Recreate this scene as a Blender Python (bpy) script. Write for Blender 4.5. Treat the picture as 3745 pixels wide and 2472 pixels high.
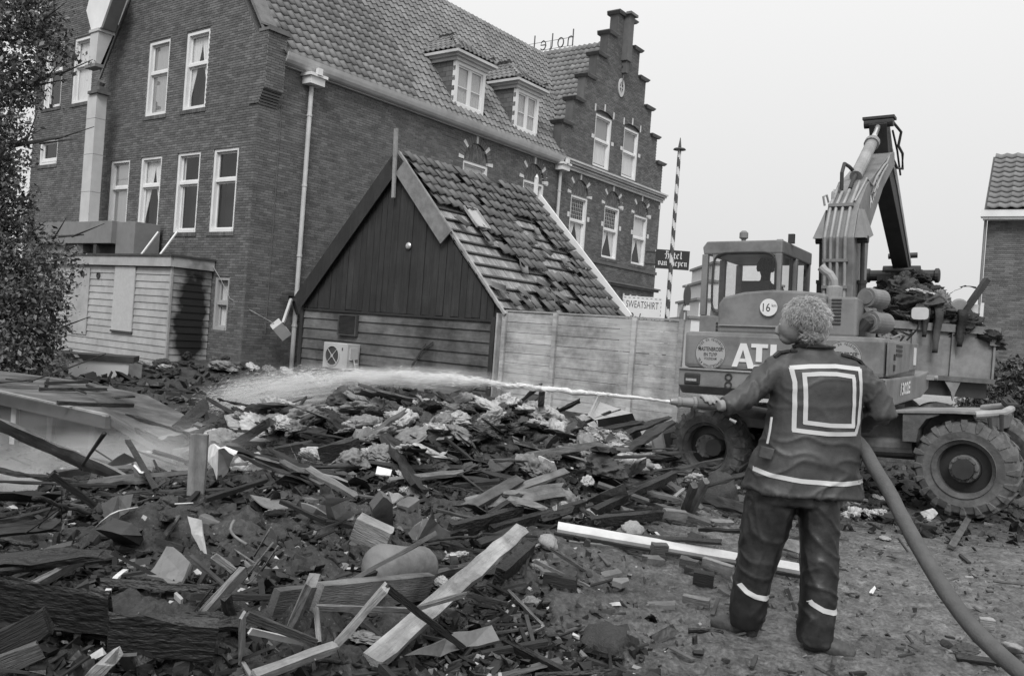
import bpy, bmesh, math, random
import numpy as np
from mathutils import Vector, Matrix, noise as mnoise
from mathutils.bvhtree import BVHTree

for _o in list(bpy.data.objects):
    bpy.data.objects.remove(_o, do_unlink=True)
SC = bpy.context.scene
COL = SC.collection
R = random.Random(7)

# ------------------------------------------------------------------ camera
CAMZ = 1.45
cam_data = bpy.data.cameras.new('camera')
cam = bpy.data.objects.new('camera', cam_data)
COL.objects.link(cam)
cam_data.sensor_width = 36.0
cam_data.lens = 30.34
cam_data.clip_start = 0.05
cam_data.clip_end = 4000
_fw = Vector((0.0, 0.99998, -0.00627)).normalized()
_rt = Vector((0.997297, 0.00046, 0.073474)).normalized()
_up = _rt.cross(_fw).normalized()
_rt = _fw.cross(_up)
_m = Matrix(((_rt.x, _up.x, -_fw.x, 0), (_rt.y, _up.y, -_fw.y, 0), (_rt.z, _up.z, -_fw.z, CAMZ), (0, 0, 0, 1)))
cam.matrix_world = _m
SC.camera = cam

# ------------------------------------------------------------------ sky, sun, exposure
SUN_EL, SUN_AZ = math.radians(48), math.radians(186)     # azimuth clockwise from +Y (camera forward)
world = bpy.data.worlds.new('World')
SC.world = world
world.use_nodes = True
wn, wl = world.node_tree.nodes, world.node_tree.links
wn.clear()
sky = wn.new('ShaderNodeTexSky')
sky.sky_type = 'NISHITA'
sky.sun_disc = False
sky.sun_elevation = SUN_EL
sky.sun_rotation = SUN_AZ
sky.air_density = 1.0
sky.dust_density = 8.0
sky.ozone_density = 1.0
bw = wn.new('ShaderNodeRGBToBW')                          # black and white film
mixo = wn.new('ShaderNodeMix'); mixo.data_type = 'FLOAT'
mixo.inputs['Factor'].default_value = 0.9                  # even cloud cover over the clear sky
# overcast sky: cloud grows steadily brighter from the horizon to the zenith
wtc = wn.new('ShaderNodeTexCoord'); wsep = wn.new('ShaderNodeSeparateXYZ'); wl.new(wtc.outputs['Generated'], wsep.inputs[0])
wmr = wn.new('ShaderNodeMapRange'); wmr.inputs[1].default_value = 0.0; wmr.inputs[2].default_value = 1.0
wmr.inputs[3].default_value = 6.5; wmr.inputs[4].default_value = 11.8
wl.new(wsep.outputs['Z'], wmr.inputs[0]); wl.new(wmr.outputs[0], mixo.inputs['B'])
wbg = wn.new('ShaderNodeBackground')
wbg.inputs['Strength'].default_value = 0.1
wout = wn.new('ShaderNodeOutputWorld')
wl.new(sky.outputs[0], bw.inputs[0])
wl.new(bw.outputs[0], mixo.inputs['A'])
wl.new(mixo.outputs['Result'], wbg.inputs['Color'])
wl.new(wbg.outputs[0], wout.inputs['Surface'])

sun_data = bpy.data.lights.new('sun', 'SUN')
sun_data.energy = 2.2
sun_data.angle = math.radians(24)
sun = bpy.data.objects.new('sun', sun_data)
COL.objects.link(sun)
_sd = Vector((math.sin(SUN_AZ) * math.cos(SUN_EL), math.cos(SUN_AZ) * math.cos(SUN_EL), math.sin(SUN_EL)))
sun.rotation_euler = _sd.to_track_quat('Z', 'Y').to_euler()
sun.location = (20, -20, 30)

SC.view_settings.view_transform = 'Standard'
SC.view_settings.look = 'None'
SC.view_settings.exposure = 0.22
SC.view_settings.gamma = 1.0
SC.view_settings.use_curve_mapping = False
SC.cycles.max_bounces = 6
SC.cycles.transparent_max_bounces = 16
SC.cycles.volume_bounces = 1
SC.cycles.volume_step_rate = 2.0
SC.cycles.volume_max_steps = 128
SC.cycles.use_denoising = True
SC.cycles.caustics_reflective = False
SC.cycles.caustics_refractive = False

# ------------------------------------------------------------------ materials
MATS = {}
def M(name, v, rough=0.75, var=0.25, scale=6.0, bump=0.0, bscale=None, island=0.0, spec=0.4, metal=0.0,
      stain=0.0, stain_scale=0.8, stretch=None, detail=6.0, objr=None, world_co=False):
    """grey procedural material: base value v, noise variation, per-piece variation, stains, relief"""
    if name in MATS: return MATS[name]
    m = bpy.data.materials.new(name); m.use_nodes = True
    n, l = m.node_tree.nodes, m.node_tree.links
    b = n['Principled BSDF']
    b.inputs['Roughness'].default_value = rough
    b.inputs['Metallic'].default_value = metal
    b.inputs['Specular IOR Level'].default_value = spec
    tc = n.new('ShaderNodeTexCoord')
    vec = tc.outputs['Object']
    if world_co:
        gp = n.new('ShaderNodeNewGeometry'); vec = gp.outputs['Position']
    svec = vec
    if stretch:
        mp = n.new('ShaderNodeMapping'); mp.inputs['Scale'].default_value = stretch
        l.new(vec, mp.inputs['Vector']); vec = mp.outputs['Vector']
    nz = n.new('ShaderNodeTexNoise'); nz.inputs['Scale'].default_value = scale
    nz.inputs['Detail'].default_value = detail; nz.inputs['Roughness'].default_value = 0.65
    l.new(vec, nz.inputs['Vector'])
    mr = n.new('ShaderNodeMapRange')
    mr.inputs['From Min'].default_value = 0.25; mr.inputs['From Max'].default_value = 0.75
    mr.inputs['To Min'].default_value = 1 - var; mr.inputs['To Max'].default_value = 1 + var
    l.new(nz.outputs['Fac'], mr.inputs['Value'])
    cur = mr.outputs['Result']
    def mul(a, bsock):
        q = n.new('ShaderNodeMath'); q.operation = 'MULTIPLY'
        l.new(a, q.inputs[0])
        if isinstance(bsock, float): q.inputs[1].default_value = bsock
        else: l.new(bsock, q.inputs[1])
        return q.outputs[0]
    if island:
        g = n.new('ShaderNodeNewGeometry')
        mi = n.new('ShaderNodeMapRange'); mi.inputs['To Min'].default_value = 1 - island; mi.inputs['To Max'].default_value = 1 + island
        l.new(g.outputs['Random Per Island'], mi.inputs['Value']); cur = mul(cur, mi.outputs['Result'])
    if objr is None: objr = island * .6
    if objr:
        oi = n.new('ShaderNodeObjectInfo')
        mo = n.new('ShaderNodeMapRange'); mo.inputs['To Min'].default_value = 1 - objr; mo.inputs['To Max'].default_value = 1 + objr
        l.new(oi.outputs['Random'], mo.inputs['Value']); cur = mul(cur, mo.outputs['Result'])
    if stain:
        ns = n.new('ShaderNodeTexNoise'); ns.inputs['Scale'].default_value = stain_scale; ns.inputs['Detail'].default_value = 7
        ns.inputs['Roughness'].default_value = 0.7
        l.new(svec, ns.inputs['Vector'])
        ms = n.new('ShaderNodeMapRange'); ms.inputs['From Min'].default_value = 0.42; ms.inputs['From Max'].default_value = 0.66
        ms.inputs['To Min'].default_value = 1.0; ms.inputs['To Max'].default_value = 1 - stain
        l.new(ns.outputs['Fac'], ms.inputs['Value']); cur = mul(cur, ms.outputs['Result'])
    cur = mul(cur, float(v))
    cc = n.new('ShaderNodeCombineColor')
    for i in range(3): l.new(cur, cc.inputs[i])
    l.new(cc.outputs[0], b.inputs['Base Color'])
    if bump:
        bn = n.new('ShaderNodeTexNoise'); bn.inputs['Scale'].default_value = bscale or scale * 3
        bn.inputs['Detail'].default_value = 5
        l.new(vec, bn.inputs['Vector'])
        bp = n.new('ShaderNodeBump'); bp.inputs['Strength'].default_value = bump; bp.inputs['Distance'].default_value = 0.02
        l.new(bn.outputs['Fac'], bp.inputs['Height']); l.new(bp.outputs[0], b.inputs['Normal'])
    MATS[name] = m
    return m

def M_glass(name, tint=0.9, refl=0.18, rough=0.03):
    if name in MATS: return MATS[name]
    m = bpy.data.materials.new(name); m.use_nodes = True
    n, l = m.node_tree.nodes, m.node_tree.links
    n.clear()
    tr = n.new('ShaderNodeBsdfTransparent'); tr.inputs[0].default_value = (tint, tint, tint, 1)
    gl = n.new('ShaderNodeBsdfGlossy'); gl.inputs['Roughness'].default_value = rough; gl.inputs[0].default_value = (.9, .9, .9, 1)
    lw = n.new('ShaderNodeLayerWeight'); lw.inputs['Blend'].default_value = .5
    pw = n.new('ShaderNodeMath'); pw.operation = 'POWER'; pw.inputs[1].default_value = 4.0; l.new(lw.outputs['Facing'], pw.inputs[0])
    ad = n.new('ShaderNodeMath'); ad.operation = 'MULTIPLY_ADD'; ad.use_clamp = True; ad.inputs[1].default_value = .6; ad.inputs[2].default_value = refl + .03
    l.new(pw.outputs[0], ad.inputs[0])
    mx = n.new('ShaderNodeMixShader'); l.new(ad.outputs[0], mx.inputs[0]); l.new(tr.outputs[0], mx.inputs[1]); l.new(gl.outputs[0], mx.inputs[2])
    o = n.new('ShaderNodeOutputMaterial'); l.new(mx.outputs[0], o.inputs[0])
    MATS[name] = m
    return m

# ------------------------------------------------------------------ mesh helpers
class MB:
    """collects verts and faces, then links them as ONE mesh object"""
    def __init__(s): s.v = []; s.f = []; s.mi = []; s.cur = 0
    def add(s, vs, fs, mi=None):
        o = len(s.v); s.v.extend([tuple(p) for p in vs])
        for f in fs: s.f.append(tuple(i + o for i in f)); s.mi.append(s.cur if mi is None else mi)
        return s
    def box(s, x0, x1, y0, y1, z0, z1, mat=None):
        vs = [Vector(p) for p in ((x0, y0, z0), (x1, y0, z0), (x1, y1, z0), (x0, y1, z0), (x0, y0, z1), (x1, y0, z1), (x1, y1, z1), (x0, y1, z1))]
        if mat is not None: vs = [mat @ p for p in vs]
        return s.add(vs, [(0, 3, 2, 1), (4, 5, 6, 7), (0, 1, 5, 4), (1, 2, 6, 5), (2, 3, 7, 6), (3, 0, 4, 7)])
    def beam(s, a, b, w, t, up=(0, 0, 1), taper=1.0):
        a, b = Vector(a), Vector(b); d = (b - a).normalized(); up = Vector(up)
        if abs(d.dot(up)) > 0.98: up = Vector((1, 0, 0))
        sx = d.cross(up).normalized(); sz = sx.cross(d)
        vs = []
        for p, k in ((a, 1.0), (b, taper)):
            for i, j in ((-1, -1), (1, -1), (1, 1), (-1, 1)): vs.append(p + sx * (i * w * .5 * k) + sz * (j * t * .5 * k))
        return s.add(vs, [(3, 2, 1, 0), (4, 5, 6, 7), (0, 1, 5, 4), (1, 2, 6, 5), (2, 3, 7, 6), (3, 0, 4, 7)])
    def tube(s, pts, r, n=8, cap=True):
        pts = [Vector(p) for p in pts]; k = len(pts)
        rs = r if isinstance(r, (list, tuple)) else [r] * k
        vs = []; ref = None
        for i, p in enumerate(pts):
            d = (pts[min(i + 1, k - 1)] - pts[max(i - 1, 0)]).normalized()
            if ref is None:
                ref = Vector((0, 0, 1)) if abs(d.z) < .9 else Vector((1, 0, 0))
            x = (ref - d * ref.dot(d)).normalized(); y = d.cross(x); ref = x
            for j in range(n):
                a = 2 * math.pi * j / n
                vs.append(p + (x * math.cos(a) + y * math.sin(a)) * rs[i])
        fs = []
        for i in range(k - 1):
            for j in range(n):
                fs.append((i * n + j, i * n + (j + 1) % n, (i + 1) * n + (j + 1) % n, (i + 1) * n + j))
        if cap:
            fs.append(tuple(range(n))[::-1]); fs.append(tuple((k - 1) * n + j for j in range(n)))
        return s.add(vs, fs)
    def lathe(s, c, axis, prof, n=24, ref=(0, 0, 1), cap=True):
        """prof: list of (r, h) along axis"""
        c = Vector(c); ax = Vector(axis).normalized(); ref = Vector(ref)
        if abs(ax.dot(ref)) > .95: ref = Vector((1, 0, 0))
        x = (ref - ax * ref.dot(ax)).normalized(); y = ax.cross(x)
        vs = []
        for r_, h in prof:
            for j in range(n):
                a = 2 * math.pi * j / n
                vs.append(c + ax * h + (x * math.cos(a) + y * math.sin(a)) * r_)
        fs = []
        for i in range(len(prof) - 1):
            for j in range(n): fs.append((i * n + j, i * n + (j + 1) % n, (i + 1) * n + (j + 1) % n, (i + 1) * n + j))
        if cap: fs.append(tuple(range(n))[::-1]); fs.append(tuple((len(prof) - 1) * n + j for j in range(n)))
        return s.add(vs, fs)
    def prism(s, poly, d):
        """poly: list of 3D points (planar), extruded by vector d"""
        d = Vector(d); p = [Vector(q) for q in poly]; k = len(p)
        vs = p + [q + d for q in p]
        fs = [tuple(range(k))[::-1], tuple(range(k, 2 * k))] + [(i, (i + 1) % k, k + (i + 1) % k, k + i) for i in range(k)]
        return s.add(vs, fs)
    def ball(s, c, r, nu=10, nv=7):
        c = Vector(c); r = Vector(r) if not isinstance(r, (int, float)) else Vector((r, r, r))
        vs = [c + Vector((0, 0, r.z))]
        for i in range(1, nv):
            t = math.pi * i / nv
            for j in range(nu):
                a = 2 * math.pi * j / nu
                vs.append(c + Vector((r.x * math.sin(t) * math.cos(a), r.y * math.sin(t) * math.sin(a), r.z * math.cos(t))))
        vs.append(c - Vector((0, 0, r.z)))
        fs = [(0, 1 + j, 1 + (j + 1) % nu) for j in range(nu)]
        for i in range(nv - 2):
            for j in range(nu):
                a = 1 + i * nu + j; b = 1 + i * nu + (j + 1) % nu
                fs.append((a, a + nu, b + nu, b))
        e = len(vs) - 1; o = 1 + (nv - 2) * nu
        fs += [(o + j, e, o + (j + 1) % nu) for j in range(nu)]
        return s.add(vs, fs)
    def mesh(s, name, mats):
        me = bpy.data.meshes.new(name)
        me.from_pydata(s.v, [], s.f)
        mats = mats if isinstance(mats, (list, tuple)) else [mats]
        for m in mats: me.materials.append(m)
        if len(mats) > 1:
            me.polygons.foreach_set('material_index', np.array(s.mi, dtype=np.int32))
        me.update()
        return me
    def build(s, name, mats, parent=None, smooth=False, bevel=0.0):
        me = s.mesh(name, mats)
        if bevel:
            bm = bmesh.new(); bm.from_mesh(me)
            bmesh.ops.recalc_face_normals(bm, faces=bm.faces)
            es = [e for e in bm.edges if len(e.link_faces) == 2 and e.calc_face_angle(0) > 0.5]
            bmesh.ops.bevel(bm, geom=es, offset=bevel, segments=2, affect='EDGES', profile=0.6, clamp_overlap=True)
            bm.to_mesh(me); bm.free()
        if smooth: smooth_mesh(me)
        return link(name, me, parent)

def smooth_mesh(me, angle=None):
    me.polygons.foreach_set('use_smooth', np.ones(len(me.polygons), dtype=bool))
    me.update()

def link(name, me, parent=None):
    o = bpy.data.objects.new(name, me); COL.objects.link(o)
    if parent is not None: o.parent = parent
    return o

def tag(o, label=None, cat=None, group=None, kind=None):
    if label: o['label'] = label
    if cat: o['category'] = cat
    if group: o['group'] = group
    if kind: o['kind'] = kind
    return o

def thing(name, label, cat, loc=(0, 0, 0), rotz=0.0, group=None, mat=None):
    o = bpy.data.objects.new(name, None); COL.objects.link(o)
    o.empty_display_size = 0.2
    if mat is not None: o.matrix_world = mat
    else: o.location = loc; o.rotation_euler = (0, 0, rotz)
    return tag(o, label, cat, group)

def np_mesh(name, verts, faces, mat, parent=None, kind=None, smooth=False):
    """fast mesh from numpy verts (n,3) and quads/tris (m,k)"""
    me = bpy.data.meshes.new(name)
    k = faces.shape[1]
    me.vertices.add(len(verts)); me.vertices.foreach_set('co', verts.astype(np.float32).ravel())
    me.loops.add(faces.size); me.loops.foreach_set('vertex_index', faces.astype(np.int32).ravel())
    me.polygons.add(len(faces)); me.polygons.foreach_set('loop_start', np.arange(0, faces.size, k, dtype=np.int32))
    me.polygons.foreach_set('loop_total', np.full(len(faces), k, dtype=np.int32))
    me.materials.append(mat)
    me.update(calc_edges=True)
    if smooth: smooth_mesh(me)
    else: me.polygons.foreach_set('use_smooth', np.zeros(len(me.polygons), dtype=bool))
    o = link(name, me, parent)
    if kind: o['kind'] = kind
    return o

BOXF = np.array([(0, 3, 2, 1), (4, 5, 6, 7), (0, 1, 5, 4), (1, 2, 6, 5), (2, 3, 7, 6), (3, 0, 4, 7)])
SGN = np.array([(-1, -1, -1), (1, -1, -1), (1, 1, -1), (-1, 1, -1), (-1, -1, 1), (1, -1, 1), (1, 1, 1), (-1, 1, 1)], float)
def boxes_np(c, h, rot=None):
    """centres (n,3), half sizes (n,3), optional rot (n,3,3) -> verts, quads"""
    n = len(c)
    v = SGN[None] * h[:, None, :]
    if rot is not None: v = np.einsum('nij,nkj->nki', rot, v)
    v = v + c[:, None, :]
    f = BOXF[None] + (np.arange(n) * 8)[:, None, None]
    return v.reshape(-1, 3), f.reshape(-1, 4)

def eval_mesh(o):
    dg = bpy.context.evaluated_depsgraph_get(); dg.update()
    return bpy.data.meshes.new_from_object(o.evaluated_get(dg))

def text_mesh(s, size, bold=0.0, align='CENTER', ext=0.0, sx=1.0, spacing=1.0):
    cu = bpy.data.curves.new('lettering', 'FONT')
    cu.body = s; cu.size = size; cu.align_x = align; cu.align_y = 'CENTER'
    cu.offset = bold; cu.extrude = ext; cu.space_character = spacing; cu.resolution_u = 3
    o = bpy.data.objects.new('lettering', cu); COL.objects.link(o)
    bpy.context.view_layer.update()
    me = eval_mesh(o)
    bpy.data.objects.remove(o, do_unlink=True); bpy.data.curves.remove(cu)
    if sx != 1.0:
        for v in me.vertices: v.co.x *= sx
    return me

def place_text(name, s, size, mat, parent, origin, xdir, ydir, **k):
    """flat lettering: origin, reading direction, up direction (parent space)"""
    me = text_mesh(s, size, **k)
    me.materials.clear(); me.materials.append(mat)
    x = Vector(xdir).normalized(); y = Vector(ydir).normalized(); z = x.cross(y)
    mt = Matrix(((x.x, y.x, z.x, origin[0]), (x.y, y.y, z.y, origin[1]), (x.z, y.z, z.z, origin[2]), (0, 0, 0, 1)))
    me.transform(mt)
    return link(name, me, parent)

def copy_tree(o, parent=None):
    c = o.copy(); COL.objects.link(c)
    if parent is not None: c.parent = parent
    for ch in list(o.children): copy_tree(ch, c)
    return c

def vnoise(x, y, seed=0):
    xi = np.floor(x); yi = np.floor(y); fx = x - xi; fy = y - yi
    def h(a, b): 
        t = np.sin(a * 127.1 + b * 311.7 + seed * 74.7) * 43758.5453
        return t - np.floor(t)
    fx = fx * fx * (3 - 2 * fx); fy = fy * fy * (3 - 2 * fy)
    return (h(xi, yi) * (1 - fx) + h(xi + 1, yi) * fx) * (1 - fy) + (h(xi, yi + 1) * (1 - fx) + h(xi + 1, yi + 1) * fx) * fy
def fbm(x, y, oct=4, seed=0):
    s = 0; a = .5
    for i in range(oct): s = s + a * (vnoise(x * 2 ** i, y * 2 ** i, seed + i) - .5) * 2; a *= .5
    return s

# ------------------------------------------------------------------ terrain
def sm(x, a, b):
    t = np.clip((x - a) / (b - a), 0, 1); return t * t * (3 - 2 * t)
def terrain(X, Y):
    """smooth ground height: muddy yard, heap of rubble, left mound, burnt plot behind"""
    z = -0.22 * sm(Y, 5.5, 9.0) * sm(X, -0.2, 2.2)
    z = z + 0.12 * sm(Y, 11.0, 15.0) * (1 - sm(X, 0.5, 3.0))
    left = 1 - sm(X, -1.0, 0.1 )
    z = z + 0.30 * left * sm(Y, 2.2, 3.0) * (1 - sm(Y, 5.6, 7.0)) * sm(X, -3.4, -2.6)
    # main heap with a crest running left to right
    cx = np.clip((X + 0.9) / 2.6, -1.6, 1.6)
    crest = np.interp(X, [-4.5, -3.4, -2.6, -1.6, -0.9, -0.2, 0.4, 1.0, 1.5, 2.2], [0.0, .12, .36, .55, .64, .70, .60, .52, .36, 0.0])
    yc = 8.2 - 0.25 * (X + 0.5) * 0.3
    prof = np.where(Y < yc, np.exp(-((Y - yc) / 1.25) ** 2), np.exp(-((Y - yc) / 0.9) ** 2))
    z = z + crest * prof
    # low swell of rubble in the middle ground
    z = z + 0.16 * np.exp(-((X + 0.3) / 1.3) ** 2 - ((Y - 5.9) / 0.8) ** 2)
    # ridges and hollows of the tangled middle ground
    z = z + 0.20 * np.exp(-((X + 0.9) / 0.5) ** 2 - ((Y - 6.9) / 0.45) ** 2) + 0.14 * np.exp(-((X - 0.35) / 0.6) ** 2 - ((Y - 7.0) / 0.4) ** 2)
    z = z - 0.16 * np.exp(-((X + 0.75) / 0.45) ** 2 - ((Y - 5.9) / 0.4) ** 2) + 0.12 * np.exp(-((X + 1.7) / 0.5) ** 2 - ((Y - 4.9) / 0.6) ** 2)
    # pile at the front wheel of the machine
    z = z + 0.30 * np.exp(-((X - 2.1) / 0.55) ** 2 - ((Y - 9.3) / 0.7) ** 2)
    # heap of burnt stuff in front of the pale lean-to and the hotel corner
    z = z + 0.32 * np.exp(-((X + 5.9) / 1.3) ** 2 - ((Y - 17.2) / 0.8) ** 2)
    return z

def TH(x, y): return float(terrain(np.array([float(x)]), np.array([float(y)]))[0])

# ================================================================== MATERIALS
BRICK = M('brick', 0.125, .85, .3, 3.0, island=.28, objr=.0, stain=.15, stain_scale=.5, world_co=True)
BRICKO = M('single_brick', 0.125, .85, .3, 3.0, objr=.28, stain=.15, stain_scale=.5, world_co=True)
BRICKD = M('dark_brick', 0.10, .85, .25, 3.0, island=.3)
MORTAR = M('mortar', 0.27, .9, .2, 4.0, stain=.45, stain_scale=.45, world_co=True)
TILE = M('roof_tile', 0.185, .7, .2, 2.5, island=.2, objr=.0, world_co=True, stain=.3, stain_scale=.6, bump=.2, bscale=60)
TILEO = M('single_roof_tile', 0.185, .7, .2, 2.5, objr=.2, world_co=True, stain=.3, stain_scale=.6, bump=.2, bscale=60)
WHITE = M('white_paint', 0.72, .5, .08, 8, stain=.15, stain_scale=2)
STONE = M('pale_stone', 0.58, .7, .12, 9)
COPE = M('coping_stone', 0.15, .8, .25, 5, stain=.3, stain_scale=1.5)
ZINC = M('pale_zinc', 0.50, .45, .12, 3, stain=.2, stain_scale=1.2)
GLASS = M_glass('window_glass', .85, .03)
GLASSD = M_glass('reflecting_glass', .6, .22)
CURTAIN = M('net_curtain', 0.80, .9, .18, 4, stretch=(30, 30, 1))
ROOM = M('dark_room', 0.018, .9, .3, 2)
SLATE = M('slate', 0.10, .6, .2, 6, island=.2)
GREYB = M('grey_blind', .36, .9, .15, 3, stretch=(20, 20, 1))
LEAD = M('lead', 0.10, .6, .2, 6)

# ================================================================== GROUND
def make_ground():
    az = np.concatenate([np.linspace(-math.pi, -.75, 40, endpoint=False), np.linspace(-.75, .75, 620), np.linspace(.75, math.pi, 40)[1:]])
    rr = np.concatenate([np.linspace(.2, 1.7, 8), np.geomspace(1.8, 26, 430), np.geomspace(28, 1500, 26)])
    A, RR = np.meshgrid(az, rr)
    X = RR * np.sin(A); Y = RR * np.cos(A)
    Z = terrain(X, Y)
    far = np.clip((30 - RR) / 14, 0, 1)
    rough = np.clip(1.0 - sm(X, .2, 1.2) * (1 - sm(Y, 8.5, 11)) * .72, .25, 1) * far
    Z = Z + rough * (fbm(X * 2.2, Y * 2.2, 4, 3) * .08 + fbm(X * 9, Y * 9, 3, 9) * .055 + np.abs(fbm(X * 21, Y * 21, 2, 19)) * .035)
    mud = fbm(X * 5 + Y * 3, Y * 16, 3, 5)                    # trodden mud, small ridges
    Z = Z + far * np.clip(1 - RR / 14, 0, 1) * mud * .042
    Z = Z + far * np.clip(1 - RR / 10, 0, 1) * np.maximum(0, fbm(X * 22, Y * 22, 3, 13)) * .05 - far * np.clip(1 - RR / 10, 0, 1) * np.abs(fbm(X * 13, Y * 13, 2, 23)) * .02
    nr, na = X.shape
    V = np.stack([X, Y, Z], -1).reshape(-1, 3)
    i = np.arange((nr - 1) * na).reshape(nr - 1, na)[:, :-1].ravel()
    F = np.stack([i, i + 1, i + na + 1, i + na], -1)[:, ::-1]
    me = bpy.data.meshes.new('ground')
    o = np_mesh('ground', V, F, GROUND, kind='structure', smooth=True)
    return o
def ground_mat():
    m = bpy.data.materials.new('mud_and_ash'); m.use_nodes = True
    n, l = m.node_tree.nodes, m.node_tree.links
    b = n['Principled BSDF']
    g = n.new('ShaderNodeNewGeometry')
    sep = n.new('ShaderNodeSeparateXYZ'); l.new(g.outputs['Position'], sep.inputs[0])
    def mr(sock, a, b_, c, d):
        q = n.new('ShaderNodeMapRange'); q.inputs[1].default_value = a; q.inputs[2].default_value = b_; q.inputs[3].default_value = c; q.inputs[4].default_value = d
        l.new(sock, q.inputs[0]); return q.outputs[0]
    def noise(sc, det=6, rg=.65):
        q = n.new('ShaderNodeTexNoise'); q.inputs['Scale'].default_value = sc; q.inputs['Detail'].default_value = det; q.inputs['Roughness'].default_value = rg
        l.new(g.outputs['Position'], q.inputs['Vector']); return q.outputs['Fac']
    def op(o_, a, b_):
        q = n.new('ShaderNodeMath'); q.operation = o_
        for i, s in enumerate((a, b_)):
            if isinstance(s, float): q.inputs[i].default_value = s
            else: l.new(s, q.inputs[i])
        return q.outputs[0]
    mudf = op('MULTIPLY', mr(sep.outputs['X'], .1, 1.3, 0, 1), mr(sep.outputs['Y'], 10, 7.5, .3, 1))
    mudf2 = op('MAXIMUM', mudf, mr(sep.outputs['X'], 6.4, 7.6, 0, 1))     # dry yard at far right
    mudf3 = op('MAXIMUM', mudf2, mr(sep.outputs['Y'], 24, 30, 0, 1))
    base = op('ADD', 0.024, op('MULTIPLY', mudf3, 0.066))
    v = op('MULTIPLY', base, mr(noise(1.3), .3, .7, .65, 1.4))
    v = op('MULTIPLY', v, mr(noise(9), .3, .7, .45, 1.6))
    v = op('MULTIPLY', v, mr(noise(42, 4), .3, .7, .38, 1.75))
    far = mr(sep.outputs['X'], 6.6, 8.0, 0, .10)
    v = op('ADD', v, far)
    # ash flecks
    fl = mr(noise(70, 2), .66, .72, 0, 1)
    v = op('ADD', v, op('MULTIPLY', fl, .10))
    cc = n.new('ShaderNodeCombineColor')
    for i in range(3): l.new(v, cc.inputs[i])
    l.new(cc.outputs[0], b.inputs['Base Color'])
    l.new(mr(noise(3), .35, .65, .30, .80), b.inputs['Roughness'])
    bp = n.new('ShaderNodeBump'); bp.inputs['Strength'].default_value = .8; bp.inputs['Distance'].default_value = .02
    l.new(noise(40, 6, .7), bp.inputs['Height']); l.new(bp.outputs[0], b.inputs['Normal'])
    return m
GROUND = ground_mat()
ground = make_ground()

# ================================================================== HOTEL
HO = (-6.2015, 19.8784, 0.0); HROT = math.radians(53.342)     # corner of the hotel; local x along the long wall, y along the end wall
hotel = thing('hotel', 'large brick hotel with tiled roof, stepped gable and tall white sash windows', 'hotel', HO, HROT)
ZB = -0.35
BW, BH, JT = 0.21, 0.0495, 0.0115
PU, PZ = BW + JT, BH + JT

class Wall:
    """brick wall in the hotel frame. axis 'u': local x runs along, faces -y. axis 'v': local y runs along, faces -x."""
    def __init__(s, name, axis, off, spans, z0, z1, holes):
        s.name, s.axis, s.off, s.spans, s.z0, s.z1, s.holes = name, axis, off, spans, z0, z1, holes
    def pt(s, a, d, z):
        return (a, s.off - d, z) if s.axis == 'u' else (s.off - d, a, z)
    def intervals(s, z):
        iv = list(s.spans(z))
        for (a0, a1, b0, b1, arch) in s.holes:
            if arch:                                   # round-headed hole: rectangle below, half circle above
                ca, cz, r_ = arch
                if b0 <= z < cz: lo, hi = a0, a1
                elif cz <= z < cz + r_:
                    w = math.sqrt(max(0, r_ * r_ - (z - cz) ** 2)); lo, hi = ca - w, ca + w
                else: continue
            else:
                if not (b0 <= z < b1): continue
                lo, hi = a0, a1
            out = []
            for x0, x1 in iv:
                if hi <= x0 or lo >= x1: out.append((x0, x1)); continue
                if lo > x0: out.append((x0, lo))
                if hi < x1: out.append((hi, x1))
            iv = out
        return iv
    def build(s, parent, near=None, n_near=0, depth=0.010):
        strips = MB(); C, H = [], []; full = []
        z = s.z0; k = 0
        while z < s.z1 - .01:
            zc = z + PZ / 2
            for x0, x1 in s.intervals(zc):
                if x1 - x0 < .03: continue
                q = [s.pt(x0, 0, z), s.pt(x1, 0, z), s.pt(x1, 0, z + PZ), s.pt(x0, 0, z + PZ)]
                if s.axis == 'v': q = q[::-1]
                strips.add(q, [(0, 1, 2, 3)])
                ofs = (0 if k % 2 else PU / 2)
                i0 = math.floor((x0 - ofs) / PU); i = i0
                while True:
                    b0 = max(i * PU + ofs, x0); b1 = min(i * PU + ofs + BW, x1)
                    if i * PU + ofs > x1: break
                    if b1 - b0 > .03:
                        isfull = (b1 - b0) > BW - .001
                        C.append((s.pt((b0 + b1) / 2, 0, zc))); H.append((b1 - b0, isfull))
                    i += 1
            z += PZ; k += 1
        wall = strips.build(s.name, MORTAR, parent)
        C = np.array(C); L = np.array([h[0] for h in H]); ful = np.array([h[1] for h in H])
        jit = np.random.RandomState(3).rand(len(C)) * .004
        hz = BH / 2
        if s.axis == 'u': half = np.stack([L / 2, np.full(len(L), depth / 2) + jit / 2, np.full(len(L), hz)], -1)
        else: half = np.stack([np.full(len(L), depth / 2) + jit / 2, L / 2, np.full(len(L), hz)], -1)
        ax = 1 if s.axis == 'u' else 0
        C = C.astype(float); C[:, ax] -= half[:, ax]
        pick = np.zeros(len(C), bool)
        if n_near:
            d = near(C); d[~ful] = 1e9
            idx = np.argsort(d)[:n_near]; pick[idx] = True
            mb = MB(); h = half[idx[0]]
            mb.box(-h[0], h[0], -h[1], h[1], -h[2], h[2]); bme = mb.mesh('brick', BRICKO)
            for i in idx:
                o = link('brick', bme, wall); o.location = C[i]
        v, f = boxes_np(C[~pick], half[~pick])
        np_mesh('brickwork', v, f, BRICK, wall, kind='stuff')
        return wall

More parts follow.
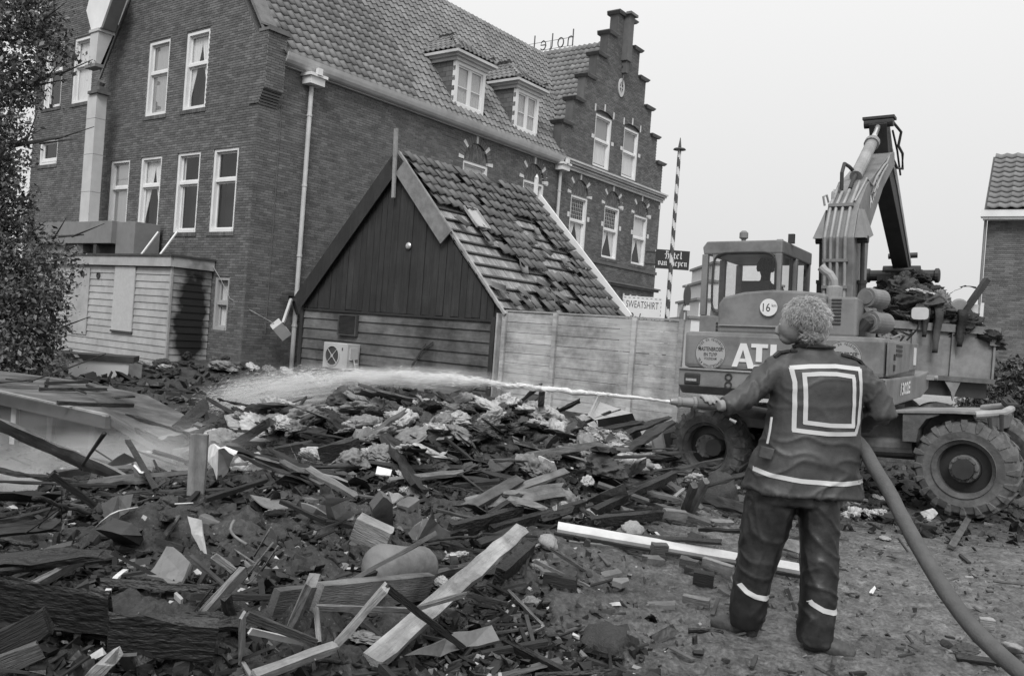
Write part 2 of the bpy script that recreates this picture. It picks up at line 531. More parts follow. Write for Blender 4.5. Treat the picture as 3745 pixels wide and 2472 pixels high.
def sash(wall, parent, a0, a1, z0, z1, rail, curtain=0, leaded=False, glass=None, sill=True, gable=False, blind=0):
    """sash window in an opening: box frame, meeting rail, glass, curtain, room, sill"""
    glass = glass or GLASS
    def bx(mb, x0, x1, d0, d1, zz0, zz1):
        p, q = wall.pt(x0, d0, zz0), wall.pt(x1, d1, zz1)
        mb.box(min(p[0], q[0]), max(p[0], q[0]), min(p[1], q[1]), max(p[1], q[1]), min(p[2], q[2]), max(p[2], q[2]))
    fr = MB(); t = .085
    bx(fr, a0, a0 + t, -.13, -.02, z0, z1); bx(fr, a1 - t, a1, -.13, -.02, z0, z1)
    bx(fr, a0 + t, a1 - t, -.13, -.02, z1 - t, z1); bx(fr, a0 + t, a1 - t, -.13, .0, z0, z0 + t * .9)
    zr = z0 + (z1 - z0) * rail if rail else z0 + t + .06
    bx(fr, a0 + t, a1 - t, -.125, -.05, zr - .035, zr + .035)
    s_ = .045
    for (b0, b1, dd) in ((z0 + t * .9, zr - .035, -.115), (zr + .035, z1 - t, -.095))[0 if rail else 1:]:
        bx(fr, a0 + t, a0 + t + s_, dd - .03, dd, b0, b1); bx(fr, a1 - t - s_, a1 - t, dd - .03, dd, b0, b1)
        bx(fr, a0 + t + s_, a1 - t - s_, dd - .03, dd, b1 - s_, b1); bx(fr, a0 + t + s_, a1 - t - s_, dd - .03, dd, b0, b0 + s_)
    w = fr.build('window', WHITE, parent)
    rv = MB()
    bx(rv, a0 - .012, a0, -.13, -.001, z0, z1); bx(rv, a1, a1 + .012, -.13, -.001, z0, z1); bx(rv, a0, a1, -.13, -.001, z1, z1 + .012)
    rv.build('reveal', BRICKD, w)
    pn = MB()
    def quad(mb, x0, x1, d, zz0, zz1):
        q = [wall.pt(x0, d, zz0), wall.pt(x1, d, zz0), wall.pt(x1, d, zz1), wall.pt(x0, d, zz1)]
        mb.add(q if wall.axis == 'u' else q[::-1], [(0, 1, 2, 3)])
    if rail:
        quad(pn, a0 + t + s_, a1 - t - s_, -.13, z0 + t + s_, zr - .035 - s_); pn.build('pane', glass, w)
    p2 = MB(); quad(p2, a0 + t + s_, a1 - t - s_, -.112, zr + .035 + s_, z1 - t - s_); p2.build('pane', glass, w)
    if leaded:
        ld = MB(); n = 7; x0, x1 = a0 + t + s_, a1 - t - s_
        for i in range(1, n): bx(ld, x0 + (x1 - x0) * i / n - .007, x0 + (x1 - x0) * i / n + .007, -.111, -.104, zr + .08, z1 - t - s_)
        for i in range(1, 5): zz = zr + .08 + (z1 - t - s_ - zr - .08) * i / 5; bx(ld, x0, x1, -.1105, -.1045, zz - .006, zz + .006)
        ld.build('leading', ZINC, w)
    rm = MB(); quad(rm, a0, a1, -.42, z0, z1); bx(rm, a0 - .02, a0 + .01, -.42, -.135, z0, z1); bx(rm, a1 - .01, a1 + .02, -.42, -.135, z0, z1)
    rm.build('room', ROOM, w)
    if curtain:
        cu = MB(); x0, x1 = a0 + t, a1 - t; top = z1 - .1 if curtain not in (2, 5) else zr; n = 28
        mid = (x0 + x1) / 2
        for side in (0, 1):
            vs = []; m_ = 14
            for j in range(m_ + 1):
                f = j / m_; zz = top + (z0 + .1 - top) * f
                if curtain == 1: reach = .5 if f < .08 else .5 - .42 * min(1, (f - .08) / .75) ** 1.25
                elif curtain == 2: reach = .5 - .40 * f ** 1.2
                elif curtain in (3, 5): reach = .5
                else: reach = .22 if side == 0 else .12
                for i in range(n // 2 + 1):
                    g = i / (n // 2); xx = (x0 + (x1 - x0) * reach * g) if side == 0 else (x1 - (x1 - x0) * reach * g)
                    vs.append(wall.pt(xx, -.155 + .012 * math.sin(g * 26 + f), zz))
            k = n // 2 + 1
            cu.add(vs, [(j * k + i, j * k + i + 1, (j + 1) * k + i + 1, (j + 1) * k + i) for j in range(m_) for i in range(k - 1)])
        cu.build('curtain', CURTAIN, w, smooth=True)
    if blind:
        bl = MB(); quad(bl, a0 + t, a1 - t, -.137, z1 - (z1 - z0) * blind, z1 - .05); bl.build('blind', CURTAIN, w)
    if sill:
        sl = MB()
        n = max(3, int((a1 - a0 + .1) / .075)); x = a0 - .05; st = (a1 - a0 + .1) / n
        for i in range(n): bx(sl, x + i * st + .004, x + (i + 1) * st - .004, -.02, .035, z0 - .10, z0 - .004)
        sl.build('sill', BRICKD, w)
    return w

# ---- end wall (faces the wrecked yard on the left) with its steep gable, and the wing beyond it
AP, APZ = 3.65, 12.95
def gable_spans(z):
    out = []
    if z < 7.6: out.append((0.0, 11.1))
    else:
        h = (APZ - z) / (APZ - 7.55) * 3.65
        if h > .05: out.append((AP - h, AP + h))
        c = 9.25; h2 = min(1.95, (12.6 - z) / 3.2 * 1.95)
        if h2 > .05: out.append((max(c - h2, AP + max(h, 0) + .02), c + h2))
    return [(max(a, 0), b) for a, b in out if b > a]
GW = [  # a0, a1, z0, z1, rail, curtain, glass
    (0.62, 1.62, 3.33, 5.34, .62, 0, None), (2.15, 3.15, 3.33, 5.34, .62, 4, None), (3.85, 4.85, 3.33, 5.34, .62, 1, None), (5.38, 6.38, 3.33, 5.34, .62, 3, None),
    (2.12, 3.12, 6.39, 8.35, .58, 1, None), (3.84, 4.84, 6.39, 8.35, .58, 3, None),
    (7.75, 8.87, 7.12, 9.03, .58, 3, None), (9.5, 10.6, 7.14, 9.1, .58, 4, None), (9.47, 10.6, 5.43, 6.2, .0, 0, None),
    (0.62, 1.2, 1.0, 2.27, .5, 3, None)]
WG = Wall('end_wall', 'v', 0.0, gable_spans, ZB, 12.7, [(a, b, c, d, None) for a, b, c, d, *_ in GW])
def near_corner(C): return np.abs(C[:, 2] - 3.6) * 1.3 + np.hypot(C[:, 0], C[:, 1])
WG.build(hotel, near_corner, 150)
for i, (a0, a1, z0, z1, rl, cu_, gl) in enumerate(GW):
    sash(WG, hotel, a0, a1, z0, z1, rl, cu_, glass=GLASSD if i in (3, 5) else GLASS, sill=z0 > 2, blind=.25 if i == 3 else 0).data.materials[0] = GREYB if i == 9 else WHITE

# ---- long wall and stepped gable
UC = 16.15
STEPS = [(8.86, 3.8), (9.83, 3.15), (10.82, 2.5), (11.8, 1.85), (12.77, 1.2), (13.7, .6)]
def long_spans(z):
    if z < 7.48: return [(0.0, 20.0)]
    for top, hw in STEPS:
        if z < top: return [(UC - hw, UC + hw)]
    return []
FR = [(13.25, 14.38), (15.58, 16.72), (17.87, 19.01)]
FX = [((a + b) / 2) for a, b in FR]
LW = [(7.3, 8.5), (10.36, 11.56)]
UPW = [(14.49, 15.67), (16.6, 17.78)]
holes = []
for a, b in FR + LW:
    c = (a + b) / 2
    holes.append((a, b, 4.5, 6.5, (c, 6.5, .80)))
    # the rectangle ends at the frame, the arch hole reaches to the outside of the arch ring
for a, b in UPW: holes.append((a, b, 7.75, 9.86, None))
WL = Wall('long_wall', 'u', 0.0, long_spans, ZB, 13.72, holes)
WL.build(hotel, near_corner, 150)

def wbox(mb, wall, x0, x1, d0, d1, z0, z1):
    p, q = wall.pt(x0, d0, z0), wall.pt(x1, d1, z1)
    mb.box(min(p[0], q[0]), max(p[0], q[0]), min(p[1], q[1]), max(p[1], q[1]), min(p[2], q[2]), max(p[2], q[2]))

def arch(wall, parent, c, zc, ri, ro, seg=19):
    """round brick arch with five white stones, patterned brick filling, over a window"""
    fill = MB()
    vs = [wall.pt(c + ri * math.cos(math.pi * i / 20), -.07, zc + ri * math.sin(math.pi * i / 20)) for i in range(21)]
    fill.add(vs, [tuple(range(21))])
    base = fill.build('arch_filling', MORTAR, parent)
    bm_ = MB(); r_ = random.Random(int(c * 100))
    st = .062
    for i in range(-14, 15):
        for j in range(0, 14):
            x, z = i * st * 1.0 , j * .13 + (i % 2) * .065
            x0, x1, z0, z1 = x - .025, x + .025, z + .006, z + .124
            if max(math.hypot(x0, z1), math.hypot(x1, z1), math.hypot(x0, z0)) < ri - .005 and z0 > 0.005:
                wbox(bm_, wall, c + x0, c + x1, -.0695, -.055 + r_.random() * .006, zc + z0, zc + z1)
    bm_.build('brickwork', BRICK, base)
    for i in range(seg):
        a0, a1 = math.pi * (i + .06) / seg, math.pi * (i + .94) / seg
        white = i in (0, 4, 9, 14, 18)
        e = .025 if white else 0
        pts = [(ri, a0), (ro + e, a0), (ro + e, a1), (ri, a1)]
        mb = MB(); d0, d1 = -.07, (.014 if white else .006)
        lo = [Vector(wall.pt(c + r__ * math.cos(a), d0, zc + r__ * math.sin(a))) for r__, a in pts]
        hi = Vector(wall.pt(0, d1, 0)) - Vector(wall.pt(0, d0, 0))
        mb.prism(lo, hi)
        mb.build('arch_stone' if white else 'brick', STONE if white else BRICK, base)
for i, (a, b) in enumerate(FR + LW):
    c = (a + b) / 2
    arch(WL, hotel, c, 6.5, .58, .80)
    # brick cheeks between the arch ring and the frame at springing level are part of the wall
    w = sash(WL, hotel, a, b, 4.5, 6.49, .55, 2 if i < 3 else 3, leaded=i in (0, 1, 4), glass=GLASS)
    if i in (2, 3):
        bl = MB(); q = [WL.pt(a + .09, -.137, 5.62), WL.pt(b - .09, -.137, 5.62), WL.pt(b - .09, -.137, 6.4), WL.pt(a + .09, -.137, 6.4)]; bl.add(q, [(0, 1, 2, 3)])
        bl.build('blind', CURTAIN, w)
    for x0 in (a - .17, b + .03):
        mb = MB(); wbox(mb, WL, x0, x0 + .14, -.01, .016, 5.67, 5.84); mb.build('quoin_stone', STONE, hotel)
for i, (a, b) in enumerate(UPW):
    w = sash(WL, hotel, a, b, 7.75, 9.67, .52, 5, glass=GLASS)
    bl = MB(); bl.add([WL.pt(a + .09, -.137, 8.75), WL.pt(b - .09, -.137, 8.75), WL.pt(b - .09, -.137, 9.6), WL.pt(a + .09, -.137, 9.6)], [(0, 1, 2, 3)]); bl.build('blind', GREYB, w)
    for k in range(15):
        x = a - .12 + (b - a + .24) * (k + .5) / 15; off = 1 - ((k - 7) / 7.5) ** 2
        white = k in (0, 7, 14)
        mb = MB(); wbox(mb, WL, x - .042, x + .042, -.05, .016 if white else .008, 9.69 + .16 * off, 9.93 + .16 * off + (.02 if white else 0)); mb.build('arch_stone' if white else 'brick', STONE if white else BRICKD, w)
    fb = MB(); wbox(fb, WL, a, b, -.09, -.06, 9.67, 9.9); fb.build('arch_filling', BRICKD, w)
    for x0 in (a - .2, b + .03):
        mb = MB(); wbox(mb, WL, x0, x0 + .17, -.01, .018, 8.72, 8.86); mb.build('quoin_stone', STONE, hotel)
for z_ in (5.15, 4.55, 7.0):
    mb = MB(); wbox(mb, WL, 19.86, 20.02, -.02, .018, z_, z_ + .16); mb.build('quoin_stone', STONE, hotel)
# step copings, pilaster and anchor on the stepped gable
prev = 4.1
for i, (top, hw) in enumerate(STEPS):
    inner = STEPS[i + 1][1] if i + 1 < len(STEPS) else 0
    for sgn in ((-1, 1) if inner else (0,)):
        mb = MB()
        if sgn: x0, x1 = sorted((UC + sgn * (hw + .13), UC + sgn * (inner - .0)))
        else: x0, x1 = UC - hw - .14, UC + hw + .14
        mb.prism([(x0, -.14, top + .045), (x0, -.14, top + .015), (x0 + .11, -.09, top - .07), (x1 - .08, -.09, top - .07), (x1, -.14, top + .015), (x1, -.14, top + .045)], (0, .56, 0))
        mb.build('step_coping', COPE, hotel)
mb = MB()
for i, (top, hw) in enumerate(STEPS):
    zlow = 7.5 if i == 0 else STEPS[i - 1][0]
    if i < 2:                                  # leave the window openings free
        cuts = [UC - hw] + [q for a_, b_ in UPW for q in (a_ - .03, b_ + .03)] + [UC + hw]
        for x0_, x1_ in zip(cuts[::2], cuts[1::2]): mb.box(x0_, x1_, .012, .34, zlow, top - .07)
    else: mb.box(UC - hw, UC + hw, .012, .34, zlow, top - .07)
mb.build('gable_backing', BRICKD, hotel)
pl = MB(); pl.box(UC - .17, UC + .17, -.26, -.012, 12.0, 13.7); pl.box(UC - .10, UC + .10, -.20, -.012, 11.55, 12.0); pl.build('pilaster', BRICKD, hotel)
pc = MB(); pc.box(UC - .28, UC + .28, -.36, -.142, 13.70, 13.79); pc.build('pilaster_cap', COPE, hotel)
an = MB(); an.tube([(UC - .02, -.06, 11.1), (UC - .02, -.06, 11.95)], .025, 6); an.tube([(UC - .16, -.06, 11.8), (UC + .12, -.06, 11.8)], .02, 6); an.build('wall_anchor', LEAD, hotel)
ov = MB(); n = 28
for k in range(n):
    a0, a1 = 2 * math.pi * k / n, 2 * math.pi * (k + 1) / n
    def e(r1, r2, a, y): return (UC - .05 + r1 * math.cos(a), y, 11.0 + r2 * math.sin(a))
    ov.add([e(.13, .22, a0, -.05), e(.22, .35, a0, -.05), e(.22, .35, a1, -.05), e(.13, .22, a1, -.05), e(.13, .22, a0, 0.01), e(.22, .35, a0, 0.01), e(.22, .35, a1, 0.01), e(.13, .22, a1, 0.01)],
           [(0, 1, 2, 3), (1, 5, 6, 2), (0, 3, 7, 4)])
ov.box(UC - .18, UC + .08, -.045, -.015, 10.98, 11.02); ov.box(UC - .07, UC - .03, -.046, -.016, 10.79, 11.21)
ovw = ov.build('oval_window', ZINC, hotel)
og = MB(); og.add([(UC - .05 + .135 * math.cos(2 * math.pi * k / 20), -.018, 11 + .225 * math.sin(2 * math.pi * k / 20)) for k in range(20)], [tuple(range(20))]); og.build('pane', ROOM, ovw)
# cornices, gutter, bands
co = MB()
for z0, z1, d in ((7.30, 7.36, .10), (7.36, 7.44, .17), (7.44, 7.52, .26)): wbox(co, WL, .5, 12.2, .012, d, z0, z1)
prof = [(.16, 7.33), (.22, 7.36), (.27, 7.42), (.30, 7.50), (.32, 7.58), (.28, 7.58), (.25, 7.53)]
g2 = MB()
vs = []
for u in (.5, 12.25):
    for d, z in prof: vs.append((u, -d, z))
k = len(prof)
g2.add(vs, [(i, i + k, i + k + 1, i + 1) for i in range(k - 1)] + [tuple(range(k)), tuple(range(2 * k - 1, k - 1, -1))])
co.build('cornice', ZINC, hotel); g2.build('gutter', ZINC, hotel)
fc = MB()
for z0, z1, d in ((7.28, 7.38, .08), (7.38, 7.46, .15), (7.46, 7.54, .23), (7.54, 7.60, .30)): wbox(fc, WL, 12.42, 20.1, .012, d, z0, z1)
fc.build('front_cornice', ZINC, hotel)
sb = MB(); wbox(sb, WL, 12.6, 20.06, .012, .05, 4.26, 4.38); sb.build('sill_band', BRICKD, hotel)
sb = MB(); wbox(sb, WL, 12.6, 20.25, .012, .10, 3.55, 3.63); wbox(sb, WL, 12.6, 20.3, .012, .16, 3.63, 3.69); sb.build('lower_cornice', COPE, hotel)
for a in (14.2, 17.3):
    mb = MB(); wbox(mb, WL, a, a + 1.3, .014, .06, 2.9, 3.0)
    wbox(mb, WL, a, a + .12, .014, .05, .8, 2.9); wbox(mb, WL, a + 1.18, a + 1.3, .014, .05, .8, 2.9)
    w = mb.build('shop_window', WHITE, hotel); mb = MB(); wbox(mb, WL, a + .12, a + 1.18, .014, .02, .8, 2.9); mb.build('pane', ROOM, w)
    mb = MB(); wbox(mb, WL, a + .12, a + 1.18, .024, .09, 2.6, 2.86); mb.build('awning_valance', CURTAIN, w)
    for k in range(7):
        mb = MB(); wbox(mb, WL, a + .03 + k * .18, a + .15 + k * .18, .062, .075, 3.05, 3.3); mb.build('arch_stone', STONE if k % 3 == 0 else BRICKD, w)
# rainwater pipes
def downpipe(u, z0, z1, r_=.055):
    p = MB(); p.tube([(u, -.12, z0), (u, -.12, z1)], r_, 10)
    for z in np.arange(z0 + 1.1, z1, 1.7): p.tube([(u, -.12, z), (u, -.12, z + .05)], r_ + .012, 10)
    o = p.build('downpipe', ZINC, hotel, smooth=False)
    h = MB(); h.box(u - .22, u + .22, -.34, -.03, z1 + .02, z1 + .2); h.box(u - .27, u + .27, -.39, -.02, z1 + .2, z1 + .27); h.box(u - .07, u + .07, -.42, -.33, z1 + .24, z1 + .4)
    h.build('hopper', WHITE, o)
downpipe(1.38, .1, 7.02); downpipe(12.32, 3.6, 7.1)
cond = MB(); cond.tube([(.62, -.02, 1.0), (.62, -.02, 6.4)], .012, 5); cond.build('cable', LEAD, hotel)
# corner pier with corbel and cap, verge copings
WP1 = Wall('corner_pier', 'v', -.03, lambda z: [(-.2 + max(0, (6.64 - z) * .5), .34)], 6.28, 7.92, []); WP1.build(hotel)
WP2 = Wall('corner_pier', 'u', -.2, lambda z: [(-.03, .5)], 6.62, 7.92, []); WP2.build(hotel)
pr_ = MB(); pr_.box(-.028, .498, -.198, -.02, 6.6, 7.92)
for i in range(6): pr_.box(-.028, .49, -.17 + .028 * i, -.0125, 6.575 - .062 * i, 6.625 - .062 * i)
pr_.build('pier_core', BRICKD, hotel)
pk = MB(); pk.box(-.06, .56, -.27, .1, 7.923, 7.99); pk.prism([(-.05, -.26, 7.99), (.54, -.26, 7.99), (.54, .08, 8.12), (-.05, .08, 8.12)], (0, 0, .05)); pk.build('pier_cap', COPE, hotel)
def verge(y0, z0, y1, z1, name='verge_coping'):
    v = MB(); d = Vector((0, y1 - y0, z1 - z0)).normalized(); nrm = Vector((0, -d.z, d.y)) if y1 > y0 else Vector((0, d.z, -d.y))
    a, b = Vector((0, y0, z0)), Vector((0, y1, z1))
    for x0, x1, h0, h1 in ((-.04, .40, .02, .09),):
        v.add([a + Vector((x0, 0, 0)) + nrm * h0, a + Vector((x1, 0, 0)) + nrm * h0, a + Vector((x1, 0, 0)) + nrm * h1, a + Vector((x0, 0, 0)) + nrm * h1,
               b + Vector((x0, 0, 0)) + nrm * h0, b + Vector((x1, 0, 0)) + nrm * h0, b + Vector((x1, 0, 0)) + nrm * h1, b + Vector((x0, 0, 0)) + nrm * h1],
              [(0, 3, 2, 1), (4, 5, 6, 7), (0, 1, 5, 4), (1, 2, 6, 5), (2, 3, 7, 6), (3, 0, 4, 7)])
    return v.build(name, COPE, hotel)
verge(.02, 7.95, AP, APZ + .15); verge(7.3, 7.55, AP, APZ + .1)
sd = MB(); sd.add([(.011, .0, 7.5), (.30, .0, 7.5), (.30, AP, APZ), (.011, AP, APZ)], [(0, 1, 2, 3)]); sd.build('gable_backing', BRICKD, hotel)
# left side of the wing's roof
lr = MB(); lr.add([(-.15, 9.25, 12.75), (9, 9.25, 12.75), (9, 11.35, 9.2), (-.15, 11.35, 9.2)], [(0, 1, 2, 3)]); lr.add([(-.15, 9.25, 12.75), (9, 9.25, 12.75), (9, 7.2, 9.3), (-.15, 7.2, 9.3)], [(3, 2, 1, 0)]); lr.build('wing_roof', TILE, hotel)
ns = MB(); ns.box(.02, 9, 11.0, 11.15, ZB, 9.4); ns.build('side_wall', BRICK, hotel)

# ---- tiled roofs
SL = math.hypot(3.8, 5.25)
def pantile(w, l, t=.035, seg=7):
    """one pantile: x across, y up the slope, z out of the roof. S-shaped section, lifted lower edge"""
    vs = []
    for y, lift in ((0.0, t), (l * 1.08, 0.004)):
        for i in range(seg + 1):
            f = i / seg; x = (f - .5) * w * 1.06
            z = .026 * math.cos(f * 2 * math.pi * .92) + .026
            vs.append((x, y, z + lift))
    k = seg + 1
    fs = [(i, i + 1, k + i + 1, k + i) for i in range(seg)]
    lo = len(vs)
    for i in range(seg + 1): x, y, z = vs[i]; vs.append((x, y + .004, z - .03))
    fs += [(i + 1, i, lo + i, lo + i + 1) for i in range(seg)]
    return np.array(vs, float), np.array(fs)
def tiles(parent, frames, w, l, near=None, n_near=0, name='roof_tile', mat=None, seed=1, t=.035, jit=.004, rotj=.0):
    """frames: list of (origin, xdir, ydir, zdir) per tile in parent space"""
    mat = mat or TILE
    pv, pf = pantile(w, l, t)
    rs = np.random.RandomState(seed)
    me = bpy.data.meshes.new(name); me.from_pydata([tuple(p) for p in pv], [], [tuple(f) for f in pf]); me.materials.append(TILEO if mat is TILE else mat); smooth_mesh(me)
    P = np.array([f[0] for f in frames]); order = np.arange(len(frames))
    if n_near < len(frames):
        d = near(P) if near else np.zeros(len(P)); order = np.argsort(d)
    V, F = [], []; o_ = 0
    for q, i in enumerate(order):
        o0, x, y, z = [Vector(a) for a in frames[i]]
        a = (rs.rand() - .5) * 2 * rotj
        x2 = x * math.cos(a) + y * math.sin(a); y2 = y * math.cos(a) - x * math.sin(a)
        o0 = o0 + z * (rs.rand() * jit) + x * ((rs.rand() - .5) * jit * 1.5) + y * ((rs.rand() - .5) * jit * 2)
        mt = Matrix(((x2.x, y2.x, z.x, o0.x), (x2.y, y2.y, z.y, o0.y), (x2.z, y2.z, z.z, o0.z), (0, 0, 0, 1)))
        if q < n_near:
            t_ = link(name, me, parent); t_.matrix_local = mt
        else:
            m3 = np.array(mt)[:3, :3]; V.append(pv @ m3.T + np.array(o0)); F.append(pf + o_); o_ += len(pv)
    if V: np_mesh('tiling', np.concatenate(V), np.concatenate(F), mat, parent, kind='stuff', smooth=False)
sl = Vector((0, 3.8, 5.25)).normalized(); nz_ = Vector((0, -sl.z, sl.y))
rf = MB()
rf.add([(.3, -.2, 7.44), (20, -.2, 7.44), (20, AP, 12.66), (.3, AP, 12.66)], [(0, 1, 2, 3)])
rf.add([(.3, 7.5, 7.44), (20, 7.5, 7.44), (20, AP, 12.66), (.3, AP, 12.66)], [(3, 2, 1, 0)])
roof = rf.build('roof', SLATE, hotel)
fr = []
TW, TL = .232, .305
rows = int(SL / TL) + 1
for j in range(rows):
    for i in range(int(16 / TW)):
        u = .42 + TW * (i + .5); p = Vector((u, -.22, 7.50)) + sl * (TL * j)
        if p.z > 12.6: continue
        if u > 12.45 + 1.03 * max(0, p.y): continue
        dm = False
        for (c, wd) in ((7.55, .70), (10.49, .64)):
            if abs(u - c) < wd and .02 < p.y < 1.5: dm = True
        if dm: continue
        fr.append((p, (1, 0, 0), sl, nz_))
tiles(roof, fr, TW, TL, lambda P: np.hypot(P[:, 0] - 2.5, (P[:, 1] - .8) * 1.6), 300)
rd = MB()
for i in range(46): rd.lathe((.4 + .34 * i, AP, 12.66), (1, 0, 0), [(.11, 0), (.125, .02), (.12, .33)], 8)
rd.build('ridge_tiles', TILE, roof)
# cross roof behind the stepped gable
s2 = Vector((3.8, 0, 5.25)).normalized(); n2 = Vector((-s2.z, 0, s2.x))
cr = MB(); cr.add([(12.30, .34, 7.42), (16.15, .34, 12.68), (16.15, 4.4, 12.68), (12.30, 4.4, 7.42)], [(0, 1, 2, 3)]); cr.add([(20.0, .34, 7.42), (16.15, .34, 12.68), (16.15, 4.4, 12.68), (20.0, 4.4, 7.42)], [(3, 2, 1, 0)])
croof = cr.build('cross_roof', SLATE, hotel)
fr = []
for j in range(rows):
    for i in range(int(3.6 / TW)):
        v = .46 + TW * (i + .5); p = Vector((12.28, v, 7.46)) + s2 * (TL * j)
        if p.z > 12.65 or p.x < 12.42 + 1.03 * v - .15: continue
        fr.append((p, (0, -1, 0), s2, n2))
tiles(croof, fr, TW, TL, None, len(fr))
rd = MB()
for i in range(11): rd.lathe((16.15, .4 + .34 * i, 12.68), (0, 1, 0), [(.11, 0), (.125, .02), (.12, .33)], 8)
rd.build('ridge_tiles', TILE, croof)
# dormers
def dormer(u0, u1, lab=None):
    d = MB(); zf0, zf1 = 8.05, 9.33; v0 = .14; c = (u0 + u1) / 2
    d.box(u0 - .13, u0, v0, v0 + .12, zf0 - .2, zf1); d.box(u1, u1 + .13, v0, v0 + .12, zf0 - .2, zf1); d.box(u0, u1, v0, v0 + .12, zf1 - .10, zf1); d.box(u0, u1, v0 - .02, v0 + .12, zf0 - .05, zf0 + .06)
    d.box(c - .035, c + .035, v0 + .03, v0 + .11, zf0 + .06, zf1 - .10)
    for a, b in ((u0, c - .035), (c + .035, u1)):
        d.box(a, a + .05, v0 + .04, v0 + .09, zf0 + .06, zf1 - .1); d.box(b - .05, b, v0 + .04, v0 + .09, zf0 + .06, zf1 - .1)
        d.box(a + .05, b - .05, v0 + .04, v0 + .09, zf0 + .06, zf0 + .11); d.box(a + .05, b - .05, v0 + .04, v0 + .09, zf1 - .15, zf1 - .1); d.box(a + .05, b - .05, v0 + .05, v0 + .08, zf0 + .56, zf0 + .585)
    o = d.build('dormer', WHITE, hotel)
    g = MB(); g.box(u0, u1, v0 + .065, v0 + .068, zf0, zf1); g.build('pane', GLASS, o)
    cu = MB(); n = 30; vs = []
    for j in (0, 1):
        for i in range(n + 1): vs.append((u0 + (u1 - u0) * i / n, v0 + .10 + .008 * math.sin(i * 1.7), zf0 if j == 0 else zf1 - .1))
    cu.add(vs, [(i, i + 1, n + 2 + i, n + 1 + i) for i in range(n)]); cu.build('curtain', CURTAIN, o)
    b = MB()
    b.box(u0 - .12, u0 - .07, v0 + .12, 1.6, 7.6, zf1); b.box(u1 + .07, u1 + .12, v0 + .12, 1.6, 7.6, zf1); b.box(u0 - .07, u1 + .07, v0 + .4, v0 + .44, 8.0, zf1)
    ck = b.build('cheek', ROOM, o)
    sl_ = MB()
    for side in (u0 - .13, u1 + .12):
        for k in range(8):
            z = 8.15 + k * .148
            for q in range(5): sl_.box(side, side + .012, v0 + .14 + q * .25 + (.125 if k % 2 else 0) - .12, v0 + .14 + q * .25 + .24 + (.125 if k % 2 else 0) - .12, z, z + .14)
    sl_.build('slates', SLATE, o)
    cn = MB()
    for z0, z1, e in ((zf1, zf1 + .10, .06), (zf1 + .10, zf1 + .17, .14), (zf1 + .17, zf1 + .25, .24)): cn.box(u0 - .13 - e, u1 + .13 + e, v0 - e, 1.6, z0 + .001, z1)
    cn.build('dormer_cornice', ZINC, o)
    # hipped tiled roof
    zt = zf1 + .26; apx = Vector((c, .95, 10.30)); e = .34
    base = [Vector((u0 - e, v0 - .22, zt)), Vector((u1 + e, v0 - .22, zt)), Vector((u1 + e, 1.6, zt)), Vector((u0 - e, 1.6, zt)), apx, Vector((c, 2.0, 10.30))]
    h = MB(); h.add(base, [(0, 1, 4), (1, 2, 5, 4), (3, 0, 4, 5)]); hr = h.build('dormer_roof', SLATE, o)
    fr = []
    for (A, B, Cc) in ((base[0], base[1], apx), (base[3], base[0], apx), (base[1], base[2], apx)):
        x = (B - A).normalized(); nn = x.cross(Cc - A).normalized(); y = nn.cross(x); W_ = (B - A).length; hgt = (Cc - A).dot(y); cx_ = (Cc - A).dot(x)
        for j in range(int(hgt / .26) + 1):
            f = (j * .26 + .1) / hgt
            lo, hi = cx_ * f, W_ - (W_ - cx_) * f
            if A == base[3]: lo, hi = 0, W_ - (W_ - cx_) * f
            if A == base[1]: lo, hi = cx_ * f, W_
            for i in range(int(W_ / .2) + 1):
                xx = (i + .5) * .2
                if lo < xx < hi: fr.append((A + x * xx + y * (j * .26) + nn * .01, x, y, nn))
    tiles(hr, fr, .2, .26, None, len(fr), seed=5)
    r_ = MB()
    for (A, B) in ((base[0], apx), (base[1], apx), (apx, base[5])):
        dd = B - A; n = max(2, int(dd.length / .26))
        for i in range(n): r_.lathe(A + dd * (i / n) + Vector((0, 0, .03)), dd, [(.085, 0), (.10, .02), (.075, dd.length / n)], 8)
    r_.build('hip_tiles', TILE, hr)
    return o
dormer(6.98, 8.12); dormer(9.98, 11.0)

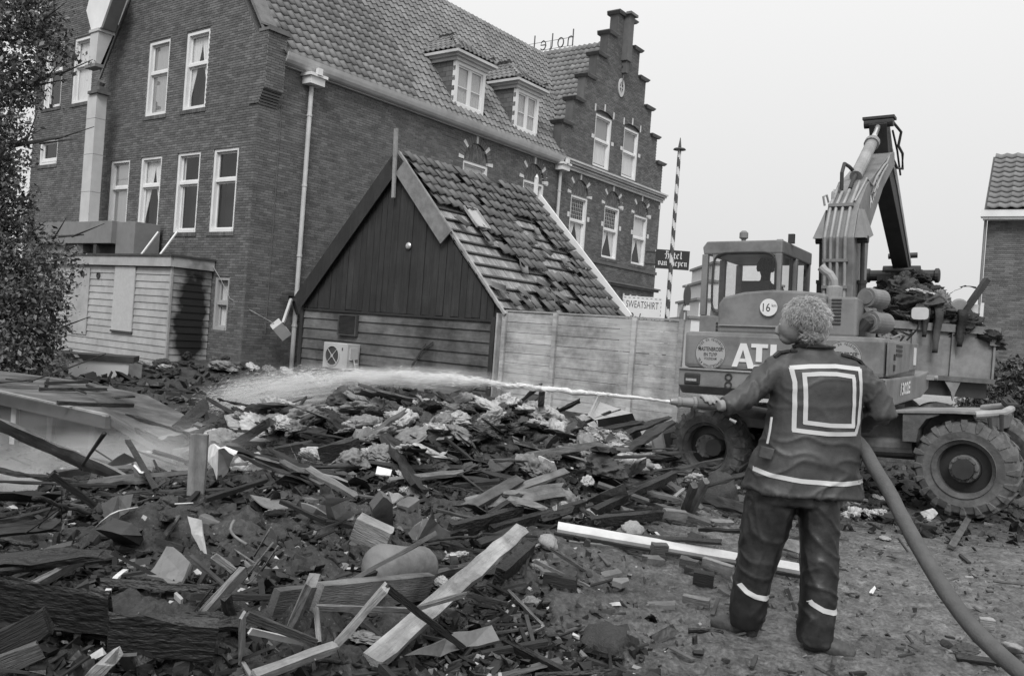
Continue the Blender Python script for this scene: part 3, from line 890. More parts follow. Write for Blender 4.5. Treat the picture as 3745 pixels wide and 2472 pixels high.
# ================================================================== ROOFTOP LETTERS (read from the street, so seen from behind)
SIGNM = M('sign_letters', 0.045, .5, .1, 4)
rs = thing('rooftop_sign', 'thin rooftop hotel lettering seen from behind above the tiled ridge', 'sign', HO, HROT)
US = 16.25
def stroke(name, pts, w=.07):
    m_ = MB(); m_.tube([(US, v, zb + (z - zb) * LS) for v, z in pts], w * .36, 6); return m_.build(name, SIGNM, rs)
zb = 13.0
LS = .62
def letter(ch, v, h=.62):
    X = lambda d: v + d * LS
    if ch == 'h': stroke('letter', [(X(0), zb), (X(0), zb + 1.05)]); stroke('letter', [(X(.0), zb + h * .8), (X(.15), zb + h), (X(.32), zb + h * .9), (X(.36), zb + h * .6), (X(.36), zb)])
    if ch == 'o': stroke('letter', [(X(.22 + .22 * math.cos(a)), zb + h / 2 + h / 2 * math.sin(a)) for a in np.linspace(0, 2 * math.pi, 15)])
    if ch == 't': stroke('letter', [(X(.12), zb + 1.0), (X(.12), zb + .15), (X(.2), zb), (X(.32), zb)]); 
    if ch == 'e': stroke('letter', [(X(.03), zb + h * .52), (X(.40), zb + h * .55), (X(.36), zb + h * .85), (X(.2), zb + h), (X(.05), zb + h * .8), (X(.0), zb + h * .45), (X(.08), zb + .08), (X(.24), zb), (X(.4), zb + .1)])
    if ch == 'l': stroke('letter', [(X(.0), zb), (X(.0), zb + 1.05)])
    if ch == 'v': stroke('letter', [(X(0), zb + h), (X(.2), zb), (X(.4), zb + h)])
    if ch == 'a': stroke('letter', [(X(.2 + .2 * math.cos(a)), zb + .25 + .25 * math.sin(a)) for a in np.linspace(0, 2 * math.pi, 13)]); stroke('letter', [(X(.42), zb), (X(.42), zb + h * .8), (X(.2), zb + h)])
    if ch == 'n': stroke('letter', [(X(0), zb), (X(0), zb + h)]); stroke('letter', [(X(0), zb + h * .8), (X(.2), zb + h), (X(.36), zb + h * .7), (X(.36), zb)])
for ch, v in zip('hotel', (2.44, 2.88, 3.36, 3.74, 4.32)): letter(ch, v)
for ch, v in zip('van', (4.95, 5.35, 5.75)): letter(ch, v)
rl = MB()
for z in (13.0, 13.33): rl.tube([(US, 2.4, z), (US, 6.1, z)], .010, 5)
for v in (2.44, 3.5, 4.34, 5.4): rl.tube([(US, v, 11.6), (US, v, 13.3)], .012, 5)
rl.build('rails', SIGNM, rs)

# ================================================================== DARK WOODEN SHED (same frame as the hotel)
TAR = M('tarred_boards', 0.022, .7, .45, 3, bump=.3, bscale=30, stretch=(6, 6, .6), island=.25, stain=-.5, stain_scale=1.3)
SIDING = M('weathered_siding', 0.16, .8, .3, 4, bump=.3, bscale=24, stretch=(1, 1, 5), island=.15, stain=.75, stain_scale=.55)
PALEWOOD = M('pale_bare_wood', 0.30, .8, .3, 5, bump=.3, bscale=40, island=.2, stain=.3, stain_scale=2)
SHTILE = M('shed_tile', 0.115, .75, .35, 4, island=.35, bump=.3, bscale=50, stain=.35, stain_scale=1.2)
BATTEN = M('dark_batten', 0.05, .8, .4, 6)
BOARDU = M('roof_boarding', 0.27, .8, .4, 4, island=.45, stretch=(6, 1, 1), stain=.4, stain_scale=1.5)
GREYW = M('grey_weathered_board', 0.16, .8, .35, 5, bump=.3, bscale=40, island=.2)
US0, VA, ZA, VL, VR, ZE, SLEN = 0.81, -3.88, 4.92, -1.0, -6.78, 1.92, 4.86
shed = thing('wooden_shed', 'dark tarred timber shed with half its roof tiles stripped off by the fire', 'shed', HO, HROT)
mb = MB()
mb.box(US0 + .04, US0 + SLEN, VR + .1, VL - .08, -.3, 1.9)
mb.prism([(US0 + .05, VR + .1, 1.9), (US0 + .05, VL - .08, 1.9), (US0 + .05, VA, ZA - .12)], (SLEN - .1, 0, 0))
mb.build('body', BATTEN, shed)
# upright gable boards
x = VR + .12; k = 0
rr_ = random.Random(4)
while x < VL - .1:
    w = .155 + rr_.random() * .06; x1 = min(x + w, VL - .09)
    def top(v): return ZA - .08 - abs(v - VA) * ((ZA - ZE) / (VA - VR) if v < VA else (ZA - ZE) / (VL - VA))
    z0 = 1.66 + rr_.random() * .03
    dd = US0 - .012 - rr_.random() * .014
    poly = [(dd, x + .006, z0), (dd, x1 - .004, z0)]
    if x < VA < x1: poly += [(dd, x1 - .004, top(x1)), (dd, VA, top(VA)), (dd, x + .006, top(x))]
    else: poly += [(dd, x1 - .004, max(top(x1 - .004), z0 + .02)), (dd, x + .006, max(top(x + .006), z0 + .02))]
    m_ = MB(); m_.prism(poly, (.03, 0, 0)); m_.build('gable_board', TAR, shed)
    x = x1; k += 1
# weatherboards below
for i in range(8):
    z0 = -.16 + .23 * i
    m_ = MB(); m_.prism([(US0 - .018, 0, z0), (US0 + .03, 0, z0), (US0 + .03, 0, z0 + .235), (US0 + .012, 0, z0 + .235)], (0, 1, 0))
    m_.v = [(p[0], VR + .1 + (VL - VR - .18) * (p[1]), p[2]) for p in m_.v]
    m_.build('weatherboard', SIDING, shed)
for v_ in (VR + .1, VL - .1):
    m_ = MB(); m_.box(US0 - .045, US0 + .04, v_ - .05, v_ + .05, -.2, 1.72); m_.build('corner_post', TAR, shed)
m_ = MB(); m_.box(US0 - .035, US0 + .02, VR + .15, VL - .1, 1.62, 1.665); m_.build('rail', TAR, shed)
# bargeboards
def barge(v0, z0, v1, z1, w, mat, name='bargeboard', x=US0 - .11, th=.035, lift=.06):
    a, b = Vector((x, v0, z0)), Vector((x, v1, z1)); d = (b - a).normalized(); n_ = Vector((0, -d.z, d.y))
    if n_.z < 0: n_ = -n_
    poly = [a + n_ * lift, b + n_ * lift, b + n_ * (lift - w), a + n_ * (lift - w)]
    m_ = MB(); m_.prism(poly, (-th, 0, 0)); return m_.build(name, mat, shed)
barge(VL + .03, ZE - .04, VA, 5.03, .36, TAR)
barge(VA, 5.03, -5.5, 3.32, .36, GREYW)
m_ = MB(); m_.beam((US0 - .10, VA - .05, ZA + .12), (US0 - .10, -5.5, 3.40), .035, .02, (0, .7, .7)); m_.build('verge_strip', PALEWOOD, shed)
m_ = MB(); m_.beam((US0 - .05, -5.42, 3.42), (US0 - .12, -7.02, 1.78), .05, .05); m_.build('loose_pole', PALEWOOD, shed)
m_ = MB(); m_.beam((US0 - .19, VA + .02, 5.52), (US0 - .15, VA + .0, 4.08), .09, .05, (1, 0, 0), .85); m_.build('finial', PALEWOOD, shed)
# far end: white bargeboard and finial
a, b = Vector((US0 + SLEN + .06, VA - .05, ZA - .06)), Vector((US0 + SLEN + .06, -6.80, 1.93))
dv = (b - a).normalized(); n_ = Vector((0, -dv.z, dv.y)); n_ = n_ if n_.z > 0 else -n_
m_ = MB(); m_.prism([a + n_ * .20, b + n_ * .20, b - n_ * .04, a - n_ * .04], (-.05, 0, 0)); m_.build('white_bargeboard', WHITE, shed)
m_ = MB(); m_.beam((US0 + SLEN + .03, VA - .02, ZA - .1), (US0 + SLEN + .03, VA - .02, ZA + .52), .09, .06); m_.tube([(US0 + SLEN + .03, VA - .02, ZA + .52), (US0 + SLEN + .03, VA - .02, ZA + .62)], [.055, .005], 6); m_.build('finial', WHITE, shed)
# small round metal cover and a burnt cable on the gable
m_ = MB(); m_.lathe((US0 - .03, -4.32, 3.08), (-1, 0, 0), [(.07, 0), (.075, .03), (.05, .05), (.02, .055)], 14); m_.build('round_vent', M('bare_metal', .45, .3, .1, 4, metal=.6), shed)
m_ = MB(); m_.tube([(US0 - .05, -5.2, 1.15), (US0 - .07, -4.95, .98), (US0 - .09, -4.7, .6), (US0 - .1, -4.45, .3), (US0 - .3, -4.1, .05)], .016, 5); m_.tube([(US0 - .05, -5.0, 1.1), (US0 - .1, -4.72, .66), (US0 - .1, -4.6, .35)], .013, 5); m_.build('burnt_cable', BATTEN, shed)
# right roof slope: boarding, battens, tiles still in place
sA = Vector((0, VA - VR, ZA - ZE)).normalized(); nA = Vector((0, -sA.z, sA.y))
SLS = math.hypot(VA - VR, ZA - ZE)
E0 = Vector((US0, VR, ZE))
k = 0; x = -.02
while x < SLEN - .02:
    w = .085 + rr_.random() * .03; x1 = min(SLEN, x + w - .008)
    m_ = MB(); p0 = E0 + Vector((x, 0, 0)) + nA * -.03; 
    m_.prism([p0, p0 + Vector((x1 - x, 0, 0)), p0 + Vector((x1 - x, 0, 0)) + sA * SLS, p0 + sA * SLS], nA * (.018 + rr_.random() * .006))
    m_.build('roof_board', BOARDU, shed); x += w
ROWP = .315
for j in range(14):
    m_ = MB(); p = E0 + sA * (j * ROWP + .20) + nA * .016
    m_.beam(p + Vector((-.08, 0, 0)), p + Vector((SLEN + .02, 0, 0)), .045, .035, nA); m_.build('batten', BATTEN, shed)
# left slope (turned away): plain roof slab
m_ = MB(); m_.prism([(US0 - .1, VA, ZA), (US0 - .1, VL + .06, ZE - .05), (US0 - .1, VL + .06, ZE + .03), (US0 - .1, VA, ZA + .08)], (SLEN + .15, 0, 0)); m_.build('roof_slope', TILE, shed)
def missing(u, s):
    u += rr_.uniform(-.16, .16)
    if s < .25: return rr_.random() < .35
    if u < .95 and .55 < s < 2.75: return True                       # strip along the front verge
    if .3 < s < 2.15 and u < 1.35 - .15 * (s - 1): return True
    if .55 < s < 1.25 and u < 2.35: return True
    if 2.95 < u < 3.75 and 1.55 < s < 3.3: return True
    if 2.75 < u < 3.3 and 1.2 < s < 2.2: return True
    if 3.5 < u < 4.15 and 1.25 < s < 2.2: return True
    if 2.4 < u < 3.0 and .4 < s < .95: return True
    if 3.0 < u < 3.4 and 3.7 < s: return rr_.random() < .6
    if 1.5 < u < 1.75 and 1.3 < s < 2.6: return rr_.random() < .6
    if u < 2.2 and s < .45: return rr_.random() < .8
    return rr_.random() < .02
fr = []
TWs = .235
for j in range(13, -1, -1):
    for i in range(int(SLEN / TWs)):
        u = TWs * (i + .5) + .03; s = j * ROWP
        if missing(u, s + .15): continue
        sag = -.05 * math.exp(-((u - 3) / .8) ** 2 - ((s - 2.4) / 1) ** 2)
        fr.append((E0 + Vector((u, 0, 0)) + sA * (s - .05) + nA * (.045 + sag), (1, 0, 0), sA, nA))
tiles(shed, fr, TWs, ROWP, None, len(fr), mat=SHTILE, seed=8, t=.05, jit=.028, rotj=.05)
# slipped tiles lying loose on the battens
for (u, s, a) in ((.55, 2.15, .5), (1.55, 1.05, -.7), (2.15, .62, .9), (3.25, 1.75, .5), (3.6, 1.5, -.4), (.4, .35, 1.2), (1.0, .2, .3), (1.7, .15, -.8), (2.5, .22, .6), (3.35, 2.5, -.5), (.95, 1.75, -.25), (3.9, 1.3, .3)):
    x_ = Vector((math.cos(a), 0, 0)) + sA * math.sin(a); y_ = sA * math.cos(a) - Vector((math.sin(a), 0, 0))
    tiles(shed, [(E0 + Vector((u, 0, 0)) + sA * s + nA * .07, x_, y_, (nA + x_ * .1).normalized())], TWs, ROWP, None, 1, mat=SHTILE, seed=int(u * 100))
rdg = MB()
for i in range(14):
    if i in (8, 9): continue
    rdg.lathe((US0 + .06 + .355 * i, VA, ZA - .075), (1, rr_.uniform(-.04, .04), rr_.uniform(-.05, .04)), [(.10, 0), (.125, .02), (.11, .36)], 8)
rdg.build('ridge_tiles', SHTILE, shed)
# roof window lying in the tiles
m_ = MB(); o0 = E0 + Vector((.92, 0, 0)) + sA * 2.22 + nA * .10
def rq(u0, u1, s0, s1, h0, h1): 
    p = [o0 + Vector((u0, 0, 0)) + sA * s0 + nA * h0, o0 + Vector((u1, 0, 0)) + sA * s0 + nA * h0, o0 + Vector((u1, 0, 0)) + sA * s1 + nA * h0, o0 + Vector((u0, 0, 0)) + sA * s1 + nA * h0]
    m_.prism(p, nA * (h1 - h0))
rq(0, .46, 0, .03, 0, .05); rq(0, .46, .60, .63, 0, .05); rq(0, .03, .03, .60, 0, .05); rq(.43, .46, .03, .60, 0, .05)
rw_ = m_.build('roof_window', PALEWOOD, shed)
m_ = MB(); rq(.03, .43, .03, .60, .015, .025); m_.build('pane', M('dusty_glass', .33, .15, .15, 4, spec=.8), rw_)
# louvre grille
gr = thing('vent_grille', 'dark square louvred grille on the shed wall above the fan unit', 'vent', HO, HROT)
m_ = MB()
for a in ((-2.97, -2.93, 1.12, 1.58), (-2.42, -2.38, 1.12, 1.58), (-2.93, -2.42, 1.12, 1.15), (-2.93, -2.42, 1.55, 1.58)): m_.box(US0 - .09, US0 - .02, a[0], a[1], a[2], a[3])
m_.build('frame', BATTEN, gr)
for i in range(15):
    m_ = MB(); z = 1.165 + i * .0255; m_.prism([(US0 - .085, -2.93, z), (US0 - .03, -2.93, z + .018), (US0 - .03, -2.93, z + .024), (US0 - .085, -2.93, z + .006)], (0, .51, 0)); m_.build('louvre', BATTEN, gr)
# outdoor fan unit
ACM = M('unit_paint', .45, .5, .15, 6, stain=.3, stain_scale=3)
ac = thing('fan_unit', 'pale outdoor cooling unit with round fan grille mounted low on the shed', 'cooling unit', HO, HROT)
m_ = MB(); m_.box(US0 - .42, US0 - .06, -3.12, -2.36, .40, .95); m_.build('casing', ACM, ac, bevel=.015)
m_ = MB(); m_.lathe((US0 - .424, -2.66, .67), (-1, 0, 0), [(.225, 0), (.23, .012), (.205, .014), (.205, .0)], 28, cap=False); m_.build('fan_ring', ACM, ac)
m_ = MB(); m_.lathe((US0 - .4225, -2.66, .67), (-1, 0, 0), [(.205, 0), (.0, .003)], 28); m_.build('fan_opening', BATTEN, ac)
for i in range(4):
    a = math.pi / 4 + i * math.pi / 2
    m_ = MB(); m_.beam((US0 - .434, -2.66 + .03 * math.cos(a), .67 + .03 * math.sin(a)), (US0 - .434, -2.66 + .21 * math.cos(a), .67 + .21 * math.sin(a)), .014, .01, (1, 0, 0)); m_.build('grille_bar', ACM, ac)
m_ = MB(); m_.lathe((US0 - .43, -2.66, .67), (-1, 0, 0), [(.035, 0), (.035, .012)], 12); m_.build('hub', ACM, ac)
m_ = MB(); m_.box(US0 - .428, US0 - .421, -2.98, -2.95, .80, .86); m_.build('badge', BATTEN, ac)
m_ = MB(); m_.box(US0 - .36, US0 - .14, -3.16, -3.121, .62, .86); m_.tube([(US0 - .25, -3.15, .62), (US0 - .22, -3.2, .4), (US0 - .15, -3.3, .2)], .015, 6); m_.build('service_cover', ACM, ac)
m_ = MB()
for v_ in (-3.0, -2.48): m_.box(US0 - .42, US0, v_ - .02, v_ + .02, .355, .398)
m_.build('brackets', BATTEN, ac)

# ================================================================== BOARD FENCE RIGHT OF THE SHED
FENCEB = M('raw_fence_board', 0.42, .85, .32, 3.5, bump=.35, bscale=30, stretch=(1, .5, 6), island=.12, stain=.6, stain_scale=1.1)
fence = thing('board_fence', 'tall fence of pale raw horizontal boards standing right of the shed', 'fence', HO, HROT)
UF = US0 - .02
posts = [-6.98, -8.13, -9.75, -10.62]
for i in range(3):
    a, b = posts[i], posts[i + 1]
    for k in range(9):
        z0 = .12 + k * .191; j = rr_.uniform(-.006, .006)
        m_ = MB(); m_.box(UF - .012 + j, UF + .012 + j, b + .002, a - .002, z0 + .004, z0 + .186 + rr_.uniform(-.002, .004)); m_.build('board', FENCEB, fence)
for i, v_ in enumerate(posts):
    m_ = MB(); m_.beam((UF - .05, v_, -.2), (UF - .05, v_ + .0, 1.86), .085, .06, (1, 0, 0)); m_.build('post', FENCEB, fence)
m_ = MB(); m_.box(UF - .03, UF + .05, posts[-1], posts[0], 1.842, 1.872); m_.build('cap_rail', PALEWOOD, fence)
m_ = MB(); m_.box(UF - .06, UF + .1, posts[0] + .16, posts[0] + .20, -.1, 1.80); m_.build('edge_board', PALEWOOD, fence)
m_ = MB(); m_.box(UF - .09, UF - .055, posts[-1], posts[0] - .2, .02, .11); m_.build('ground_sill', BATTEN, fence)

# ================================================================== PALE LEAN-TO AGAINST THE HOTEL
def soot_siding():
    m = M('lean_to_siding', .37, .7, .14, 5, bump=.15, bscale=40, island=.06, stain=.25, stain_scale=1.4).copy(); m.name = 'sooted_siding'
    n, l = m.node_tree.nodes, m.node_tree.links
    b = n['Principled BSDF']; old = b.inputs['Base Color'].links[0].from_socket
    tc = n.new('ShaderNodeTexCoord'); mp = n.new('ShaderNodeMapping'); l.new(tc.outputs['Object'], mp.inputs['Vector'])
    mp.inputs['Location'].default_value = (.50 * 1.75, 0, -1.25 * .66); mp.inputs['Scale'].default_value = (1.75, 0.0, .66)
    vl = n.new('ShaderNodeVectorMath'); vl.operation = 'LENGTH'; l.new(mp.outputs[0], vl.inputs[0])
    nz = n.new('ShaderNodeTexNoise'); nz.inputs['Scale'].default_value = 3.5; nz.inputs['Detail'].default_value = 6; l.new(tc.outputs['Object'], nz.inputs['Vector'])
    ad = n.new('ShaderNodeMath'); ad.operation = 'MULTIPLY_ADD'; ad.inputs[1].default_value = .8; l.new(nz.outputs['Fac'], ad.inputs[0]); l.new(vl.outputs['Value'], ad.inputs[2])
    mr = n.new('ShaderNodeMapRange'); mr.inputs[1].default_value = 1.0; mr.inputs[2].default_value = 1.42; mr.inputs[3].default_value = .03; mr.inputs[4].default_value = 1; l.new(ad.outputs[0], mr.inputs[0])
    mx = n.new('ShaderNodeVectorMath'); mx.operation = 'SCALE'; l.new(old, mx.inputs[0]); l.new(mr.outputs[0], mx.inputs['Scale']); l.new(mx.outputs[0], b.inputs['Base Color'])
    return m
LSID = M('lean_to_siding', .37, .7, .14, 5, bump=.15, bscale=40, island=.06, stain=.25, stain_scale=1.4)
SOOT = soot_siding()
lt = thing('lean_to', 'pale clapboard lean-to against the hotel, its near end blackened by soot', 'shed', HO, HROT)
V0, V1, UL = 1.3, 8.6, -1.07
m_ = MB(); m_.box(UL + .03, -.03, V0 + .03, V1, -.3, 2.4); m_.build('body', BATTEN, lt)
nb = 15; bh = 2.48 / nb
for i in range(nb):
    z0 = -.12 + bh * i
    for (a, b) in ((V0 + .03, 2.75), (2.75, 4.4), (4.4, V1)) if i % 3 == 0 else ((V0 + .03, 2.1), (2.1, 3.6), (3.6, V1)) if i % 3 == 1 else ((V0 + .03, 3.2), (3.2, V1)):
        m_ = MB(); m_.prism([(UL - .012, a + .002, z0), (UL + .04, a + .002, z0), (UL + .04, a + .002, z0 + bh), (UL + .008, a + .002, z0 + bh)], (0, b - a - .004, 0)); m_.build('clapboard', LSID, lt)
    m_ = MB(); m_.prism([(UL + .02, V0 - .012, z0), (UL + .02, V0 + .04, z0), (UL + .02, V0 + .04, z0 + bh), (UL + .02, V0 + .008, z0 + bh)], (-UL - .05, 0, 0)); m_.build('clapboard', SOOT, lt)
m_ = MB(); m_.box(UL - .03, UL + .02, V0 - .03, V0 + .03, -.12, 2.37); m_.build('corner_board', LSID, lt)
m_ = MB(); m_.box(UL - .10, UL - .04, V0 - .08, V1, 2.38, 2.61); m_.build('fascia', LSID, lt)
m_ = MB(); m_.box(UL - .04, -.04, V0 - .10, V0 - .04, 2.38, 2.61); m_.build('fascia', SOOT, lt)
m_ = MB(); m_.box(UL - .13, -.03, V0 - .13, V1, 2.612, 2.66); m_.build('roof', BATTEN, lt)
m_ = MB(); m_.box(UL - .045, UL - .014, 2.80, 3.72, .80, 2.36); m_.build('cover_board', M('chipboard', .42, .85, .12, 12), lt)
m_ = MB(); m_.box(UL - .035, UL - .014, 4.95, 5.7, .6, 2.3); m_.build('cover_board', LSID, lt)
m_ = MB(); m_.lathe((UL - .012, 4.54, 2.12), (-1, 0, 0), [(.075, 0), (.085, .02), (.06, .022), (.06, .002)], 14); m_.build('vent_pipe', BATTEN, lt)
m_ = MB(); m_.box(UL - .06, UL - .01, 2.78, 3.74, .755, .80); m_.build('sill', BATTEN, lt)
# grey plant box on its roof
pb = thing('roof_box', 'large plain grey box standing on the lean-to roof', 'duct box', HO, HROT)
GREYP = M('grey_panel', .19, .6, .12, 3, stain=.2, stain_scale=2)
m_ = MB(); m_.box(-.93, -.12, 4.36, 8.5, 2.95, 3.52); m_.box(-.80, -.12, 3.5, 4.36, 2.67, 3.50); m_.box(-.80, -.12, 6.0, 8.5, 2.67, 2.95); m_.build('casing', GREYP, pb, bevel=.01)
m_ = MB(); m_.box(-.6, -.5, 4.36, 6.0, 2.662, 2.95); m_.box(-.9, -.8, 5.1, 5.25, 2.662, 2.94); m_.build('supports', BATTEN, pb)
ld = thing('ladder', 'top of a white ladder poking above the lean-to roof', 'ladder', HO, HROT)
for va_, vb_ in ((3.42, 3.2), (2.58, 2.37)):
    m_ = MB(); m_.beam((-.7, va_ + .02, 2.58), (-.35, vb_, 3.3), .055, .03, (1, 0, 0)); m_.build('stile', WHITE, ld)
m_ = MB(); m_.tube([(-.66, 3.42, 2.68), (-.66, 2.58, 2.68)], .015, 6); m_.build('rung', WHITE, ld)
# kitchen duct: lower shaft with a sooty cap, and upper hooded shaft
dk = thing('extract_duct', 'tall pale sheet metal extract duct rising in front of the hotel end wall', 'duct', HO, HROT)
DUCT = M('duct_metal', .50, .55, .08, 2.5, stain=.12, stain_scale=1.2)
for z0, z1 in ((3.35, 4.35), (4.36, 5.35), (5.36, 6.3), (6.31, 6.95)):
    m_ = MB(); m_.box(-.72, -.44, 5.98, 6.45, z0, z1); m_.build('shaft_section', DUCT, dk)
m_ = MB(); m_.box(-.78, -.40, 5.86, 6.36, 6.952, 7.03); m_.box(-.70, -.46, 5.92, 6.30, 7.03, 7.15); m_.tube([(-.6, 6.1, 7.15), (-.6, 6.0, 7.3)], .10, 8); m_.build('cap', M('rusty_cap', .10, .8, .4, 6), dk)
hd = thing('duct_hood', 'white hexagonal cowl on a tapered sheet metal box above the duct', 'duct', HO, HROT)
m_ = MB()
q0 = [(-.75, 6.10), (-.62, 6.10), (-.62, 6.5), (-.75, 6.5)]; q1 = [(-.75, 6.06), (-.36, 6.06), (-.36, 6.48), (-.75, 6.48)]
m_.add([(x, y, 7.75) for x, y in q0] + [(x, y, 8.60) for x, y in q1], [(3, 2, 1, 0), (4, 5, 6, 7), (0, 1, 5, 4), (1, 2, 6, 5), (2, 3, 7, 6), (3, 0, 4, 7)])
m_.build('tapered_box', DUCT, hd)
m_ = MB(); m_.box(-.80, -.56, 6.02, 6.58, 7.66, 7.748); m_.build('bottom_flange', GREYP, hd)
m_ = MB(); m_.box(-.78, -.33, 6.02, 6.52, 8.602, 8.68); m_.build('top_flange', DUCT, hd)
m_ = MB(); hx = [(6.46, 8.682), (6.80, 9.26), (6.52, 10.0), (5.80, 10.05), (5.46, 9.5), (5.95, 8.682)]
m_.prism([(-.75, y, z) for y, z in hx], (.05, 0, 0)); m_.build('cowl', WHITE, hd)
m_ = MB(); m_.prism([(-.699, y, z) for y, z in hx], (.34, 0, 0)); m_.build('cowl_side', GREYP, hd)
# wrecked lamp hanging on a cable in front of the long wall
lw = thing('dangling_lamp', 'broken sheet metal lamp dangling from the downpipe by its arm', 'lamp', HO, HROT)
m_ = MB(); m_.beam((1.08, -.3, 1.86), (.80, -.42, 1.28), .06, .06); m_.build('arm', ZINC, lw)
m_ = MB(); c = Vector((.72, -.45, 1.12)); mt = Matrix.Translation(c) @ Matrix.Rotation(.7, 4, 'Y') @ Matrix.Rotation(.5, 4, 'X')
m_.box(-.20, .20, -.13, -.12, -.13, .13, mt); m_.box(-.20, -.19, -.12, .13, -.13, .13, mt); m_.box(-.19, .2, -.12, .13, -.13, -.12, mt); m_.box(.08, .2, -.1, .13, .12, .13, mt); m_.build('housing', ZINC, lw)
m_ = MB(); m_.box(.9, 1.15, -.32, -.16, 1.93, 2.0); m_.box(1.12, 1.4, -.30, -.14, 1.82, 1.93, None); m_.prism([(1.2, -.3, 1.82), (1.45, -.3, 1.82), (1.35, -.3, 1.5)], (0, .12, 0)); m_.build('bracket', BATTEN, lw)
m_ = MB(); pts = [(-.1, 1.3, 2.6), (-.06, .9, 2.2), (-.04, .5, 1.75), (.2, -.2, 1.45), (.62, -.42, 1.22)]; m_.tube(pts, .010, 5); tag(m_.build('loose_cable', PALEWOOD), 'thin pale cable sagging from the lean-to roof to the broken lamp', 'cable')
bpy.data.objects['loose_cable'].matrix_world = Matrix.Translation(HO) @ Matrix.Rotation(HROT, 4, 'Z')

# ================================================================== STREET BEYOND: POLE, SIGNS, HOUSES
def fit_text(name, s, mat, parent, origin, xdir, ydir, width, height, **k):
    me = text_mesh(s, 1.0, **k)
    xs = [v.co.x for v in me.vertices]; ys = [v.co.y for v in me.vertices]
    w = max(xs) - min(xs); h = max(ys) - min(ys); cx, cy = (max(xs) + min(xs)) / 2, (max(ys) + min(ys)) / 2
    for v in me.vertices: v.co.x = (v.co.x - cx) * width / w; v.co.y = (v.co.y - cy) * height / h; v.co.z = 0
    me.materials.clear(); me.materials.append(mat)
    x = Vector(xdir).normalized(); y = Vector(ydir).normalized(); z = x.cross(y)
    me.transform(Matrix(((x.x, y.x, z.x, origin[0]), (x.y, y.y, z.y, origin[1]), (x.z, y.z, z.z, origin[2]), (0, 0, 0, 1))))
    return link(name, me, parent)
fp = thing('striped_pole', 'tall barber-striped pole with a disc and spike on top', 'pole', (4.79, 27.0, -.1))
PD, PW = M('pole_dark', .06, .6, .2, 4), M('pole_white', .55, .6, .1, 4)
m_ = MB(); n, H_, st = 12, 7.62, .06
rows_ = int(H_ / st)
for j in range(rows_ + 1):
    for i in range(n):
        a = 2 * math.pi * i / n; r_ = .085 - .03 * j / rows_; m_.v.append((r_ * math.cos(a), r_ * math.sin(a), j * st))
for j in range(rows_):
    for i in range(n):
        m_.f.append((j * n + i, j * n + (i + 1) % n, (j + 1) * n + (i + 1) % n, (j + 1) * n + i)); m_.mi.append(int(((j * st / .55) + i / n) % 1 < .45))
m_.build('shaft', [PD, PW], fp)
m_ = MB(); m_.lathe((0, 0, 7.62), (0, 0, 1), [(.20, 0), (.17, .04), (.05, .06), (.05, .1), (.01, .38)], 16); m_.build('finial', PD, fp)
# projecting name board of the hotel
hs = thing('hotel_sign', 'dark projecting board with white blackletter lettering at the hotel corner', 'sign', (5.25, 33.0, 4.31))
SB, LW_ = M('sign_black', .022, .4, .1, 3), M('sign_lettering', .62, .6, .05, 6)
m_ = MB(); m_.box(0, 1.28, -.06, .06, 0, .72); m_.build('board', SB, hs)
m_ = MB(); m_.box(-.4, 0, -.03, .03, .1, .16); m_.box(-.4, 0, -.03, .03, .56, .62); m_.build('brackets', SB, hs)
class Nib:
    """broad pen: strokes swept by a slanted nib, for blackletter"""
    def __init__(s, w=.05): s.m = MB(); s.n = Vector((w * .5, 0, w * .42))
    def s_(s, pts, ox, oz, sc):
        for a, b in zip(pts, pts[1:]):
            A = Vector((ox + a[0] * sc, 0, oz + a[1] * sc)); B = Vector((ox + b[0] * sc, 0, oz + b[1] * sc)); n_ = s.n * sc / .3
            p = [A - n_, A + n_, B + n_, B - n_]
            dx, dz = (B - A).x, (B - A).z
            if abs(dx * n_.z - dz * n_.x) < 1e-5: continue
            if dx * n_.z - dz * n_.x < 0: p = p[::-1]
            s.m.add([(q.x, -.0635 - .0004 * (len(s.m.f) % 7), q.z) for q in p], [(0, 1, 2, 3)] if True else [])
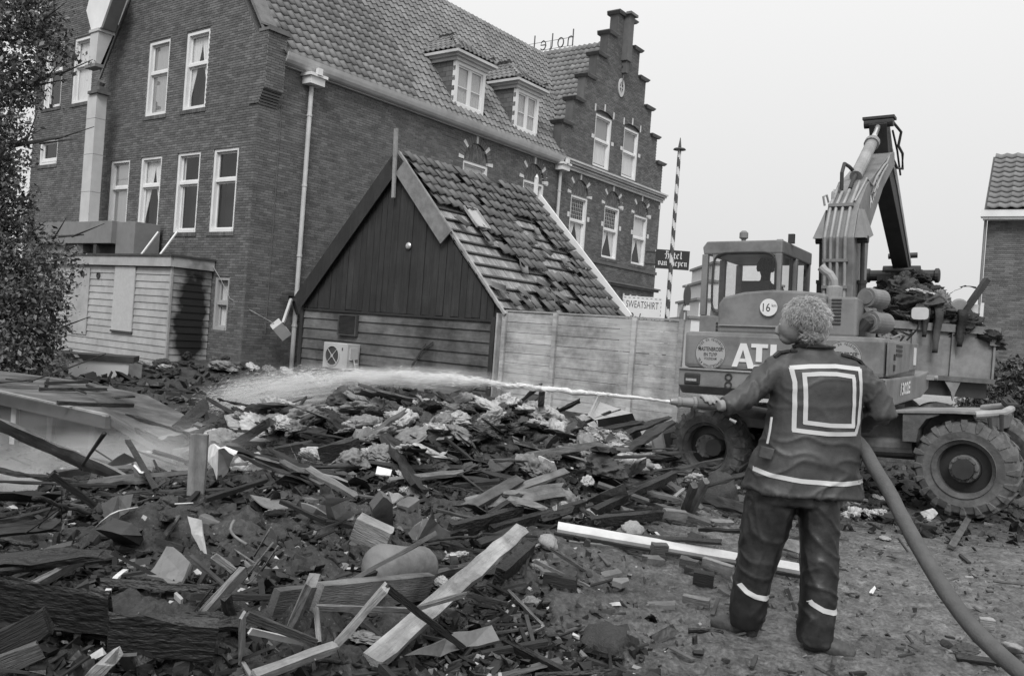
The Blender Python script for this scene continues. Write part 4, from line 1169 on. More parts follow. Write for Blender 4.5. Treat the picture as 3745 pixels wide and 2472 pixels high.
BL = {  # blackletter skeletons, x-height 1
    'H': [[(.1, 1.45), (.3, 1.6), (.35, 1.3), (.35, .2), (.15, 0), (.4, -.05)], [(.35, .9), (.6, 1.05), (.8, .85), (.8, .2), (.7, -.15)], [(0, .9), (.35, .9)], [(.5, 1.5), (.75, 1.4), (.9, 1.55)]],
    'o': [[(.15, .85), (.15, .2), (.35, 0), (.55, .15), (.55, .8), (.35, 1), (.15, .85)]],
    't': [[(.25, 1.3), (.25, .15), (.45, 0), (.6, .1)], [(.05, .9), (.5, .9)]],
    'e': [[(.15, .85), (.15, .2), (.35, 0), (.58, .15)], [(.15, .85), (.35, 1), (.55, .8), (.18, .5)]],
    'l': [[(.2, 1.5), (.25, 1.35), (.25, .15), (.42, 0)]],
    'v': [[(.1, .95), (.2, .8), (.2, .15), (.4, 0), (.6, .2), (.6, .8), (.4, 1)]],
    'a': [[(.15, .85), (.35, 1), (.5, .85), (.5, .15), (.65, 0)], [(.5, .5), (.2, .4), (.15, .15), (.3, 0), (.5, .15)]],
    'n': [[(.1, .95), (.2, .85), (.2, .1), (.3, 0)], [(.2, .8), (.45, 1), (.55, .85), (.55, .1), (.68, 0)]],
    'D': [[(.2, 1.3), (.2, .1), (.45, -.05), (.75, .15), (.8, .8), (.6, 1.3), (.1, 1.4)], [(.45, 1.2), (.45, .2)]],
    'i': [[(.1, .95), (.2, .85), (.2, .1), (.32, 0)], [(.2, 1.25), (.25, 1.35)]],
    'p': [[(.1, .95), (.2, .85), (.2, -.45)], [(.2, .8), (.45, 1), (.58, .8), (.55, .2), (.35, 0), (.2, .12)]]}
def blackletter(text, x, z, sc, mat, parent, width):
    adv = {'H': 1.0, 'D': .95, 'i': .42, 'l': .48, 't': .62, ' ': .45}
    tot = sum(adv.get(c, .74) for c in text); k = width / (tot * sc)
    nb = Nib(.055)
    for ch in text:
        for st_ in BL.get(ch, []): nb.s_([(p * k, q) for p, q in st_], x, z, sc)
        x += adv.get(ch, .74) * sc * k
    return nb.m.build('lettering', mat, parent)
blackletter('Hotel', .33, .40, .175, LW_, hs, .66)
blackletter('van Diepen', .08, .13, .150, LW_, hs, 1.12)
# two round road signs seen nearly edge-on
for (x, z, lab, rz) in ((4.76, 2.83, 'upper dark round road sign beside the striped pole', 1.05), (4.69, 2.28, 'lower grey round road sign just above the fence end', 1.05)):
    t = thing('road_sign', lab, 'road sign', (x, 24.0, z), rz)
    m_ = MB(); m_.lathe((0, 0, 0), (0, -1, 0), [(.29, 0), (.30, .012), (.29, .025), (0, .026)], 24); m_.build('disc', PD if z > 2.5 else GREYP, t)
    m_ = MB(); m_.tube([(0, .03, -2.6 if z > 2.5 else -2.3), (0, .03, .3)], .03, 8); m_.build('post', ZINC, t)
m_ = MB(); m_.box(4.62, 4.86, 23.93, 23.97, 2.42, 2.56); tag(m_.build('sign_plate', STONE), 'small pale rectangular plate between the two round road signs', 'sign plate')
# shop banner behind the fence
sw = thing('shop_sign', 'white painted sweatshirt shop sign standing behind the board fence', 'sign', (2.63, 21.0, .6), -.10)
m_ = MB(); m_.box(0, .93, -.02, .02, .75, 1.95); m_.build('board', M('sign_white', .6, .6, .05, 8), sw)
m_ = MB()
for x in (.05, .88): m_.box(x - .03, x + .03, .021, .06, -.8, 1.9)
m_.build('legs', PALEWOOD, sw)
fit_text('lettering', 'SWEATSHIRT', SB, sw, (.465, -.0215, 1.75), (1, 0, -.02), (0, 0, 1), .78, .17, bold=.0)
fit_text('lettering', 'Palace', SB, sw, (.48, -.0215, 1.42), (1, 0, -.03), (.15, 0, 1), .66, .24, bold=.0)
m_ = MB()
for k in range(9):
    m_.box(.02 + .105 * k, .07 + .105 * k, -.0225, -.0215, 1.90, 1.915)
    m_.box(.012, .022, -.0225, -.0215, 1.0 + k * .1, 1.05 + k * .1); m_.box(.908, .918, -.0225, -.0215, 1.0 + k * .1, 1.05 + k * .1)
m_.build('border', SB, sw)
# distant pale stepped gable
sg = thing('stepped_house', 'distant pale house with a stepped gable between the pole and the cab', 'house', (9.15, 46.0, 0))
PALEB = M('pale_render', .62, .8, .08, 3)
m_ = MB()
for k in range(4):
    hw = 2.7 - .36 * k; z0, z1 = (-.3, 2.9) if k == 0 else (2.9 + 1.0 * (k - 1), 2.9 + 1.0 * k)
    m_.box(3.0 - hw, 3.0 + hw, 0, 6, z0, z1)
m_.build('gable', PALEB, sg)
for k in range(4):
    hw = 2.7 - .36 * k; z1 = 2.9 + 1.0 * k
    
    for x0, x1 in ((3.0 - hw - .15, 3.0 - hw + .6), (3.0 + hw - .6, 3.0 + hw + .15)):
        m_ = MB(); m_.box(x0, x1, -.12, 6.1, z1 + .002, z1 + .13); m_.build('step_coping', GREYP, sg)
for x in (1.3, 3.5):
    m_ = MB(); m_.box(x, x + 1.0, -.03, .0, 1.5, 3.6); w_ = m_.build('window', WHITE, sg); m_ = MB(); m_.box(x + .1, x + .9, -.04, -.031, 1.6, 3.5); m_.build('pane', GREYP, w_)
# house on the right
hb = thing('right_house', 'plain brick house with a tiled roof at the right edge', 'house', (14.02, 26.0, -.2), math.radians(-31))
RB = M('right_brick', .19, .85, .2, 3, island=.25, stain=.2, stain_scale=.4)
WR = Wall('house_wall', 'u', 0, lambda z: [(0, 9.0)], 0, 6.2, [])
WR.build(hb)
m_ = MB(); m_.box(0, 9, .012, 8, 0, 6.1); m_.build('side_walls', RB, hb)
m_ = MB(); m_.box(-.18, 9.2, -.42, -.02, 6.12, 6.32); m_.box(-.12, 9.2, -.36, -.02, 6.05, 6.12); m_.build('gutter_board', WHITE, hb)
s3_ = Vector((0, 2.9, 2.3)).normalized(); n3_ = Vector((0, -s3_.z, s3_.y))
s3_ = Vector((0, 3.2, 2.4)).normalized(); n3_ = Vector((0, -s3_.z, s3_.y))
m_ = MB(); m_.add([(-.1, -.4, 6.28), (9, -.4, 6.28), (9, 2.6, 8.53), (-.1, 2.6, 8.53)], [(0, 1, 2, 3)]); m_.add([(-.1, 5.6, 6.28), (9, 5.6, 6.28), (9, 2.6, 8.53), (-.1, 2.6, 8.53)], [(3, 2, 1, 0)])
m_.add([(.0, -.1, 6.1), (.0, 2.6, 8.45), (.0, 5.3, 6.1)], [(0, 1, 2)])
hr = m_.build('roof', SLATE, hb)
fr = []
RT = M('right_tile', .14, .65, .2, 4, island=.25)
for j in range(11):
    for i in range(30): fr.append((Vector((-.02 + .30 * (i + .5), -.44, 6.33)) + s3_ * (.34 * j), (1, 0, 0), s3_, n3_))
tiles(hr, fr, .30, .34, lambda P: P[:, 0], 90, mat=RT, seed=3, t=.05)
m_ = MB(); m_.tube([(-.05, -.1, 0), (-.05, -.1, 6.1)], .04, 6); m_.lathe((-.05, -.12, 3.3), (-1, 0, 0), [(.12, 0), (.12, .1)], 10); m_.build('downpipe', GREYP, hb)

# ================================================================== PLANTS
LEAF = M('leaf', .085, .55, .35, 1.5, island=.6)
LEAFL = M('pale_leaf', .12, .55, .3, 1.5, island=.5)
BARK = M('bark', .05, .9, .3, 12, bump=.5)
def leaves(name, lobes, size, parent, mat, seed, flat=.5):
    rs_ = np.random.RandomState(seed); C = []
    for (c, r_, n_) in lobes:
        ncl = max(4, n_ // 26)
        d = rs_.normal(size=(ncl, 3)); d /= np.linalg.norm(d, axis=1)[:, None]
        cen = np.array(c) + d * (rs_.rand(ncl, 1) ** .4) * np.array(r_)
        for q in cen:
            tw = rs_.normal(size=3) * np.array([1, 1, .7]); tw /= np.linalg.norm(tw)
            k_ = int(n_ / ncl)
            t_ = rs_.rand(k_, 1)
            C.append(q + tw * (t_ - .5) * .5 + rs_.normal(size=(k_, 3)) * .05)
    C = np.concatenate(C); n_ = len(C)
    a = rs_.normal(size=(n_, 3)); a /= np.linalg.norm(a, axis=1)[:, None]
    b = rs_.normal(size=(n_, 3)); b -= a * (a * b).sum(1)[:, None]; b /= np.linalg.norm(b, axis=1)[:, None]
    cr_ = np.cross(a, b)
    s_ = size * (.45 + 1.5 * rs_.rand(n_, 1) ** 2.2)
    V = np.stack([C - a * s_, C - b * s_ * flat + cr_ * s_ * .12, C + a * s_, C + b * s_ * flat + cr_ * s_ * .12], 1).reshape(-1, 3)
    F = np.arange(n_ * 4).reshape(-1, 4)
    return np_mesh(name, V, F, mat, parent)
tr = thing('leafy_tree', 'leafy tree and undergrowth hiding the left end of the hotel', 'tree', (-8.6, 13.2, 0))
T0 = Vector((-8.6, 13.2, 0))
m_ = MB(); m_.tube([(0, 0, -.2), (.1, .05, 1.5), (.0, 0, 3.2), (.2, .1, 5.0), (.3, 0, 7)], [.22, .18, .14, .1, .05], 8)
for z, dx, dy, dz, l in ((1.2, 1, -.2, .55, 1.7), (2.0, 1, .3, .3, 1.8), (2.6, .8, -.4, .9, 1.6), (3.4, 1, 0, .35, 1.6), (4.2, .9, .3, .6, 1.6), (5.0, 1, -.2, .5, 1.5), (5.6, .9, 0, .3, 1.3), (.6, 1.0, .2, .25, 1.6)):
    p = Vector((.05, 0, z)); d = Vector((dx, dy, dz)).normalized(); e = p + d * l; m_.tube([p, p + d * l * .5 + Vector((0, 0, .08)), e], [.06, .04, .012], 5)
    for q in range(5):
        f = .3 + .15 * q; b0 = p + d * l * f; dd_ = (d + Vector((R.uniform(-.8, .8), R.uniform(-.8, .8), R.uniform(-.3, .8)))).normalized(); m_.tube([b0, b0 + dd_ * .6], [.018, .005], 4)
m_.build('trunk', BARK, tr)
lob = [((.75, -.2, .9), (.85, .6, .85), 4600), ((1.15, -.1, 1.5), (.6, .6, .6), 2600), ((.75, 0, 2.1), (.65, .6, .7), 3000), ((.55, 0, 2.9), (.45, .6, .7), 1500), ((.45, 0, 3.8), (.5, .6, .7), 1300), ((.55, 0, 4.7), (.6, .6, .5), 1300),
       ((.75, 0, 5.6), (.7, .6, .5), 1300), ((.2, .2, 6.2), (.7, .7, .5), 900), ((-.3, 0, 3.0), (.7, .8, 2.6), 3300), ((1.3, 0, .7), (.5, .5, .5), 1500), ((1.1, -.1, .2), (.8, .4, .35), 1500), ((1.6, .0, 1.95), (.3, .3, .3), 330), ((1.25, 0, 5.2), (.35, .4, .45), 260)]
lob = [(c, r_, int(n_ * (2.6 if c[2] > 2.5 else 1.7))) for c, r_, n_ in lob]
leaves('crown', lob, .034, tr, LEAF, 11)
lob2 = [((1.0, -.4, 1.3), (.75, .5, 1.0), 1700), ((.6, -.5, 3.6), (.6, .5, 1.4), 1300), ((.8, -.4, 5.4), (.7, .5, .7), 700), ((1.1, -.4, .5), (.6, .4, .4), 700)]
lob2 = [(c, r_, int(n_ * 1.6)) for c, r_, n_ in lob2]
leaves('pale_foliage', lob2, .030, tr, LEAFL, 12)
bs = thing('bush', 'dark bush at the foot of the right hand house', 'bush', (13.4, 23.6, -.2))
m_ = MB()
for i in range(7): a = i * .9; m_.tube([(0, 0, 0), (.5 * math.cos(a), .4 * math.sin(a), .7), (1.0 * math.cos(a), .7 * math.sin(a), 1.4)], [.03, .02, .006], 5)
m_.build('stems', BARK, bs)
leaves('foliage', [((0, 0, .7), (1.0, .8, .75), 3600), ((1.1, 0, .8), (1.0, .8, .9), 3600), ((-.6, -.2, .45), (.6, .5, .5), 1600), ((.5, 0, 1.4), (.8, .7, .5), 1800)], .06, bs, LEAF, 21)

# ================================================================== FLAT ROOF LYING ON THE GROUND AT LEFT, TROUGH
FELT = M('ashy_felt', .125, .6, .6, 2.6, bump=.5, bscale=14, stain=.85, stain_scale=1.5, stretch=(1, 1.5, 1))
pf = thing('fallen_flat_roof', 'low flat roof slab with pale ashy top and dark fascia at far left', 'roof slab', (0, 0, 0))
top = [(-2.95, 7.62, .16), (-3.5, 7.64, .43), (-5.1, 8.68, .45), (-6.7, 9.9, .45), (-6.7, 11.4, .45), (-5.4, 11.0, .43), (-4.2, 10.1, .40), (-2.75, 8.8, .14)]
m_ = MB(); n_t = len(top); cen = (-4.5, 9.3, .45)
m_.v = [cen] + top + [(x, y, z - .06) for x, y, z in top]
for i in range(n_t): j = (i + 1) % n_t; m_.f += [(0, 1 + j, 1 + i), (1 + i, 1 + j, 1 + n_t + j, 1 + n_t + i)]
m_.mi = [0] * len(m_.f); m_.build('deck', FELT, pf)
m_ = MB(); E_ = [(-3.5, 7.60, .40), (-5.12, 8.64, .42), (-6.72, 9.86, .42)]
for a, b in zip(E_, E_[1:]): m_.beam(a, b, .05, .11)
m_.build('fascia', M('fascia_board', .05, .7, .3, 5), pf)
m_ = MB(); m_.beam((-3.5, 7.585, .462), (-6.7, 9.84, .482), .03, .025); m_.build('edge_strip', PALEWOOD, pf)
m_ = MB(); m_.prism([(-3.75, 7.95, -.2), (-5.2, 8.88, -.2), (-6.6, 10.0, -.2), (-6.5, 11, -.2), (-4.4, 9.9, -.2)], (0, 0, .56)); m_.build('wall', M('dark_wall', .03, .8, .5, 3, stain=-.6, stain_scale=2), pf)
for i, f in enumerate((.12, .5, .86)):
    m_ = MB(); x, y = -3.55 - 1.55 * f, 7.72 + 1.02 * f; m_.beam((x, y, -.2), (x, y, .37), .06, .05); m_.build('post', PALEWOOD if i == 2 else BATTEN, pf)
tg = thing('trough', 'low white trough with dark rim at the foot of the lean-to', 'trough', (-7.7, 15.1, -.1), .25)
m_ = MB(); m_.box(0, 1.0, 0, .5, 0, .52); m_.build('side', WHITE, tg)
m_ = MB(); m_.box(-.05, 1.05, -.05, .55, .522, .62); m_.build('rim', BATTEN, tg)
m_ = MB(); m_.box(.98, 1.2, -.06, .0, 0, .5); m_.build('post', GREYW, tg)

# ================================================================== EXCAVATOR
EXP = M('machine_paint', .185, .5, .12, 2.5, stain=.4, stain_scale=2.2, bump=.08)
EXL = M('machine_pale', .29, .55, .15, 3, stain=.35, stain_scale=2)
EXD = M('machine_dark', .028, .55, .4, 5)
MUDM = M('muddy_steel', .11, .8, .4, 5, bump=.4, bscale=20, stain=.4, stain_scale=3)
RUB = M('tyre_rubber', .046, .75, .4, 6, stain=-1.6, stain_scale=3.0, bump=.2)
RUBM = M('tyre_mud', .080, .85, .4, 7, stain=-.5, stain_scale=4, bump=.4)
LETW = M('white_lettering', .62, .5, .06, 6)
STK = M('round_sticker', .30, .5, .05, 6)
INK = M('sticker_ink', .018, .5, .05, 6)
CHR = M('lamp_glass', .6, .12, .05, 4, metal=.7)
TX, TY = 4.12, 11.6
XR = Matrix.Translation((TX, TY, 0)) @ Matrix.Rotation(math.radians(-33), 4, 'Z')
ex = thing('excavator', 'wheeled excavator with cab, tall folded boom and white lettering on its counterweight', 'excavator', (TX, TY, 0), math.radians(-33))
UT = Matrix.Translation((0, 0, 1.3)) @ Matrix.Rotation(math.radians(-1.6), 4, 'Y') @ Matrix.Translation((0, 0, -1.3))   # the slew deck leans a little
CH = XR.inverted() @ (Matrix.Translation((4.9, 9.2, .35)) @ Matrix.Rotation(math.radians(-38.9), 4, 'Z') @ Matrix.Rotation(math.radians(-3.4), 4, 'Y') @ Matrix.Translation((0, 0, -.35)))
def xb(mb, name, mat, parent=ex, T=UT, smooth=False, bevel=0.0):
    mb.v = [tuple(T @ Vector(p)) for p in mb.v]
    return mb.build(name, mat, parent, smooth, bevel)
def rbox(x0, x1, y0, y1, z0, z1, taper=None):
    m_ = MB(); m_.box(x0, x1, y0, y1, z0, z1); return m_
# counterweight and body, plan slightly narrower towards the front
m_ = MB(); pl_ = [(-1.13, -1.93), (1.08, -1.93), (1.15, -1.85), (1.16, .35), (-1.13, .35)]
m_.prism([(x, y, 1.215) for x, y in pl_], (0, 0, .445)); xb(m_, 'counterweight', EXP, bevel=.055)
m_ = MB()
prof_ = [(-2.02, 1.21), (-2.03, 1.0), (-1.9, .90), (.6, .96), (1.25, 1.06), (1.25, 1.31), (.4, 1.25)]
m_.prism([(-1.15, y, z) for y, z in prof_], (2.36, 0, 0)); xb(m_, 'ledge', EXP, bevel=.02)
m_ = MB(); m_.box(-1.15, 1.2, -2.042, -1.9, 1.196, 1.214); xb(m_, 'ledge_trim', EXL)
m_ = MB(); m_.prism([(1.165, -1.93 + .1, 1.24), (1.165, -.35, 1.30), (1.165, -.35, 1.64), (1.165, -1.83, 1.62)], (.02, 0, 0)); xb(m_, 'engine_door', EXP, bevel=.008)
m_ = MB(); m_.prism([(1.165, -.32, 1.31), (1.165, .33, 1.33), (1.165, .33, 1.66), (1.165, -.32, 1.645)], (.02, 0, 0)); xb(m_, 'side_door', EXP, bevel=.008)
for k in range(3):
    m_ = MB(); m_.box(1.186, 1.192, -1.35, -.95, 1.47 + .05 * k, 1.50 + .05 * k); xb(m_, 'vent_slot', EXD)
m_ = MB(); m_.box(1.186, 1.194, -.05, .12, 1.38, 1.60); xb(m_, 'sticker', LETW)
for z in (1.30, 1.42): 
    m_ = MB(); m_.box(1.186, 1.20, -1.5, -1.44, z, z + .07); xb(m_, 'hinge', EXD)
m_ = MB(); m_.box(1.20, 1.30, 1.0, 1.2, 1.19, 1.25); m_.tube([(1.2, 1.1, 1.22), (1.34, 1.1, 1.22)], .035, 8); xb(m_, 'towing_pin', EXL)
# lettering and stickers
def T2(p): return UT @ Vector(p)
def flat(name, polys, y, mat, thick=.012):
    m_ = MB()
    for p in polys: m_.prism([(x, y, z) for x, z in p], (0, -thick, 0))
    return xb(m_, name, mat)
yb = -1.934
sx_, z0_, h_ = 1.0, 1.325, .205
flat('lettering', [[(-.52, 1.255), (-.455, 1.255), (-.39, 1.46), (-.39, 1.535), (-.425, 1.535)], [(-.39, 1.46), (-.325, 1.243), (-.245, 1.243), (-.355, 1.535), (-.39, 1.535)], [(-.243, 1.243), (.42, 1.243), (.42, 1.288), (-.26, 1.288)]], yb, LETW)
flat('lettering', [[(-.445, 1.315), (-.335, 1.315), (-.345, 1.355), (-.43, 1.355)], [(.19, 1.385), (.26, 1.385), (.25, 1.42), (.20, 1.42)]], yb, LETW, .009)
flat('lettering', [[(-.295, 1.49), (-.10, 1.49), (-.10, 1.535), (-.295, 1.535)], [(-.235, 1.325), (-.165, 1.325), (-.165, 1.49), (-.235, 1.49)]], yb, LETW)
flat('lettering', [[(-.07, 1.325), (0, 1.325), (0, 1.535), (-.07, 1.535)], [(0, 1.325), (.10, 1.325), (.10, 1.368), (0, 1.368)]], yb, LETW)
flat('lettering', [[(.115, 1.325), (.18, 1.325), (.222, 1.46), (.222, 1.535), (.19, 1.535)], [(.222, 1.46), (.262, 1.325), (.328, 1.325), (.254, 1.535), (.222, 1.535)]], yb, LETW)
flat('lettering', [[(.35, 1.325), (.50, 1.325), (.50, 1.365), (.35, 1.365)], [(.35, 1.41), (.50, 1.41), (.50, 1.45), (.35, 1.45)], [(.35, 1.495), (.50, 1.495), (.50, 1.535), (.35, 1.535)], [(.45, 1.365), (.50, 1.365), (.50, 1.41), (.45, 1.41)], [(.35, 1.45), (.40, 1.45), (.40, 1.495), (.35, 1.495)]], yb, LETW)
def sticker(cx, cz, r_):
    y = yb
    m_ = MB(); m_.lathe((cx, y, cz), (0, -1, 0), [(r_, 0), (r_, .003), (0, .0031)], 36); o = xb(m_, 'round_sticker', STK)
    m_ = MB(); m_.lathe((cx, y - .0032, cz), (0, -1, 0), [(r_ * .98, 0), (r_ * .98, .001), (r_ * .95, .001), (r_ * .95, 0)], 36, cap=False); xb(m_, 'rim_line', INK, o)
    def line(s, z, w, h, bold=.01):
        c = T2((cx, y - .0045, cz + z)); ax = (UT.to_3x3() @ Vector((1, 0, 0)))
        fit_text('lettering', s, INK, o, c, ax, UT.to_3x3() @ Vector((0, 0, 1)), w, h, bold=bold)
    line('MASTENBROEK', .045, r_ * 1.55, .05, .02); line('EN TUYP', -.02, r_ * .85, .042, .02); line('VOLENDAM', -.07, r_ * .8, .032, .01)
    def arc(s, rad, a0, a1, flip):
        n = len(s)
        for i, ch in enumerate(s):
            if ch == ' ': continue
            a = a0 + (a1 - a0) * (i + .5) / n
            p = T2((cx + rad * math.cos(a), y - .0045, cz + rad * math.sin(a)))
            up = Vector((math.cos(a), 0, math.sin(a))) * (1 if not flip else -1); xd = Vector((up.z, 0, -up.x))
            fit_text('lettering', ch, INK, o, p, UT.to_3x3() @ xd, UT.to_3x3() @ up, .016 if ch not in 'I1-:' else .007, .03, bold=.01)
    arc('WATER EN WEGENBOUW', r_ * .82, math.radians(165), math.radians(15), False)
    arc('TEL. 093-63785-64263', r_ * .83, math.radians(205), math.radians(335), True)
sticker(-.79, 1.405, .195); sticker(.74, 1.415, .195)
fit_text('lettering', '1302E', LETW, ex, T2((1.218, -.78, 1.10)), UT.to_3x3() @ Vector((0, 1, .03)), UT.to_3x3() @ Vector((0, 0, 1)), .70, .15, bold=.03)
# rear lamp and two reflector rings each side
for sgn in (-1, 1):
    m_ = MB(); m_.box(.97 * sgn - .10, .97 * sgn + .10, -2.045, -1.95, 1.01, 1.15); lo_ = xb(m_, 'lamp_housing', EXD, bevel=.02)
    m_ = MB(); m_.box(.97 * sgn - .08, .97 * sgn + .08, -2.052, -2.046, 1.03, 1.13); xb(m_, 'lamp_reflector', EXD, lo_)
    m_ = MB(); m_.box(.97 * sgn - .07, .97 * sgn + .065, -2.060, -2.053, 1.055, 1.085); xb(m_, 'lamp_glass', CHR, lo_)
    for z in (1.13, 1.035):
        m_ = MB(); m_.lathe((.52 * sgn, -2.028, z), (0, -1, 0), [(.045, 0), (.045, .012), (.03, .012), (.03, .002)], 18, cap=False); ro_ = xb(m_, 'reflector_ring', EXD)
# bonnet behind the cab
m_ = MB(); m_.prism([(x, -1.55, z) for x, z in ((-.86, 1.665), (-.86, 2.02), (-.80, 2.11), (-.55, 2.17), (-.2, 2.20), (.15, 2.19), (.43, 2.16), (.43, 1.665))], (0, 1.1, 0)); xb(m_, 'bonnet', EXP, bevel=.03)
m_ = MB(); m_.prism([(.435, -1.5, 1.665), (.435, -1.5, 2.13), (.435, -.3, 2.08), (.435, -.3, 1.665)], (.34, 0, 0)); xb(m_, 'bonnet_side', EXP, bevel=.03)
m_ = MB(); m_.box(-.84, .44, -1.575, -1.552, 1.75, 1.765); xb(m_, 'bonnet_rib', EXL)
for k in range(8):
    z = 1.80 + .04 * k; m_ = MB(); m_.prism([(.49, -1.508, z), (.60, -1.508, z), (.60, -1.508, z + .022), (.49, -1.508, z + .022)], (0, .006, 0)); xb(m_, 'louvre', EXD)
m_ = MB(); m_.lathe((-.22, -1.582, 1.985), (0, -1, 0), [(.105, 0), (.105, .003), (0, .0031)], 32); st_ = xb(m_, 'speed_plate', LETW)
fit_text('lettering', '16', INK, st_, T2((-.245, -1.587, 1.985)), UT.to_3x3() @ Vector((1, 0, 0)), UT.to_3x3() @ Vector((0, 0, 1)), .09, .10, bold=.0)
fit_text('lettering', 'km', INK, st_, T2((-.155, -1.587, 2.01)), UT.to_3x3() @ Vector((1, 0, 0)), UT.to_3x3() @ Vector((0, 0, 1)), .055, .036, bold=.0)
# exhaust and air filters
m_ = MB(); m_.lathe((.40, -1.0, 2.12), (0, 0, 1), [(.095, 0), (.095, .16), (.05, .18)], 16); m_.tube([(.40, -1.0, 2.26), (.39, -1.0, 2.36), (.34, -1.0, 2.44), (.28, -1.0, 2.48), (.23, -1.0, 2.53)], [.05, .05, .05, .05, .055], 10); xb(m_, 'exhaust', EXL, smooth=False)
for (x, y, z, r_) in ((.80, -1.15, 2.15, .115), (.86, -1.2, 1.86, .125)):
    m_ = MB(); m_.lathe((x, y, z), (.35, 1, 0), [(r_ * .7, -.012), (r_ * .75, 0), (r_, .0), (r_, .06), (r_ * 1.06, .07), (r_ * 1.06, .1), (r_, .11), (r_, .34), (r_ * .8, .36)], 22); f_ = xb(m_, 'air_filter', EXP)
m_ = MB(); m_.tube([(.86, -1.24, 1.86), (.84, -1.30, 1.85), (.78, -1.30, 1.76), (.76, -1.28, 1.66)], .065, 10); xb(m_, 'filter_hose', EXD)
m_ = MB(); m_.tube([(.8, -1.1, 2.03), (.84, -1.12, 1.97)], .05, 8); xb(m_, 'filter_bracket', EXP)
m_ = MB(); m_.tube([(1.05, -.9, 1.68), (1.12, -.7, 1.74), (1.12, -.4, 1.74), (1.05, -.2, 1.68)], .014, 6); xb(m_, 'grab_rail', EXP)
# mirror
m_ = MB(); c = Vector((1.30, -.5, 2.01)); pts = [(c.x + .105 * (abs(math.cos(a)) ** .5) * (1 if math.cos(a) > 0 else -1), c.z + .082 * (abs(math.sin(a)) ** .5) * (1 if math.sin(a) > 0 else -1)) for a in np.linspace(0, 2 * math.pi, 20, endpoint=False)]
m_.prism([(x, -.5, z) for x, z in pts], (0, .03, 0)); mo_ = xb(m_, 'mirror', EXD)
m_ = MB(); m_.prism([(c.x + (x - c.x) * .92, -.505, c.z + (z - c.z) * .92) for x, z in pts], (0, .004, 0)); xb(m_, 'mirror_glass', M('mirror_glass', .55, .2, .1, 8, metal=.4), mo_)
m_ = MB(); m_.tube([(1.30, -.48, 1.93), (1.27, -.45, 1.82), (1.15, -.4, 1.68)], .012, 6); xb(m_, 'mirror_stalk', EXD, mo_)
# cab
x0, x1, y0, y1, zb_, zt_ = -1.53, -.42, -.42, 1.12, 1.60, 2.90
m_ = MB(); m_.box(x0, x1, y0, y1, zb_, 1.93); xb(m_, 'cab_lower', EXP, bevel=.02)
m_ = MB(); m_.prism([(x0 + .02, y0, 2.78), (x1, y0, 2.78), (x1, y0, 2.96), (x0 + .06, y0, 2.96), (x0, y0, 2.88)], (0, y1 - y0 + .02, 0)); xb(m_, 'cab_roof', EXP, bevel=.02)
for (px, py) in ((x0, y0), (x1 - .09, y0), (x0, y1 - .08), (x1 - .09, y1 - .08), (x1 - .075, .30), (x0, .30)):
    m_ = MB(); m_.box(px, px + .085, py, py + .075, 1.931, 2.782); xb(m_, 'pillar', EXP, bevel=.01)
m_ = MB()  # rubber round the rear window
ro = []
for a in range(24):
    t = 2 * math.pi * a / 24; ex_, ez_ = math.cos(t), math.sin(t)
    ro.append((-.925 + .435 * (abs(ex_) ** .35) * (1 if ex_ > 0 else -1), y0 - .012, 2.37 + .425 * (abs(ez_) ** .35) * (1 if ez_ > 0 else -1)))
m_.tube(ro + ro[:1], .016, 5); xb(m_, 'window_seal', EXD)
m_ = MB()
for (cx, cz, sx, sz) in ((-1.36, 2.79, 1, -1), (-.49, 2.79, -1, -1), (-1.36, 1.945, 1, 1), (-.49, 1.945, -1, 1)):
    m_.prism([(cx - .02 * sx, y0 + .01, cz - .02 * sz), (cx + .11 * sx, y0 + .01, cz - .01 * sz), (cx + .03 * sx, y0 + .01, cz + .03 * sz), (cx - .01 * sx, y0 + .01, cz + .11 * sz)], (0, .03, 0))
xb(m_, 'window_corners', EXP)
m_ = MB()
for (ax_, ay_), (bx_, by_) in (((x0 + .08, y0 + .03), (x1 - .08, y0 + .03)), ((x1 - .03, y0 + .07), (x1 - .03, y1 - .08)), ((x0 + .03, y1 - .08), (x0 + .03, y0 + .07)), ((x1 - .08, y1 - .035), (x0 + .08, y1 - .035))): m_.add([(ax_, ay_, 1.93), (bx_, by_, 1.93), (bx_, by_, 2.785), (ax_, ay_, 2.785)], [(0, 1, 2, 3)])
xb(m_, 'cab_glass', M_glass('cab_glass', .90, .02))
m_ = MB(); m_.box(-1.10, -1.02, y1 - .028, y1 + .012, 1.931, 2.779); m_.box(-1.02, -.5, y1 - .027, y1 + .011, 2.02, 2.08); xb(m_, 'windscreen_post', EXP)
m_ = MB(); m_.box(x1 - .02, x1 + .02, .02, .06, 1.94, 2.76); m_.box(x1 + .0, x1 + .015, .36, 1.0, 2.30, 2.34); xb(m_, 'side_window_bar', EXD)
m_ = MB(); m_.box(-1.1, -.7, .1, .5, 1.9, 2.1); m_.box(-1.1, -.7, .02, .10, 2.0, 2.45); xb(m_, 'seat', EXD)
for (x, y, kind) in ((-.99, -.30, 'lamp'), (-.72, .5, 'aerial'), (-.42, .0, 'aerial')):
    m_ = MB()
    if kind == 'lamp': m_.lathe((x, y, 2.96), (0, 0, 1), [(.03, 0), (.03, .03), (.06, .05), (.06, .12), (.03, .15)], 12); xb(m_, 'roof_lamp', GREYP)
    else: m_.box(x - .04, x + .04, y - .03, y + .03, 2.96, 3.09); xb(m_, 'roof_light', EXL if x < -.5 else EXD)
m_ = MB(); m_.tube([(-1.5, -.30, 1.75), (-1.5, -.36, 1.75), (-1.5, -.36, 1.68)], .03, 8); m_.tube([(-.95, -.55, 1.72), (-.85, -.55, 1.72)], .05, 10); xb(m_, 'cab_step_roll', EXD)
